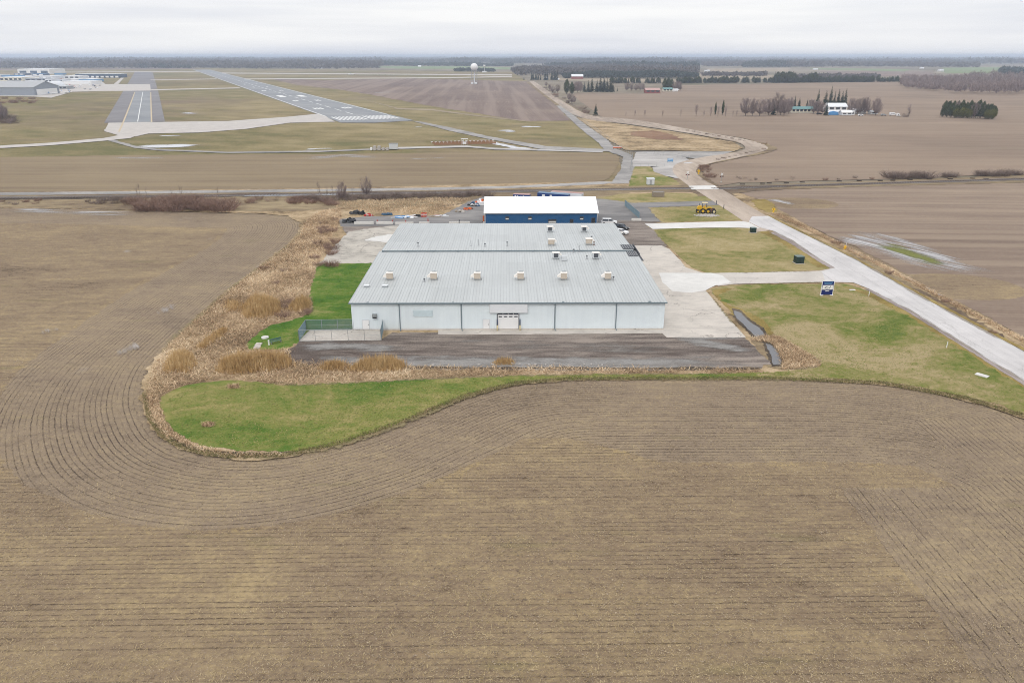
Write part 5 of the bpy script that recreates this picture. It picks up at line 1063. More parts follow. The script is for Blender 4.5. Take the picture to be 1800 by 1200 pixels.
o = empty("signal_hut", (*gp(1143, 324.5), 0)); tag(o, "small grey equipment hut on the grass beside the railway", "hut"); MB().slab(-1.5, 1.5, -1.2, 1.2, 0.1, 2.5).build("wall", M['grey_light'], o, bevel=0.03); MB().slab(-1.65, 1.65, -1.35, 1.35, 2.5, 2.65).build("roof", M['white_panel'], o); MB().slab(-0.4, 0.4, -1.23, -1.2, 0.15, 2.1).build("door", M['grey'], o)
o = empty("timber_crate", (*gp(1156.5, 345.5), 0)); tag(o, "weathered timber crate on the grass below the railway", "crate"); b = MB()
for k in range(7): b.slab(-2.2, 2.2, -1.3, -1.2, 0.1 + k * 0.28, 0.32 + k * 0.28); b.slab(-2.2, 2.2, 1.2, 1.3, 0.1 + k * 0.28, 0.32 + k * 0.28); b.slab(-2.2, -2.1, -1.2, 1.2, 0.1 + k * 0.28, 0.32 + k * 0.28); b.slab(2.1, 2.2, -1.2, 1.2, 0.1 + k * 0.28, 0.32 + k * 0.28)
b.build("side", M['wood'], o); MB().slab(-2.1, 2.1, -1.2, 1.2, 1.6, 1.75).build("lid", M['grey'], o)
o = empty("billboard", (*gp(1178, 286), 0), 0.2); tag(o, "small light blue sign board at the gravel lot entrance", "sign board"); MB().slab(-1.5, 1.5, -0.05, 0.05, 0.5, 2.2).build("board", M['sign_blue'], o); MB().slab(-1.2, 1.2, -0.07, -0.051, 1.5, 1.9).build("lettering", M['white'], o)
for x in (-1.4, 1.4): MB().box(x, 0.11, 0, 0.12, 0.12, 2.3).build("post", M['steel'], o)
o = empty("barrier", (*gp(1085, 262), 0)); tag(o, "orange and white road barrier where the tracks meet", "barrier"); MB().box(0, 0, 0.6, 5.0, 0.2, 0.6).build("board", M['orange'], o); MB().box(0, 0, 1.2, 5.0, 0.2, 0.3).build("stripe", M['white'], o)
for x in (-2, 0, 2): MB().box(x, 0, 0, 0.3, 1.0, 0.6).build("foot", M['charcoal'], o)
# stacked railway ties beside the line
for k, (px, py) in enumerate(((1475, 319), (1510, 318.5), (1547, 318), (1569, 317.6), (1599, 316.3), (1633, 315.5), (1670, 315), (1709, 314), (1733, 314.5), (1340, 323), (1305, 324.5), (1352, 322.5), (1410, 320.8), (1382, 321.8))):
    o = MB()
    for r_ in range(2):
        for c_ in range(3 - r_): o.box(-0.5 + c_ * 0.3 + r_ * 0.15, random.uniform(-0.1, 0.1), r_ * 0.2, 0.24, 2.5, 0.19, 0)
    ob = o.build("tie_stack", M['creosote']); ob.location = (*gp(px, py), 0.05); ob.scale = (0.8, 0.8, 0.8); ob.rotation_euler.z = 1.5 + random.uniform(-0.2, 0.2)
    tag(ob, "small dark stack of old railway ties beside the line", "tie stack", "stacks of old ties along the railway")
# lids and benches in the grass corner
o = MB().tube((0, 0, 0), (0, 0, 0.25), 0.7, n=14).tube((0, 0, 0.25), (0, 0, 0.3), 0.3, n=10).build("septic_lid", M['concrete_new']); o.location = (*gp(466, 594), 0); tag(o, "round concrete lid on the grass by the fenced pad", "lid")
for k, (px, py) in enumerate(((454.5, 606), (452, 611))): o = MB().box(0, 0, 0, 1.1, 1.3, 0.2).tube((0, 0, .2), (0, 0, .28), 0.25, n=8).build("septic_lid", M['concrete']); o.location = (*gp(px, py), 0); tag(o, ("square concrete lid at the edge of the reeds, farther one", "square concrete lid at the edge of the reeds, nearer one")[k], "lid")
o = MB().tube((0, 0, 0), (0, 0, 0.9), 0.15, 0.14, n=10).tube((0, 0, 0.9), (0, 0, 0.97), 0.17, n=10).build("vent_pipe", M['white']); o.location = (*gp(473, 606.5), 0); tag(o, "stubby white vent pipe on the grass by the reeds", "vent pipe")
o = empty("picnic_bench", (*gp(485.5, 603), 0), 0.7); tag(o, "weathered grey green bench on the grass by the reeds", "bench"); MB().slab(-1.1, 1.1, -0.2, 0.2, 0.45, 0.52).build("seat", M['slat_green'], o); MB().slab(-1.1, 1.1, 0.22, 0.28, 0.6, 0.95).build("backrest", M['slat_green'], o)
for x in (-0.9, 0.9): MB().slab(x - 0.05, x + 0.05, -0.2, 0.28, 0, 0.45).build("leg", M['steel'], o)
# litter stones along the yard's front edge
for k, px in enumerate((762, 865, 901, 915, 928, 941, 960, 1025, 1039, 1060, 842)):
    o = MB().ball(0, 0, 0.15, random.uniform(0.15, 0.34), 0.2, 0.15, 7, 5, 0.25).build("white_stone", M['rock']); o.location = (*gp(px + random.uniform(-2, 2), 641.5 + random.uniform(-2, 1)), 0); tag(o, "pale stone lying at the front edge of the yard", "stone", "pale stones along the yard edge")

# ------------------------------------------------------------------ radome and airfield
rd = empty("radar_tower", (*gp(834, 147.5), 0)); tag(rd, "white radar dome on a tall lattice tower in the ploughed field", "radar tower")
mp_ = mpp(147.5); R_ = 6.4 * mp_; zc = 27.5 * mp_
MB().ball(0, 0, zc, R_, nu=24, nv=16).build("dome", M['white'], rd, True)
b = MB(); w_ = 5.0
for x in (-w_, w_):
    for y in (-w_, w_): b.tube((x, y, 0), (x, y, zc - R_ * 0.8), 0.22, n=5)
for lev in range(4):
    z0, z1 = (zc - R_) * lev / 4, (zc - R_) * (lev + 1) / 4
    for (a, c) in (((-w_, -w_), (w_, -w_)), ((w_, -w_), (w_, w_)), ((w_, w_), (-w_, w_)), ((-w_, w_), (-w_, -w_))): b.tube((*a, z0), (*c, z1), 0.12, n=4); b.tube((*a, z1), (*c, z1), 0.12, n=4)
b.build("lattice_tower", M['grey'], rd); MB().tube((0, 0, 0), (0, 0, zc - R_), 1.0, n=8).build("core_shaft", M['white_panel'], rd); MB().slab(-w_ - 1, w_ + 1, -w_ - 1, w_ + 1, zc - R_ * 0.95, zc - R_ * 0.88).build("platform", M['grey'], rd)
for x in (-4, 3): MB().box(x, -6, 0, 4.5, 3.5, 3.0).build("hut", M['white_panel'], rd)
tw = empty("beacon_tower", (*gp(851.5, 127.5), 0)); tag(tw, "thin distant tower with a small white head right of the radar dome", "tower"); m_ = mpp(127.5); MB().tube((0, 0, 0), (0, 0, 10 * m_), 0.8, n=6).build("mast", M['grey_light'], tw); MB().tube((0, 0, 10 * m_), (0, 0, 12.5 * m_), 3.5, n=10).build("head", M['white'], tw); MB().box(0, 0, 0, 14, 8, 4).build("hut", M['white_panel'], tw)
def building(name, label, x0, x1, yb, hpx, depth, wallm, roofm, style='flat', winm=None, nwin=0, cat="building", rise=0.25, group=None, band=(0.35, 0.75)):
    p0, p1 = gp(x0, yb), gp(x1, yb); wd = p1[0] - p0[0]; m_ = mpp(yb); h = hpx * m_
    r = empty(name, (p0[0], p0[1], 0)); tag(r, label, cat, group)
    if style == 'flat':
        MB().slab(0, wd, 0, depth, 0, h).build("wall", wallm, r); MB().slab(-0.3, wd + 0.3, -0.3, depth + 0.3, h, h + max(0.5, h * 0.06)).build("roof", roofm, r)
    elif style == 'gable':
        he = h * (1 - rise); MB().prism([(0, 0), (0, he), (depth / 2, h - 0.3), (depth, he), (depth, 0)], 'x', 0, wd).build("wall", wallm, r); sl = (h - he) / (depth / 2)
        for s_ in (0, 1):
            y0, y1 = (-0.6, depth / 2) if not s_ else (depth + 0.6, depth / 2); z0 = he - 0.6 * sl + 0.05
            MB().prism([(y0, z0), (y0, z0 + 0.3), (y1, h + 0.3), (y1, h)], 'x', -0.6, wd + 0.6).build("roof", roofm, r)
    elif style == 'gable_end':
        he = h * (1 - rise); MB().prism([(0, 0), (0, he), (wd / 2, h - 0.3), (wd, he), (wd, 0)], 'y', 0, depth).build("wall", wallm, r); sl = (h - he) / (wd / 2)
        for xa, xb in ((-0.5, wd / 2), (wd + 0.5, wd / 2)): z0 = he - 0.5 * sl + 0.05; MB().prism([(xa, z0), (xa, z0 + 0.3), (xb, h + 0.3), (xb, h)], 'y', -0.6, depth + 0.6).build("roof", roofm, r)
    elif style == 'arch':
        MB().prism([(wd / 2 - wd / 2 * math.cos(t), h * math.sin(t)) for t in np.linspace(0, math.pi, 14)], 'y', 0, depth).build("wall", wallm, r)
        q = MB(); n = 14
        for i in range(n):
            t0, t1 = math.pi * i / n, math.pi * (i + 1) / n; f_ = lambda t, k: (wd / 2 - k * wd / 2 * math.cos(t), k * h * math.sin(t))
            q.prism([f_(t0, 1.005), f_(t1, 1.005), f_(t1, 1.03), f_(t0, 1.03)], 'y', -0.5, depth + 0.5)
        q.build("roof", roofm, r)
    if nwin:
        for k in range(nwin):
            a, c = wd * (k + 0.18) / nwin, wd * (k + 0.82) / nwin; MB().slab(a, c, -0.25, -0.02, h * band[0] * (0.7 if style != 'flat' else 1), h * band[1] * (0.8 if style != 'flat' else 1)).build("window", winm or M['glass'], r)
    return r
slate = paint("hangar_grey", (0.27, 0.30, 0.345), 0.6); hroof = paint("hangar_roof_grey", (0.40, 0.41, 0.42), 0.6); pale = paint("pale_sheet", (0.62, 0.64, 0.66), 0.6); cream = paint("cream_sheet", (0.66, 0.63, 0.52), 0.7); navyb = paint("terminal_blue", (0.05, 0.085, 0.14), 0.4)
hg = building("hangar", "long grey hangar with a darker grey roof at the left edge of the airfield", -60, 61, 168, 22, 60, slate, hroof, 'gable', None, 0, "hangar", 0.40)
MB().slab(gp(61, 168)[0] - gp(-60, 168)[0] + 0.02, gp(61, 168)[0] - gp(-60, 168)[0] + 0.6, 6, 54, 0, 7.5).build("door", M['white'], hg)
building("hangar", "white arched hangar behind the long grey one", 66, 85, 158.5, 13, 50, M['white'], M['white_panel'], 'arch', None, 0, "hangar")
building("terminal_building", "tall white hangar with a dark glazed block, largest of the distant airfield buildings", 32, 88, 131, 8.5, 80, M['white'], M['white_panel'], 'flat', navyb, 3, "airfield building", band=(0.2, 0.7))
building("terminal_building", "dark blue glazed terminal with white bays farther right on the apron", 133, 210, 137, 6, 40, navyb, pale, 'flat', M['white'], 9, "airfield building", band=(0.05, 0.5))
nb = 0
for x0, x1, yb, hp_, dp, wm, rm, lab, nw in ((0, 40, 143.5, 7, 60, cream, M['white_panel'], "cream flat building with a white roof at the left edge", 5), (38, 92, 139, 4, 60, pale, M['white'], "low building with a bright white roof below the tallest hangar", 4), (25, 43, 132.5, 3, 30, navyb, pale, "small dark blue building left of the tallest hangar", 2),
                      (56, 78, 134, 4, 25, navyb, M['sign_blue'], "blue building in front of the tallest hangar", 2), (45, 84, 144, 5.5, 40, slate, pale, "slate coloured shed in the middle of the apron buildings", 4), (110, 161, 148.5, 5, 40, M['white'], M['white_panel'], "long white shed with a bright roof beside the apron", 0),
                      (113, 140, 139, 5, 40, pale, M['white'], "pale stepped building left of the dark terminal", 3), (139, 165, 144.5, 4.5, 40, M['sign_blue'], M['white_panel'], "blue and white shed right of the long white shed", 3), (80, 92, 147, 7, 30, pale, M['grey_light'], "pale square block beside the arched hangar", 2),
                      (92, 111, 146, 5, 30, M['grey_light'], pale, "grey low block between the square block and the white shed", 3), (-80, -4, 136, 4, 50, pale, M['white'], "pale low building cut by the left edge of the view", 3), (95, 118, 157, 5, 20, M['grey'], M['grey_light'], "grey workshop on the near side of the apron", 3), (60, 96, 141, 3, 30, M['pink_roof'], pale, "faded red low building among the apron sheds", 3)):
    building("airfield_building", lab, x0, x1, yb, hp_, dp, wm, rm, 'flat', M['glass'] if wm is not navyb else M['white'], nw, "airfield building"); nb += 1
def plane(p, rz, s, label):
    r = empty("small_aeroplane", (*p, 0), rz); tag(r, label, "aeroplane", "light aeroplanes parked on the apron")
    MB().tube((-4 * s, 0, 1.3 * s), (2.8 * s, 0, 1.3 * s), 0.25 * s, 0.75 * s, n=8).tube((2.8 * s, 0, 1.3 * s), (4 * s, 0, 1.2 * s), 0.75 * s, 0.3 * s, n=8).build("fuselage", M['white'], r); MB().slab(0.4 * s, 2.0 * s, -5.5 * s, 5.5 * s, 1.95 * s, 2.1 * s).build("wing", M['white'], r)
    MB().slab(-4 * s, -3 * s, -0.08 * s, 0.08 * s, 1.4 * s, 3.0 * s).slab(-4 * s, -3.1 * s, -1.8 * s, 1.8 * s, 1.5 * s, 1.6 * s).build("tail", M['tarp_blue'], r)
    g_ = MB()
    for x, y in ((3, 0), (0.6, 1.2), (0.6, -1.2)): g_.tube((x * s, (y - 0.1) * s, 0.35 * s), (x * s, (y + 0.1) * s, 0.35 * s), 0.35 * s, n=8)
    g_.build("wheel", M['black'], r)
for k, (px, py) in enumerate(((80, 163), (92, 166), (105, 162.5), (118, 164.5), (122, 160), (130, 155), (98, 158.5), (140, 154))): plane(gp(px, py), random.uniform(0, 6), 1.1, "small white light aeroplane parked on the pale apron")
for k in range(26):
    px, py = random.uniform(74, 176), random.uniform(149, 158); o = empty("parked_car", (*gp(px, py), 0), random.choice((0, 1.57))); tag(o, "tiny parked car among the apron buildings", "car", "cars parked by the apron")
    m_ = random.choice((M['car_white'], M['grey'], M['charcoal'], M['car_white'], M['red'], M['blue_box'])); MB().prism([(-2.3, .3), (-2.3, .95), (-1.6, 1.0), (-1.1, 1.55), (0.6, 1.55), (1.2, 1.0), (2.3, .85), (2.3, .3)], 'y', -0.95, 0.95).build("body", m_, o)
    g_ = MB()
    for x in (-1.4, 1.4): g_.tube((x, -1, .35), (x, 1, .35), .35, n=8)
    g_.build("wheel", M['black'], o)
# blocks, panels and the orange safety fence on the airfield verge
for k, (px, wv) in enumerate(((653, 4), (659, 5.5), (666.5, 6), (674, 5), (681, 5))):
    o = MB().box(0, 0, 0, wv * mpp(264) * 0.8, 2.0, 1.4 if k in (0, 3, 4) else 2.3).box(0, 0, 1.4 if k in (0, 3, 4) else 2.3, 1.0, 1.0, 0.15).build("stone_block", M['rock'] if k else M['white']); o.location = (*gp(px, 264), 0); tag(o, "pale block beside the airfield service track, %s of five" % ordn(k, 5), "block", "pale blocks by the service track")
o = empty("windbreak_panel", (*gp(691.5, 263), 0)); tag(o, "grey square panel hut beside the service track", "hut"); MB().slab(-2.4, 2.4, 0, 2.5, 0.2, 3.2).build("wall", M['grey_light'], o); MB().slab(-2.6, 2.6, -0.2, 2.7, 3.2, 3.35).build("roof", M['grey'], o); MB().slab(-2.2, 2.2, 0.2, 2.3, 0, 0.2).build("base", M['charcoal'], o)
of = empty("safety_fence", (*gp(763, 255.5), 0)); tag(of, "orange plastic safety fence with white topped posts on the airfield grass", "fence"); q0 = gp(763, 255.5); q1 = gp(872, 252.5); d_ = Vector((q1[0] - q0[0], q1[1] - q0[1], 0))
for off in (0, 9.0):
    b = MB()
    for k in range(36):
        a = d_ * (k / 36); c = d_ * ((k + 1) / 36); n_ = Vector((-d_.y, d_.x, 0)).normalized() * off; sag = 0.12 * random.random()
        b.add([a + n_, c + n_, c + n_ + Vector((0, 0, 1.15 - sag)), a + n_ + Vector((0, 0, 1.15)), a + n_ + Vector((0, .03, 0)), c + n_ + Vector((0, .03, 0)), c + n_ + Vector((0, .03, 1.15 - sag)), a + n_ + Vector((0, .03, 1.15))], [(0, 1, 2, 3), (7, 6, 5, 4), (2, 6, 7, 3)])
    b.build("netting", paint("orange_net", (0.31, 0.175, 0.10), 0.9), of)
for k in range(17): p_ = d_ * (k / 16) + Vector((-d_.y, d_.x, 0)).normalized() * 9.0; MB().box(p_.x, p_.y, 1.0, 1.2, 0.25, 0.28).tube((p_.x, p_.y, 0), (p_.x, p_.y, 1.2), 0.08, n=5).build("post", M['white'], of)
o = empty("antenna_cart", (*gp(816.5, 255), 0)); tag(o, "white instrument cart standing at the orange safety fence", "instrument"); MB().box(0, 0, 0.6, 2.2, 1.2, 1.2).build("body", M['white'], o)
for x in (-1.6, -0.5, 0.5, 1.6): MB().tube((x, 0, 0), (x, 0, 3.4), 0.1, n=5).build("leg", M['grey_light'], o)
MB().box(0, 0, 3.4, 4.2, 0.5, 0.4).build("head", M['white'], o)
o = empty("airliner", (*gp(617, 132), 0), 0.1); tag(o, "distant white vehicle with a teal tail on the far taxiway", "aeroplane"); m_ = mpp(132)
MB().tube((-4.5 * m_, 0, 1.2 * m_), (4.5 * m_, 0, 1.2 * m_), 0.7 * m_, 0.8 * m_, n=8).build("fuselage", M['white'], o); MB().prism([(-0.6 * m_, 1.5 * m_), (-0.2 * m_, 4.8 * m_), (0.3 * m_, 4.8 * m_), (0.8 * m_, 1.5 * m_)], 'y', -0.3, 0.3).build("tail", M['teal_roof'], o); MB().slab(-1 * m_, 1 * m_, -5 * m_, 5 * m_, 0.8 * m_, 1.0 * m_).build("wing", M['white'], o)
o = building("runway_hut", "tiny white hut before the far wood beyond the runway", 562, 566, 121, 2.4, 8, M['white'], M['white_panel'], 'flat', M['glass'], 1, "hut")

# ------------------------------------------------------------------ farms
building("bungalow", "long low bungalow with a teal roof left of the dark spruces", 1391.5, 1432, 198.5, 9.5, 11, cream, M['teal_roof'], 'gable', M['glass'], 6, "house", 0.35)
building("barn", "tall white barn with a pale roof behind the blue tarpaulin", 1456, 1488.5, 196, 13, 13, M['white'], M['white_panel'], 'gable', M['charcoal'], 3, "barn", 0.40)
building("shed", "white lean shed in front of the tall white barn", 1456, 1480, 200.5, 6, 6, M['white'], M['white_panel'], 'gable', None, 0, "shed", 0.45)
building("shed", "small white garage right of the blue tarpaulin", 1480, 1497, 203, 8, 7, M['white_panel'], M['white'], 'gable', M['charcoal'], 2, "shed", 0.4)
building("shed", "white garage with dark doors right of the barn", 1490, 1502, 202.5, 6, 6, M['white'], M['white_panel'], 'flat', M['charcoal'], 2, "shed")
building("shed", "long white implement shed behind the bare trees", 1498, 1522, 200, 7.5, 9, M['white'], M['white_panel'], 'gable', M['grey'], 3, "shed", 0.35)
building("shed", "small grey roofed shed at the right end of the farmyard", 1531, 1543, 201, 6, 7, M['grey_light'], M['grey'], 'gable', M['glass'], 1, "shed", 0.4)
o = empty("tarp_pile", (*gp(1465, 202), 0)); tag(o, "bright blue tarpaulin over a stack in front of the white barn", "tarpaulin"); MB().prism([(-4.2, 0), (-3.8, 2.4), (-0.5, 3.3), (3.5, 2.6), (4.2, 0)], 'y', -1.5, 1.5).build("sheet", M['tarp_blue'], o); MB().slab(-3.9, 3.9, -1.3, 1.3, -0.0, 0.15).build("pallet", M['wood'], o)
def far_car(label, px, py, m, ln=4.8, rz=0.0, van=False):
    o = empty("parked_car", (*gp(px, py), 0), rz); tag(o, label, "car")
    MB().prism([(-ln / 2, .35), (-ln / 2, 2.4 if van else 1.0), (-ln / 2 + 0.5, 2.6 if van else 1.6), (ln / 2 - 1.8, 2.6 if van else 1.6), (ln / 2 - 1.1, 1.05), (ln / 2, 0.9), (ln / 2, .35)], 'y', -1.0, 1.0).build("body", m, o, bevel=0.05)
    MB().slab(-ln / 2 + 0.6, ln / 2 - 2.0, -1.02, 1.02, 1.1, 1.5).build("window", M['glass'], o)
    for x in (-ln / 2 + 0.9, ln / 2 - 0.9): MB().tube((x, -1.03, .38), (x, 1.03, .38), .38, n=10).build("wheel", M['black'], o)
far_car("dark car parked left of the small spruce at the farm", 1440, 201.5, M['car_black']); far_car("white camper van on the open ground right of the farm", 1569, 203, M['car_white'], 6.5, 0.1, True)
far_car("small white trailer right of the camper van", 1579, 204.5, M['car_white'], 3.6, 0.1, True); far_car("white car by the long implement shed", 1513, 204, M['car_white']); far_car("grey car beside the small grey roofed shed", 1553, 203.5, M['grey'])
building("barn", "long faded red barn in the middle of the far field", 1135, 1160, 164, 8, 16, M['barn_red'], M['pink_roof'], 'gable', M['charcoal'], 3, "barn", 0.38)
building("farmhouse", "low house with a teal roof beside the red barn", 1166, 1182, 161, 6, 12, cream, M['teal_roof'], 'gable', M['glass'], 3, "house", 0.4)
building("shed", "little white shed right of the teal roofed house", 1182, 1192, 161, 4, 8, M['white'], M['white_panel'], 'gable', None, 0, "shed", 0.3)
building("barn", "weathered barn with a pale roof among the far trees", 1005, 1025, 139, 7.5, 22, M['barn_red'], M['white_panel'], 'gable', None, 0, "barn", 0.45)
building("farmhouse", "pale blue house between the far spruces", 957, 963, 141, 6, 12, M['sign_blue'], pale, 'gable', M['glass'], 1, "house", 0.4)
building("shed", "low white shed right of the far spruces", 972, 983, 141, 2.5, 10, M['white'], M['white_panel'], 'gable', None, 0, "shed", 0.3)
building("shed", "white shed in front of the distant plantation", 1018, 1026, 124, 2.5, 20, M['white'], M['white_panel'], 'gable', None, 0, "shed", 0.3)
for k, (px, py, w_, h_) in enumerate(((1238, 126, 5, 2.2), (1243, 126, 5, 2.6), (1290, 116, 6, 3), (1306, 115, 2, 6), (1430, 123, 8, 2), (1428, 116, 6, 2), (1385, 113, 3, 3), (1650, 126, 9, 3), (1618, 121, 6, 2.2), (1775, 135, 7, 3), (1796, 136, 12, 4), (1440, 103, 8, 1.5), (1680, 108, 8, 1.6), (1693, 107.5, 4, 1.6), (735, 118, 5, 2.5), (785, 112, 4, 2.5), (340, 109, 3, 1.5), (1225, 104.5, 2, 2.5))):
    m_ = mpp(py); building("farm_building", "small white farm building in the far countryside", px, px + w_, py, h_, max(10, 4 * m_), M['white'], M['white_panel'], 'gable', None, 0, "farm building", 0.35, "white farm buildings in the far countryside")

# ------------------------------------------------------------------ vegetation
def blades(name, poly, n, h, wdt, lean, mat, label=None, z0=0.0, kind="stuff", clump=0.0, dome=0.0):
    """many separate stems scattered in a polygon of photo pixels"""
    P = np.array([gp(*p) for p in poly]); lo, hi = P.min(0), P.max(0); pts = []
    def inside(q):
        c = np.zeros(len(q), bool); j = len(P) - 1
        for i in range(len(P)):
            xi, yi = P[i]; xj, yj = P[j]; cond = ((yi > q[:, 1]) != (yj > q[:, 1])) & (q[:, 0] < (xj - xi) * (q[:, 1] - yi) / (yj - yi + 1e-12) + xi); c ^= cond; j = i
        return c
    while sum(len(p) for p in pts) < n:
        q = rng.uniform(lo, hi, (n * 2, 2)); q = q[inside(q)]
        if clump: q = q + rng.normal(0, clump, q.shape) * 0
        pts.append(q)
    q = np.concatenate(pts)[:n]
    if clump:
        cc = q[rng.integers(0, n, max(6, n // 90))]; q = cc[rng.integers(0, len(cc), n)] + rng.normal(0, clump, (n, 2))
    hh = rng.uniform(h[0], h[1], n)
    if dome:
        j = len(P) - 1; de = np.full(n, 1e9)
        for i in range(len(P)):
            A_, B_ = P[j], P[i]; AB_ = B_ - A_; t_ = np.clip(((q - A_) @ AB_) / (AB_ @ AB_), 0, 1); de = np.minimum(de, np.hypot(*(q - A_ - t_[:, None] * AB_).T)); j = i
        hh *= (0.30 + 0.70 * np.clip(de / dome, 0, 1) ** 0.7) * (0.8 + 0.25 * np.sin(q[:, 0] * 1.9) * np.sin(q[:, 1] * 2.3 + 1)); q = q + rng.normal(0, 0.35, q.shape)
    a = rng.uniform(0, 2 * np.pi, n); le = rng.uniform(lean[0], lean[1], n); th = rng.uniform(0, np.pi, n); ww = rng.uniform(wdt[0], wdt[1], n)
    base = np.column_stack([q, np.full(n, z0)]); tip = base + np.column_stack([np.cos(a) * np.sin(le) * hh, np.sin(a) * np.sin(le) * hh, np.cos(le) * hh]); mid = base * 0.45 + tip * 0.55 + np.column_stack([np.zeros(n), np.zeros(n), 0.06 * hh])
    s = np.column_stack([np.cos(th), np.sin(th), np.zeros(n)]) * ww[:, None] / 2
    V = np.stack([base - s, base + s, mid + s * 0.8, mid + s * 0.8, mid - s * 0.8, base - s], 1); V2 = np.stack([mid - s * 0.8, mid + s * 0.8, tip], 1)
    o = np_mesh(name, np.concatenate([V.reshape(-1, 3), V2.reshape(-1, 3)]), 3, mat); tag(o, label, kind=kind); return o
strip_poly = [(560, 372), (600, 366), (600, 382), (592, 400), (575, 430), (560, 462), (552, 480), (546, 500), (543, 522), (548, 540), (520, 559), (478, 570), (450, 586), (433, 604), (436, 616), (510, 614), (505, 634), (700, 645), (1340, 650), (1340, 655), (1000, 656), (820, 661), (600, 671), (530, 674), (490, 676), (450, 670), (400, 666), (350, 671), (310, 681), (280, 700), (268, 716), (256, 700), (270, 640), (306, 598), (354, 553), (404, 509), (464, 465), (506, 433), (530, 408), (535, 392)]
blades("flattened_grass", strip_poly, 42000, (0.5, 1.5), (0.04, 0.13), (0.9, 1.5), M['flat_grass'], "dry flattened straw covering the ditch left of the warehouse")
blades("flattened_grass", [(1318, 598), (1335, 590), (1370, 592), (1405, 612), (1440, 634), (1440, 644), (1375, 650), (1374, 640), (1366, 615), (1352, 603)], 5000, (0.4, 1.1), (0.04, 0.1), (0.7, 1.45), M['flat_grass'], "dry straw around the standing water")
blades("flattened_grass", [(1355, 375), (1440, 415), (1560, 476), (1700, 550), (1800, 603), (1800, 596), (1700, 543), (1560, 470), (1440, 409), (1372, 376)], 12000, (0.4, 1.0), (0.05, 0.12), (0.8, 1.5), M['flat_grass'], "dry straw in the roadside ditch")
blades("flattened_grass", [(590, 366), (640, 372), (760, 377), (790, 368), (828, 350), (790, 348), (640, 352), (590, 356)], 6000, (0.4, 1.2), (0.06, 0.14), (0.5, 1.4), M['flat_grass'], "dry grass behind the rear yard")
reeds = [([(424, 545), (440, 530), (470, 527), (494, 535), (490, 552), (462, 560), (432, 560)], 5200, "tall round stand of tan reeds left of the bright lawn"), ([(508, 545), (520, 533), (543, 528), (545, 538), (528, 549)], 2200, "small stand of tan reeds touching the bright lawn"),
         ([(348, 612), (362, 600), (384, 585), (396, 577), (398, 584), (378, 600), (356, 614)], 1800, "narrow slanting stand of tan reeds beside the field"), ([(288, 655), (300, 630), (330, 622), (345, 640), (330, 655)], 2600, "stand of tan reeds at the left end of the ditch"),
         ([(383, 655), (392, 636), (440, 632), (475, 628), (508, 630), (512, 646), (470, 652), (420, 658)], 6500, "long stand of tan reeds below the septic lids"), ([(612, 653), (640, 640), (690, 636), (712, 645), (700, 652)], 4200, "tall stand of tan reeds in front of the yard"),
         ([(560, 650), (580, 640), (608, 640), (606, 652)], 1400, "low clump of tan reeds between the bare sapling and the tall stand"), ([(866, 641), (878, 635), (898, 635), (903, 641)], 700, "small tuft of tan reeds growing in the yard edge"), ([(395, 533), (420, 530), (424, 545), (400, 550)], 600, "thin tuft of reeds beside the round stand")]
for poly, n, lab in reeds: blades("reed_bed", poly, n, (1.6, 3.9) if n > 2000 else (0.9, 2.2), (0.03, 0.075), (0.02, 0.42), M['reed'], lab, dome=2.2 if n > 2000 else 1.0)
for px, py in ((411, 680), (366, 747)):
    o = blades("straw_tuft", [(px - 9, py - 3), (px + 9, py - 3), (px + 9, py + 3), (px - 9, py + 3)], 260, (0.4, 0.9), (0.04, 0.1), (0.5, 1.4), M['flat_grass'], "tuft of dry straw left standing on the green lobe", kind="thing"); o["category"] = "straw tuft"; o["label"] = "larger tuft of dry straw near the reeds on the green lobe" if py < 700 else "smaller tuft of dry straw low on the green lobe"
edge_pts = [(250, 690), (258, 735), (280, 768), (312, 788), (352, 799), (402, 806), (502, 803), (602, 781), (702, 746), (820, 699), (912, 676), (1000, 668), (1350, 667), (1550, 676), (1700, 704), (1800, 734), (1800, 727), (1700, 697), (1550, 670), (1350, 662), (1000, 663), (905, 670), (815, 693), (700, 740), (600, 774), (500, 796), (402, 799), (355, 791), (318, 780), (288, 760), (266, 730), (258, 690)]
blades("field_edge_grass", edge_pts, 14000, (0.12, 0.5), (0.03, 0.08), (0.2, 1.2), blade_mat("edge_grass", (0.12, 0.13, 0.04), (0.24, 0.20, 0.09), (0.38, 0.30, 0.16)), "ragged grass along the edge of the crop field")

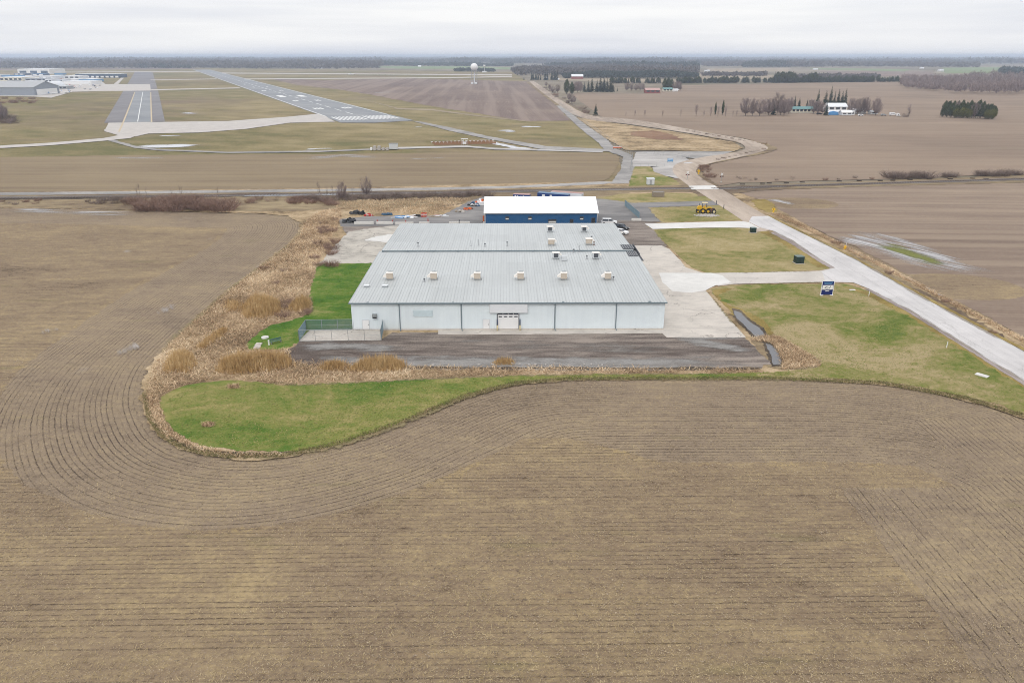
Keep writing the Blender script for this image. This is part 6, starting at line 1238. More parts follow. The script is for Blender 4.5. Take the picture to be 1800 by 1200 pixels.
def rnd_dir(up): v_ = Vector((random.gauss(0, 1), random.gauss(0, 1), random.gauss(0, 1) + up)); return v_.normalized()
def bare_meshes(seed, hgt=10.0, rx=0.27, limbs=46, per=34, low=0.24, thick=1.0):
    """tapered trunk and limbs that fork up into a rounded crown of fine twigs; returns (trunk, crown)"""
    random.seed(seed); tk, cr = MB(), MB(); lean = Vector((random.gauss(0, .02), random.gauss(0, .02), 1))
    tk.tube((0, 0, 0), lean * hgt * 0.3, 0.020 * hgt * thick, 0.014 * hgt * thick, n=6, cap=False); tk.tube(lean * hgt * 0.3, lean * hgt * 0.72, 0.014 * hgt * thick, 0.004 * hgt * thick, n=5, cap=False)
    zc, rz_c = 0.5 * (1 + low) * hgt, 0.5 * (1 - low) * hgt; lob = [random.uniform(0, 6.28) for _ in range(3)]
    for k in range(limbs):
        d = rnd_dir(0.25); az = math.atan2(d.y, d.x); rr = random.uniform(0.55, 1.0) ** 0.6 * (1 + 0.14 * math.sin(3 * az + lob[0]) + 0.10 * math.sin(5 * az + lob[1]))
        p = Vector((d.x * rx * hgt * rr, d.y * rx * hgt * rr, zc + d.z * rz_c * rr)); q = math.hypot(p.x, p.y); z0 = max(low * hgt * 0.75, min(0.68 * hgt, p.z - 1.35 * q - 0.06 * hgt)); a = lean * z0
        m_ = a.lerp(p, 0.5) + Vector((p.x * 0.12, p.y * 0.12, -0.03 * hgt)); r0 = 0.0062 * hgt * thick * (0.7 + q / (rx * hgt) * 0.5)
        cr.tube(a, m_, r0, r0 * 0.6, n=3, cap=False); cr.tube(m_, p, r0 * 0.6, r0 * 0.2, n=3, cap=False); dm = (p - m_).normalized()
        for j in range(per):
            t = random.uniform(0.15, 1.0); s0 = (a.lerp(m_, t * 1.2) if random.random() < 0.25 else m_.lerp(p, t)); dd = (dm * 0.7 + rnd_dir(0.45) * 0.75).normalized(); ln = hgt * random.uniform(0.05, 0.15); s = dd.orthogonal().normalized() * (0.0026 * hgt * random.uniform(0.6, 1.3))
            cr.add([s0 - s, s0 + s, s0 + dd * ln], [(0, 1, 2)])
    mx_ = max(v_[2] for v_ in cr.v); k_ = hgt / mx_
    for m2 in (tk, cr): m2.v = [(x * k_, y * k_, z * k_) for x, y, z in m2.v]
    return tk, cr
def make_tree(name, parts):
    r = empty(name)
    for nm, mb, mat in parts: mb.build(nm, mat, r)
    return r
PROTO = {}
def proto(kind, v):
    key = (kind, v)
    if key in PROTO: return PROTO[key], False
    if kind == 'bare': t_, c_ = bare_meshes(100 + v, 10, (0.36, 0.31, 0.40)[v % 3], 84, 46, 0.16, 1.1); o = make_tree("bare_tree", [("trunk", t_, M['bark']), ("crown", c_, M['twig_far'])])
    elif kind == 'slim': t_, c_ = bare_meshes(200 + v, 10, 0.15, 34, 20, 0.2, 0.8); o = make_tree("bare_tree", [("trunk", t_, M['bark']), ("crown", c_, M['twig_far'])])
    elif kind == 'sap': t_, c_ = bare_meshes(300 + v, 10, 0.16, 16, 10, 0.25, 0.7); o = make_tree("bare_sapling", [("trunk", t_, M['bark']), ("crown", c_, M['twig'])])
    elif kind == 'shrub':
        random.seed(400 + v); c_ = MB()
        for k in range(150):
            a = random.uniform(0, 6.28); q = 0.5 * math.sqrt(random.random()); b = Vector((q * math.cos(a), q * math.sin(a), 0)); d = Vector((math.cos(a) * random.uniform(0, 0.85), math.sin(a) * random.uniform(0, 0.85), 1)).normalized(); l = random.uniform(0.25, 1.0); s = d.orthogonal().normalized() * 0.010
            m1 = b + d * l * 0.6 + Vector((random.gauss(0, .03), random.gauss(0, .03), 0)); c_.add([b - s, b + s, m1 + s * .7, m1 - s * .7], [(0, 1, 2, 3)])
            for j in range(3): e_ = m1 + (d + rnd_dir(0.4) * 0.6).normalized() * l * random.uniform(0.25, 0.45); c_.add([m1 - s * .6, m1 + s * .6, e_], [(0, 1, 2)])
        o = make_tree("bare_shrub", [("twigs", c_, M['twig_red'] if v % 2 else M['twig'])])
    elif kind == 'spruce':
        random.seed(500 + v); t_, c_ = MB(), MB(); t_.tube((0, 0, 0), (0, 0, 9.3), 0.18, 0.03, n=6)
        nl = 30; R0 = (1.75, 2.1, 1.5)[v % 3]
        for i in range(nl):
            z = 0.7 + 9.0 * (i / nl); rr = R0 * (1 - (z - 0.7) / 9.4) ** 0.85 * random.uniform(0.78, 1.12)
            for k in range(11 if i < 20 else 7):
                a = random.uniform(0, 6.28); d = Vector((math.cos(a), math.sin(a), -0.22)); s = Vector((-math.sin(a), math.cos(a), 0)); l = rr * random.uniform(0.6, 1.1); p0 = Vector((0, 0, z + random.uniform(-.15, .15)))
                for j in range(3):
                    q0, q1 = p0 + d * l * (j * 0.3), p0 + d * l * (j * 0.3 + 0.42); w1 = l * (0.24 - 0.05 * j); dr = Vector((0, 0, -0.16 * l)); c_.add([q0, q1 + s * w1 + dr, q1 + Vector((0, 0, .05)), q1 - s * w1 + dr], [(0, 1, 2), (0, 2, 3)])
        c_.add([(0.12, 0, 9.2), (-0.1, 0.1, 9.2), (0, 0, 10.0)], [(0, 1, 2)])
        o = make_tree("spruce_tree", [("trunk", t_, M['bark']), ("crown", c_, M['needle'])])
    elif kind in ('cedar', 'olive'):
        random.seed(600 + v); t_, c_ = MB(), MB(); t_.tube((0, 0, 0), (0, 0, 3), 0.2, 0.1, n=6); rx = (1.5, 2.6)[v % 2] if kind == 'cedar' else 4.6
        for k in range(1500 if kind == 'cedar' else 2600):
            d = rnd_dir(0); q = random.uniform(0.62, 1.0); lump = 1 + 0.16 * math.sin(d.x * 7 + v) * math.sin(d.z * 6 + d.y * 5)
            p = Vector((d.x * rx * q * lump, d.y * rx * q * lump, 5.0 + d.z * 4.8 * q * lump))
            if kind == 'cedar' and p.z > 5: p.x *= 1 - 0.75 * ((p.z - 5) / 5) ** 1.6; p.y *= 1 - 0.75 * ((p.z - 5) / 5) ** 1.6
            s = rnd_dir(0.4) * random.uniform(0.25, 0.55); t2 = (s.cross(d)).normalized() * s.length * 0.6 if s.cross(d).length > 1e-4 else Vector((0.3, 0, 0)); c_.add([p - t2, p + t2, p + s * 1.3], [(0, 1, 2)])
        o = make_tree("cedar_tree" if kind == 'cedar' else "evergreen_shrub", [("trunk", t_, M['bark']), ("crown", c_, M['cedar'] if kind == 'cedar' else M['olive_leaf'])])
    PROTO[key] = o; return o, True
def plant(kind, v, px, py, hm, label, cat, group=None, sx=1.0, xy=None):
    o, first = proto(kind, v)
    if not first: o = copy_tree(o)
    unit = 1.0 if kind == 'shrub' else 10.0; k = hm / unit
    q = xy or gp(px, py); o.location = (q[0], q[1], -0.02); o.scale = (k * sx, k * sx, k); o.rotation_euler.z = random.uniform(0, 6.28); tag(o, label, cat, group); return o
RS = random.Random(11)
# the lone sapling at the yard corner
plant('sap', 1, 521, 638, 3.9, "thin bare sapling at the left front corner of the yard", "bare tree", sx=0.8)
# avenue along the farm lane
for k, (px, h_, kd) in enumerate(((1100, 5, 'slim'), (1116, 6.0, 'slim'), (1133.5, 6.0, 'slim'), (1164.5, 6.5, 'slim'), (1196.5, 7.0, 'slim'), (1223.5, 11, 'slim'), (1237, 6, 'slim'), (1249, 9, 'slim'), (1261.5, 10, 'slim'), (1275, 11.5, 'slim'), (1288, 6, 'slim'), (1295, 6, 'slim'))):
    plant(kd, k % 3, px, 205, h_, "slender bare tree in the row along the farm lane", "bare tree", "slender bare trees along the farm lane")
plant('cedar', 0, 1257, 202, 11, "dark columnar cedar in the lane row, shorter left one", "cedar", sx=0.6); plant('cedar', 2, 1270, 202, 13, "dark columnar cedar in the lane row, taller right one", "cedar", sx=0.6)
for k, (px, py, h_, sx) in enumerate(((1310.5, 204, 17.5, 1.1), (1322.5, 204, 17, 0.7), (1335, 204, 17, 1.0), (1351, 203, 17, 1.0), (1366, 199, 21, 1.1), (1358, 201, 15, 1), (1378, 203, 16, 1.1), (1386, 200, 14, 1.0), (1345, 200, 15, .9), (1372, 202, 14, 1.0), (1388, 196, 15, .9))):
    plant('bare', k % 3, px, py, h_, "broad bare tree in the grove left of the bungalow", "bare tree", "grove of bare trees left of the bungalow", sx)
plant('spruce', 1, 1359, 202, 12, "spruce inside the bare grove left of the bungalow", "spruce")
for k, (px, py, h_, v, lab) in enumerate(((1396, 190, 13, 0, "short spruce behind the left end of the bungalow"), (1404, 190, 11, 1, "second short spruce behind the bungalow"), (1418, 190, 10, 2, "small spruce behind the right end of the bungalow"), (1435.5, 192, 20, 2, "lone tall spruce left of the dense spruces"), (1449, 192, 19, 1, "broad spruce at the left of the dense clump"), (1458, 190, 22, 0, "tallest spruce in the dense clump behind the barn"),
                                   (1465, 190, 17, 2, "short spruce in the middle of the dense clump"), (1471.5, 190, 19.5, 0, "spruce third from the right in the dense clump"), (1478, 190, 17, 1, "spruce second from the right in the dense clump"), (1483.5, 191, 20.5, 0, "spruce at the right end of the dense clump"), (1451.5, 203, 12, 1, "small dark spruce standing in front of the barn"))):
    plant('spruce', v, px, py, h_, lab, "spruce", "spruces at the farm")
for k, (px, py, h_) in enumerate(((1437, 200, 13), (1430, 200, 12), (1445, 200, 11), (1425, 197, 13))): plant('bare', k % 3, px, py, h_, "low bare tree between the bungalow and the barn", "bare tree", "bare trees between the bungalow and the barn")
for k, (px, py, h_) in enumerate(((1495, 201, 16), (1500, 198, 15), (1507, 201, 16), (1513, 201, 17), (1520, 201, 17), (1526, 200, 14))): plant('bare', k % 3, px, py, h_, "bare tree in front of the long implement shed", "bare tree", "bare trees by the implement shed", 0.75)
plant('bare', 1, 1539, 203, 17, "single bare tree by the grey roofed shed", "bare tree", sx=1.0); plant('slim', 0, 1597, 205, 13, "faint leaning bare tree right of the camper van", "bare tree", sx=1.6); plant('shrub', 0, 1591, 205.5, 5, "low bare bush right of the camper van", "bush")
# evergreen island in the field
for k in range(26):
    t = k / 25; px = 1656 + 92 * t; back = k % 2; plant('cedar', 1 + 2 * (k % 2), px, 206 - 5 * back + 3 * t, RS.uniform(10.5, 14) - (3 if k in (0, 25) else 0), "dark evergreen in the tree island in the right field", "evergreen", "dark evergreens of the tree island", 0.95)
for k, (px, py, h_) in enumerate(((1680, 207, 8.5), (1690, 207.5, 9), (1701, 208, 8), (1735, 209.5, 8), (1743, 209.5, 8.5))): plant('olive', 0, px, py, h_, "rounded olive green evergreen at the front of the tree island", "evergreen", "olive evergreens of the tree island", 0.95)
for k, (px, h_) in enumerate(((1711, 14), (1718, 13), (1724, 13), (1682, 14))): plant('bare', k % 3, px, 208 if k < 3 else 203, h_, "bare tree among the evergreens of the tree island", "bare tree", "bare trees of the tree island", 0.8)
# mid farm
for k, (px, py, h_, v) in enumerate(((1027, 162, 15, 1), (1034, 162, 17, 0), (1040, 162, 21, 0), (1049, 162, 18, 2), (1055, 162, 23, 0), (1061, 162, 22, 1), (1067, 162, 20, 2), (1073, 162, 18, 1), (1077, 162, 14, 1), (1085, 161, 6, 2))): plant('spruce', v, px, py, h_, "dark spruce in the belt left of the red barn", "spruce", "belt of spruces left of the red barn", RS.uniform(1.1, 1.5))
plant('spruce', 1, 1047, 202.5, 10.5, "lone dark spruce standing by the road in the field corner", "spruce", sx=1.15)
plant('cedar', 1, 996, 165, 20, "big dark rounded evergreen left of the spruce belt", "evergreen", sx=0.9); plant('cedar', 3, 1005, 166, 17, "second dark rounded evergreen left of the spruce belt", "evergreen", sx=0.9)
for k, (px, py, h_) in enumerate(((1015, 163, 18), (1020, 162, 17), (1008, 163, 15), (1102, 160, 13), (1110, 160, 14), (1118, 160, 12), (1125, 160, 13), (1130, 159, 12), (1187, 159, 17), (1192, 159, 15), (1196, 159, 11), (971, 163, 12), (980, 163, 13), (966, 158, 10), (960, 152, 9), (1005, 182, 12), (1000, 177, 10), (1009, 181, 9))): plant('bare', k % 3, px, py, h_, "bare tree scattered around the red barn fields", "bare tree", "bare trees around the red barn fields")
for k, (px, h_) in enumerate(((1168, 18), (1174, 20), (1180, 17), (1171, 15))): plant('cedar', 1 + 2 * (k % 2), px, 158, h_, "dark evergreen behind the teal roofed house", "evergreen", "evergreens behind the teal roofed house", 0.9)
for k, (px, h_) in enumerate(((921, 9), (935, 20), (938, 17), (942, 20), (958, 20), (962, 22), (970, 24), (975, 25), (979, 24), (950, 12), (946, 15))): plant('spruce', k % 3, px, 141, h_, "dark spruce by the far pale blue house", "spruce", "spruces by the far pale blue house")
# windbreak in front of the far plantation
pxs = np.concatenate([np.linspace(1075, 1104, 12), np.linspace(1112, 1124, 5), np.linspace(1134, 1160, 9), np.linspace(1190, 1232, 22), np.linspace(1238, 1262, 12), np.linspace(1265, 1277, 7), np.linspace(1280, 1295, 9), np.linspace(1306, 1316, 5), np.linspace(1324, 1336, 6), np.linspace(1344, 1356, 5), np.linspace(1358, 1462, 62), np.linspace(1464, 1536, 44), np.linspace(1542, 1590, 18)])
for k, px in enumerate(pxs):
    py = 146.5 - 2.5 * max(0, (px - 1190)) / 400; tall = 1.6 if 1360 < px < 1400 or 1420 < px < 1432 else 1.0
    plant('spruce' if k % 3 else 'cedar', k % 3 if k % 3 else 1, px + RS.uniform(-.6, .6), py + RS.uniform(-0.4, 0.4), RS.uniform(9.5, 14) * tall, "dark evergreen in the long field windbreak below the horizon", "evergreen", "evergreens of the long windbreak", RS.uniform(1.1, 1.8))
# small shrubs on the field lines
def shrubs(spots, label, group, hr, v=None, sx=1.0):
    for k, (px, py) in enumerate(spots): plant('shrub', RS.randrange(4) if v is None else v + 2 * RS.randrange(2), px, py, RS.uniform(*hr), label, "bush", group, sx * RS.uniform(1.1, 2.0))
shrubs([(RS.uniform(228, 398), RS.uniform(354, 371)) for k in range(62)], "reddish bare bush in the thicket at the far corner of the crop field", "thicket of reddish bare bushes", (2.6, 4.6), 1)
shrubs([(RS.uniform(175, 232), RS.uniform(350, 358)) for k in range(8)], "grey bare bush along the railway left of the thicket", "grey bushes left of the thicket", (1.6, 2.6), 0)
shrubs([(RS.uniform(0, 175), RS.uniform(352, 360)) for k in range(12)], "low bare bush along the railway at the far left", "low bushes at the far left", (0.8, 1.7))
shrubs([(RS.uniform(398, 560), RS.uniform(349, 358)) for k in range(22)], "dark red bare bush between the thicket and the rear yard", "dark red bushes by the railway", (1.2, 2.4), 1)
shrubs([(RS.uniform(545, 585), RS.uniform(354, 362)) for k in range(6)], "rounded red twigged bush beside the dry ditch", "rounded red bushes", (1.6, 2.4), 1, 1.3)
shrubs([(540 + 320 * (k / 47) + RS.uniform(-4, 4), 352 - 8 * (k / 47) + RS.uniform(-3, 2)) for k in range(48)], "grey brown bush in the long hedge behind the rear yard", "long hedge behind the rear yard", (1.6, 3.2), 0)
shrubs([(RS.uniform(545, 590), RS.uniform(398, 470)) for k in range(10)], "bare bush on the bank beside the broken slab", "bushes beside the broken slab", (1.0, 2.0), 1)
shrubs([(1548 + 85 * RS.random(), 312.5) for k in range(12)] + [(RS.uniform(1660, 1685), 311) for k in range(5)] + [(RS.uniform(1712, 1768), 309) for k in range(9)] + [(1785, 307), (1790, 308), (1781, 307.5)], "grey bare bush on the far field line at the right", "grey bushes on the right field line", (1.8, 4.2), 0)
shrubs([(1290 + 250 * RS.random(), 314 + RS.uniform(-2, 3)) for k in range(14)], "low bare bush along the railway right of the crossing", "low bushes right of the crossing", (0.7, 1.5))
shrubs([(1236 + RS.uniform(-9, 14), 300 + RS.uniform(-8, 22)) for k in range(16)], "reddish bush on the inside of the road bend by the crossing", "bushes at the road bend", (1.0, 2.4), 1)
shrubs([(1195 + 150 * t + RS.uniform(-3, 3), 228 + 26 * t) for t in np.linspace(0, 1, 14)] + [(1262 + 80 * t, 281 - 18 * t) for t in np.linspace(0, 1, 9)], "small brown bush along the outer edge of the curving road", "bushes along the curving road", (0.6, 1.6))
shrubs([(955 + 85 * t + RS.uniform(-4, 6), 155 + 50 * t) for t in np.linspace(0, 1, 20)], "bare bush along the right side of the far road", "bushes along the far road", (1.5, 4.5))
shrubs([(1562, 480), (1563, 482), (1470, 428), (1660, 531), (1745, 585)], "small red twigged bush in the roadside ditch", "bushes in the roadside ditch", (0.7, 1.3), 1)
for k, (px, py, h_) in enumerate(((242, 345, 5), (246, 346, 5.5), (258, 346, 4.5), (302, 347, 4), (318, 347, 5), (320, 346, 4.5), (384, 345, 5.2), (560, 345, 6), (563, 346, 5), (575, 347, 5.5), (585, 346, 4.8), (645, 346, 9.0), (640, 347, 6), (648, 347, 6.5), (602, 352, 8), (620, 346, 4))):
    plant('bare' if h_ > 7 else 'sap', k % 3, px, py, h_, ("tallest bare tree standing in the hedge behind the rear yard" if h_ == 9.0 else "pale wispy bare tree left of the tallest hedge tree" if h_ == 8 else "young bare tree rising from the bushes along the railway"), "bare tree", None if h_ > 7 else "young bare trees along the railway", 0.8)
for k in range(10): plant('bare', k % 3, RS.uniform(-22, 18), RS.uniform(206, 216), RS.uniform(11, 17), "bare tree in the dark clump cut by the left edge of the airfield", "bare tree", "clump of bare trees at the left edge", 1.0)
shrubs([(RS.uniform(0, 27), RS.uniform(211, 217)) for k in range(9)], "dark bush under the bare clump at the left edge of the airfield", "bushes at the left edge of the airfield", (3.0, 7.5), 0)
shrubs([(RS.uniform(-10, 62), RS.uniform(173, 182)) for k in range(18)], "rusty red bush on the bank below the grey hangar", "rusty bushes below the grey hangar", (2.0, 4.5), 1, 1.2)

def residue(name, label, n, y0, y1, mat):
    y = y0 + (y1 - y0) * rng.random(n * 3) ** 1.5; x = rng.uniform(-1, 1, n * 3) * (10 + y * 0.80); d_ = np.sin(x * 0.31 + 2 * np.sin(y * 0.17)) * np.sin(y * 0.53 + 1.7 * np.sin(x * 0.11)) + 0.7 * np.sin(x * 0.09 + 1) * np.sin(y * 0.13)
    keep = (rng.random(n * 3) < 0.42 + 0.16 * d_); x, y = x[keep][:n], y[keep][:n]
    gx = np.clip(((x - xs[0]) / 1.25).astype(int), 0, nx - 1); gy = np.clip(((y - ys[0]) / 1.25).astype(int), 0, ny - 1)
    inside_ = np.array([bool(v) for v in FIELD_IN[gy, gx]]); x, y = x[inside_], y[inside_]; m = len(x)
    a = rng.uniform(0, np.pi, m); l = rng.uniform(0.05, 0.16, m) * (1 + 1.2 * (rng.random(m) < 0.06)); w_ = rng.uniform(0.006, 0.017, m); ti = rng.uniform(-0.5, 0.5, m); z = rng.uniform(0.0, 0.05, m) - 0.10 + 0.05
    u = np.column_stack([np.cos(a) * np.cos(ti), np.sin(a) * np.cos(ti), np.sin(ti)]) * l[:, None]; v = np.column_stack([-np.sin(a), np.cos(a), np.zeros(m)]) * w_[:, None]; c = np.column_stack([x, y, z + np.abs(np.sin(ti)) * l])
    o = np_mesh(name, np.stack([c - u - v, c + u - v, c + u + v, c - u + v], 1).reshape(-1, 3), 4, mat); tag(o, label, kind="stuff")
straw_m = blade_mat("corn_trash", (0.25, 0.18, 0.085), (0.42, 0.325, 0.17), (0.66, 0.53, 0.31))
residue("crop_residue", "pale scattered corn stalks lying on the near field", 80000, 44, 112, straw_m)
def tufts(label, poly, n, mat, h=(0.06, 0.22), w=(0.05, 0.20)): blades("lawn_grass", poly, n, h, w, (1.0, 1.45), mat, label, 0.03)
tuft_g = blade_mat("grass_tufts", (0.12, 0.17, 0.025), (0.21, 0.215, 0.055), (0.36, 0.31, 0.13), 0.8); tuft_l = blade_mat("lush_tufts", (0.075, 0.155, 0.012), (0.12, 0.19, 0.022), (0.20, 0.23, 0.055), 0.6); tuft_s = blade_mat("straw_tufts", (0.24, 0.22, 0.07), (0.33, 0.27, 0.12), (0.46, 0.37, 0.19), 0.8)
blades("field_edge_grass", [(256, 690), (264, 735), (292, 770), (340, 792), (420, 803), (500, 802), (500, 796), (420, 796), (345, 782), (305, 760), (288, 735), (278, 700)], 2300, (0.25, 0.7), (0.04, 0.12), (0.5, 1.45), M["flat_grass"], "ragged dry grass at the rounded end of the green lobe")
tufts("grass of the green lobe by the crop field", [(295, 700), (350, 676), (450, 673), (700, 671), (1000, 660), (1430, 652), (1440, 664), (1000, 665), (900, 672), (810, 697), (690, 744), (580, 780), (450, 790), (345, 774), (300, 745)], 15000, tuft_g)
tufts("grass of the lawn between the warehouse drive and the road", [(1262, 510), (1450, 501), (1528, 517), (1600, 555), (1800, 680), (1800, 722), (1620, 680), (1450, 664), (1340, 657), (1440, 642), (1405, 612), (1360, 588), (1290, 535)], 15000, tuft_g)
tufts("bright grass left of the warehouse", [(566, 466), (654, 464), (655, 540), (618, 575), (525, 580), (520, 602), (445, 608), (478, 574), (540, 553), (550, 530)], 7000, tuft_l)
tufts("straw coloured lawn between the two driveways", [(1150, 406), (1325, 402), (1398, 431), (1455, 471), (1245, 479), (1200, 456)], 7000, tuft_s)
tufts("straw coloured lawn under the earth mover", [(1140, 367), (1265, 362), (1304, 386), (1165, 390)], 3000, tuft_s)
def clods(name, label, n, y0, y1, mat):
    y = y0 + (y1 - y0) * rng.random(n) ** 1.4; x = rng.uniform(-1, 1, n) * (10 + y * 0.80); gx = np.clip(((x - xs[0]) / 1.25).astype(int), 0, nx - 1); gy = np.clip(((y - ys[0]) / 1.25).astype(int), 0, ny - 1); k = FIELD_IN[gy, gx]; x, y = x[k], y[k]; m = len(x)
    s = rng.uniform(0.03, 0.10, m) * (1 + 0.6 * (rng.random(m) < 0.1)); a = rng.uniform(0, 6.28, m); P3 = [np.column_stack([x + s * np.cos(a + t), y + s * np.sin(a + t) * 0.8, np.full(m, -0.13)]) for t in (0, 2.2, 4.1)]; top = np.column_stack([x, y, -0.12 + s * 0.55])
    o = np_mesh(name, np.stack([P3[0], P3[1], top, P3[1], P3[2], top, P3[2], P3[0], top], 1).reshape(-1, 3), 3, mat); tag(o, label, kind="stuff")
clods("soil_clods", "small clods of dry soil on the near field", 90000, 44, 125, blade_mat("clod_soil", (0.17, 0.13, 0.095), (0.34, 0.27, 0.195), (0.50, 0.41, 0.29)))
for k in range(26): plant('shrub', 1 + 2 * (k % 2), *((RS.uniform(548, 592), RS.uniform(385, 470)) if k < 14 else (RS.uniform(420, 545), RS.uniform(470, 560))), RS.uniform(0.8, 1.7), "low brown scrub bush in the dry grass left of the warehouse", "bush", "brown scrub in the dry grass strip", RS.uniform(1.2, 2.2))
for k in range(38):
    px, py = RS.uniform(-10, 160), RS.uniform(130, 149); m_ = mpp(py); building("airfield_shed", "small pale shed among the crowded airfield buildings", px, px + RS.uniform(5, 16), py, RS.uniform(1.6, 3.2), RS.uniform(15, 30), RS.choice((pale, M['white'], M['grey_light'], M['sign_blue'], cream)), RS.choice((M['white'], M['white_panel'], M['grey'])), 'flat', None, 0, "shed", 0.25, "small pale sheds among the airfield buildings")
# ---- far woods, each one mass of many small crowns
def wood(name, label, poly, n, h, r, mat, leaf=26, upright=False):
    P = [np.array(gp(*p)) for p in poly]; lo = np.min(P, 0); hi = np.max(P, 0); pts = []
    PA = np.array(P)
    def inside(q):
        c = np.zeros(len(q), bool); j = len(PA) - 1
        for i in range(len(PA)):
            xi, yi = PA[i]; xj, yj = PA[j]; c ^= ((yi > q[:, 1]) != (yj > q[:, 1])) & (q[:, 0] < (xj - xi) * (q[:, 1] - yi) / (yj - yi + 1e-12) + xi); j = i
        return c
    tot = 0
    while tot < n: q = rng.uniform(lo, hi, (n * 2, 2)); q = q[inside(q)]; pts.append(q); tot += len(q)
    # near edge gets its own row of crowns
    q = np.concatenate(pts)[:n]; hh = rng.uniform(h[0], h[1], n) * (0.80 + 0.16 * np.sin(q[:, 0] / (r * 14)) * np.sin(q[:, 1] / (r * 23)) + 0.20 * np.sin(q[:, 0] / (r * 37) + 2 * np.sin(q[:, 1] / (r * 31))) + 0.12 * np.sin(q[:, 0] / (r * 5.3)))
    m = n * leaf; c = np.repeat(np.column_stack([q, hh]), leaf, 0)
    d = rng.normal(0, 1, (m, 3)); d /= np.linalg.norm(d, axis=1)[:, None]; rad = rng.uniform(0.45, 1.0, m)[:, None]
    cen = np.column_stack([c[:, 0] + d[:, 0] * r * rad[:, 0], c[:, 1] + d[:, 1] * r * rad[:, 0], c[:, 2] * (0.54 + 0.46 * d[:, 2] * rad[:, 0])])
    s = r * rng.uniform(0.18, 0.42, m)[:, None]; a = rng.normal(0, 1, (m, 3)); a /= np.linalg.norm(a, axis=1)[:, None]; b = np.cross(a, rng.normal(0, 1, (m, 3))); b /= np.linalg.norm(b, axis=1)[:, None]
    if upright: a = np.column_stack([rng.normal(0, .25, m), rng.normal(0, .25, m), np.ones(m)]); a /= np.linalg.norm(a, axis=1)[:, None]; b = np.cross(a, rng.normal(0, 1, (m, 3))); b /= np.linalg.norm(b, axis=1)[:, None]; V = np.stack([cen - b * s * 0.35, cen + b * s * 0.35, cen + a * s * 2.6], 1)
    else: V = np.stack([cen - b * s, cen + b * s, cen + a * s * 1.5], 1)
    o = np_mesh(name, V.reshape(-1, 3), 3, mat); tag(o, label, kind="stuff"); return o
wood("bare_wood", "large bare grey wood at the right edge above the field", [(1578, 152), (1600, 158), (1650, 163), (1745, 168), (1900, 168), (2050, 168), (2050, 146), (1700, 142), (1600, 144)], 1500, (15, 21), 4.2, M['twig_far'], 80, True)
wood("plantation", "dark conifer plantation edge in the middle distance", [(990, 138), (1225, 138), (1226, 134), (990, 134.5)], 700, (12, 16), 5, M['wood_dark'], 40)
wood("far_wood", "mixed wood behind the dark plantation", [(905, 134), (1225, 134), (1227, 124), (1000, 120), (900, 123)], 1500, (16, 24), 8, M['wood_far'], 30)
wood("far_wood", "dark wooded crest above the plantation", [(1000, 121), (1225, 123), (1227, 116), (1100, 115), (950, 117)], 900, (20, 30), 12, M['wood_dark'], 22)
wood("far_wood", "long bare wood beyond the end of the runway", [(-100, 121.5), (330, 120.5), (560, 121.5), (665, 121), (670, 117), (300, 116), (-100, 116)], 2400, (22, 33), 11, M['wood_far'], 30)
wood("far_wood", "deep wood on the rising ground beyond the airfield", [(-100, 116.5), (670, 117.5), (672, 110), (300, 108.5), (-100, 109)], 3000, (24, 38), 18, M['wood_far'], 20)
wood("far_wood", "dark conifers at the near edge of the runway wood", [(235, 120.6), (335, 120.6), (330, 119.5), (240, 119.5)], 120, (16, 24), 8, M['wood_dark'], 30)
wood("far_wood", "belt of trees left of the radar dome", [(668, 116), (900, 117), (900, 115), (668, 114.5)], 500, (18, 26), 12, M['wood_dark'], 24)
wood("far_wood", "distant hedge right of the radar dome", [(800, 126), (870, 127), (870, 125.5), (800, 125)], 160, (9, 13), 6, M['wood_dark'], 24)
wood("far_wood", "dark wood right of the plantation fields", [(1305, 119), (1390, 119), (1385, 116), (1310, 116)], 300, (18, 26), 12, M['wood_dark'], 24)
wood("far_wood", "long bare wood on the right horizon", [(1385, 119), (1560, 117.5), (1720, 119), (1720, 115), (1500, 112.5), (1380, 114)], 1400, (18, 28), 12, M['wood_far'], 26)
wood("far_wood", "dark trees at the far right above the bare wood", [(1757, 132), (1900, 132), (1900, 126), (1757, 126)], 500, (16, 22), 8, M['wood_dark'], 28)
wood("far_wood", "scrubby hedges on the right middle distance", [(1235, 134), (1345, 134), (1345, 132), (1235, 132)], 160, (6, 11), 7, M['wood_far'], 24)
wood("far_wood", "tree belt beyond the right fields", [(1235, 117), (1310, 117), (1310, 113.5), (1235, 113.5)], 260, (18, 26), 12, M['wood_far'], 24)
wood("far_wood", "mixed hedges above the long windbreak", [(1405, 141), (1480, 139), (1545, 137), (1545, 134), (1470, 134), (1400, 136)], 240, (7, 13), 7, M['wood_far'], 26)
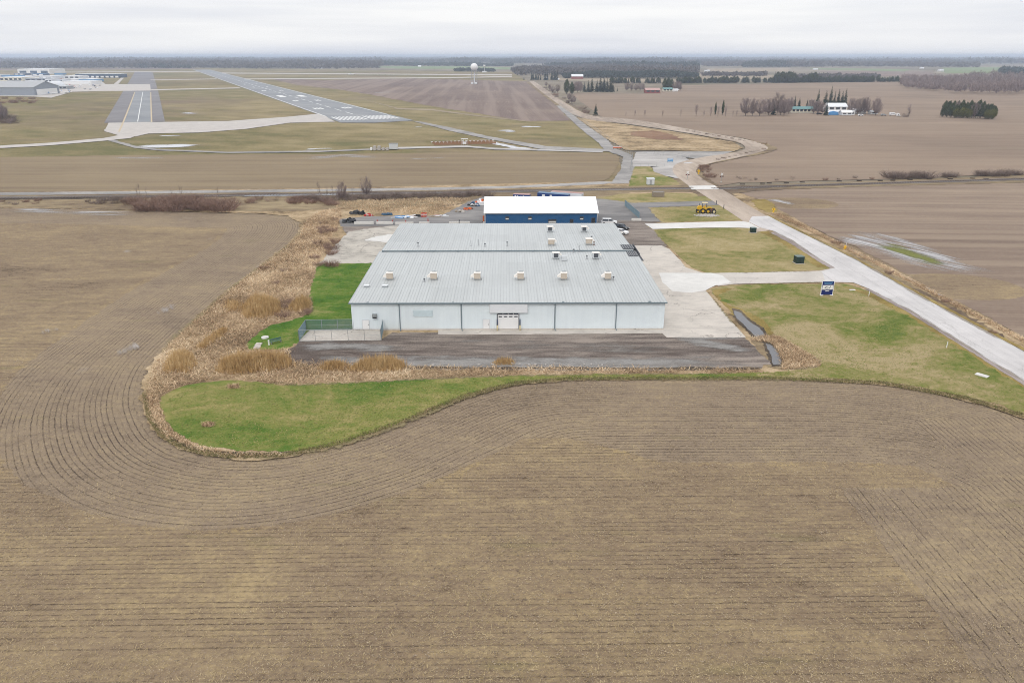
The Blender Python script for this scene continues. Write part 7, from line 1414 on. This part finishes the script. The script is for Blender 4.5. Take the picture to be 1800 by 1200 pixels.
for k in range(16):                                                    # successive wooded belts out to the skyline
    yb = 112.5 - 0.78 * k if k < 9 else 105.4 - 0.42 * (k - 9); yb = max(yb, 101.6); m_ = mpp(yb)
    for j in range(3):
        x0 = RS.uniform(-500, 1500); x1 = x0 + RS.uniform(500, 1300)
        wood("far_wood", "blue grey belt of far woods below the skyline", [(x0, yb), (x1, yb), (x1 - 40, yb - 0.5), (x0 + 40, yb - 0.5)], int(min(900, (x1 - x0) * 0.6)), (20, 40), 9 + 1.2 * m_, M['wood_far'] if (j + k) % 3 else M['wood_dark'], 14)
for k, (Y_, h0, h1) in enumerate(((13000, 0, 18), (19000, 8, 32), (28000, 12, 44))):
    vs = []; n = 240; hw_ = Y_ * 1.0
    for i in range(n + 1):
        x = -hw_ + 2 * hw_ * i / n; t = x / Y_
        q = 0.5 + 0.27 * math.sin(t * 7 + k * 2) + 0.16 * math.sin(t * 19 + k) + 0.09 * math.sin(t * 47 + 3 * k); z = h0 + (h1 - h0) * max(0, q)
        vs += [(x, Y_ - 2500, -1), (x, Y_, z), (x, Y_ + 4000, -1)]
    mb = MB(); mb.add(vs, [f_ for i in range(n) for f_ in ((3 * i, 3 * i + 3, 3 * i + 4, 3 * i + 1), (3 * i + 1, 3 * i + 4, 3 * i + 5, 3 * i + 2))])
    o = mb.build("hills", ground("hill_woods", (0.08, 0.09, 0.06), (0.14, 0.135, 0.10), (0.26, 0.23, 0.17), 0.0015, 0.006, 0.02), None, True); o["kind"] = "structure"

# ------------------------------------------------------------------ the air
hz = MB().slab(-39000, 39000, -250, 59000, -2.0, 74.0).build("haze", None)
hz.data.materials.clear(); hm = bpy.data.materials.new("haze_air"); hm.use_nodes = True; ht = hm.node_tree; ht.nodes.clear()
ho = ht.nodes.new("ShaderNodeOutputMaterial"); hv = ht.nodes.new("ShaderNodeVolumePrincipled"); hv.inputs["Density"].default_value = 0.000125; hv.inputs["Color"].default_value = (0.68, 0.79, 0.98, 1); hv.inputs["Anisotropy"].default_value = 0.0
ht.links.new(hv.outputs[0], ho.inputs["Volume"]); hz.data.materials.append(hm); tag(hz, "thin blue haze over the countryside", kind="stuff")
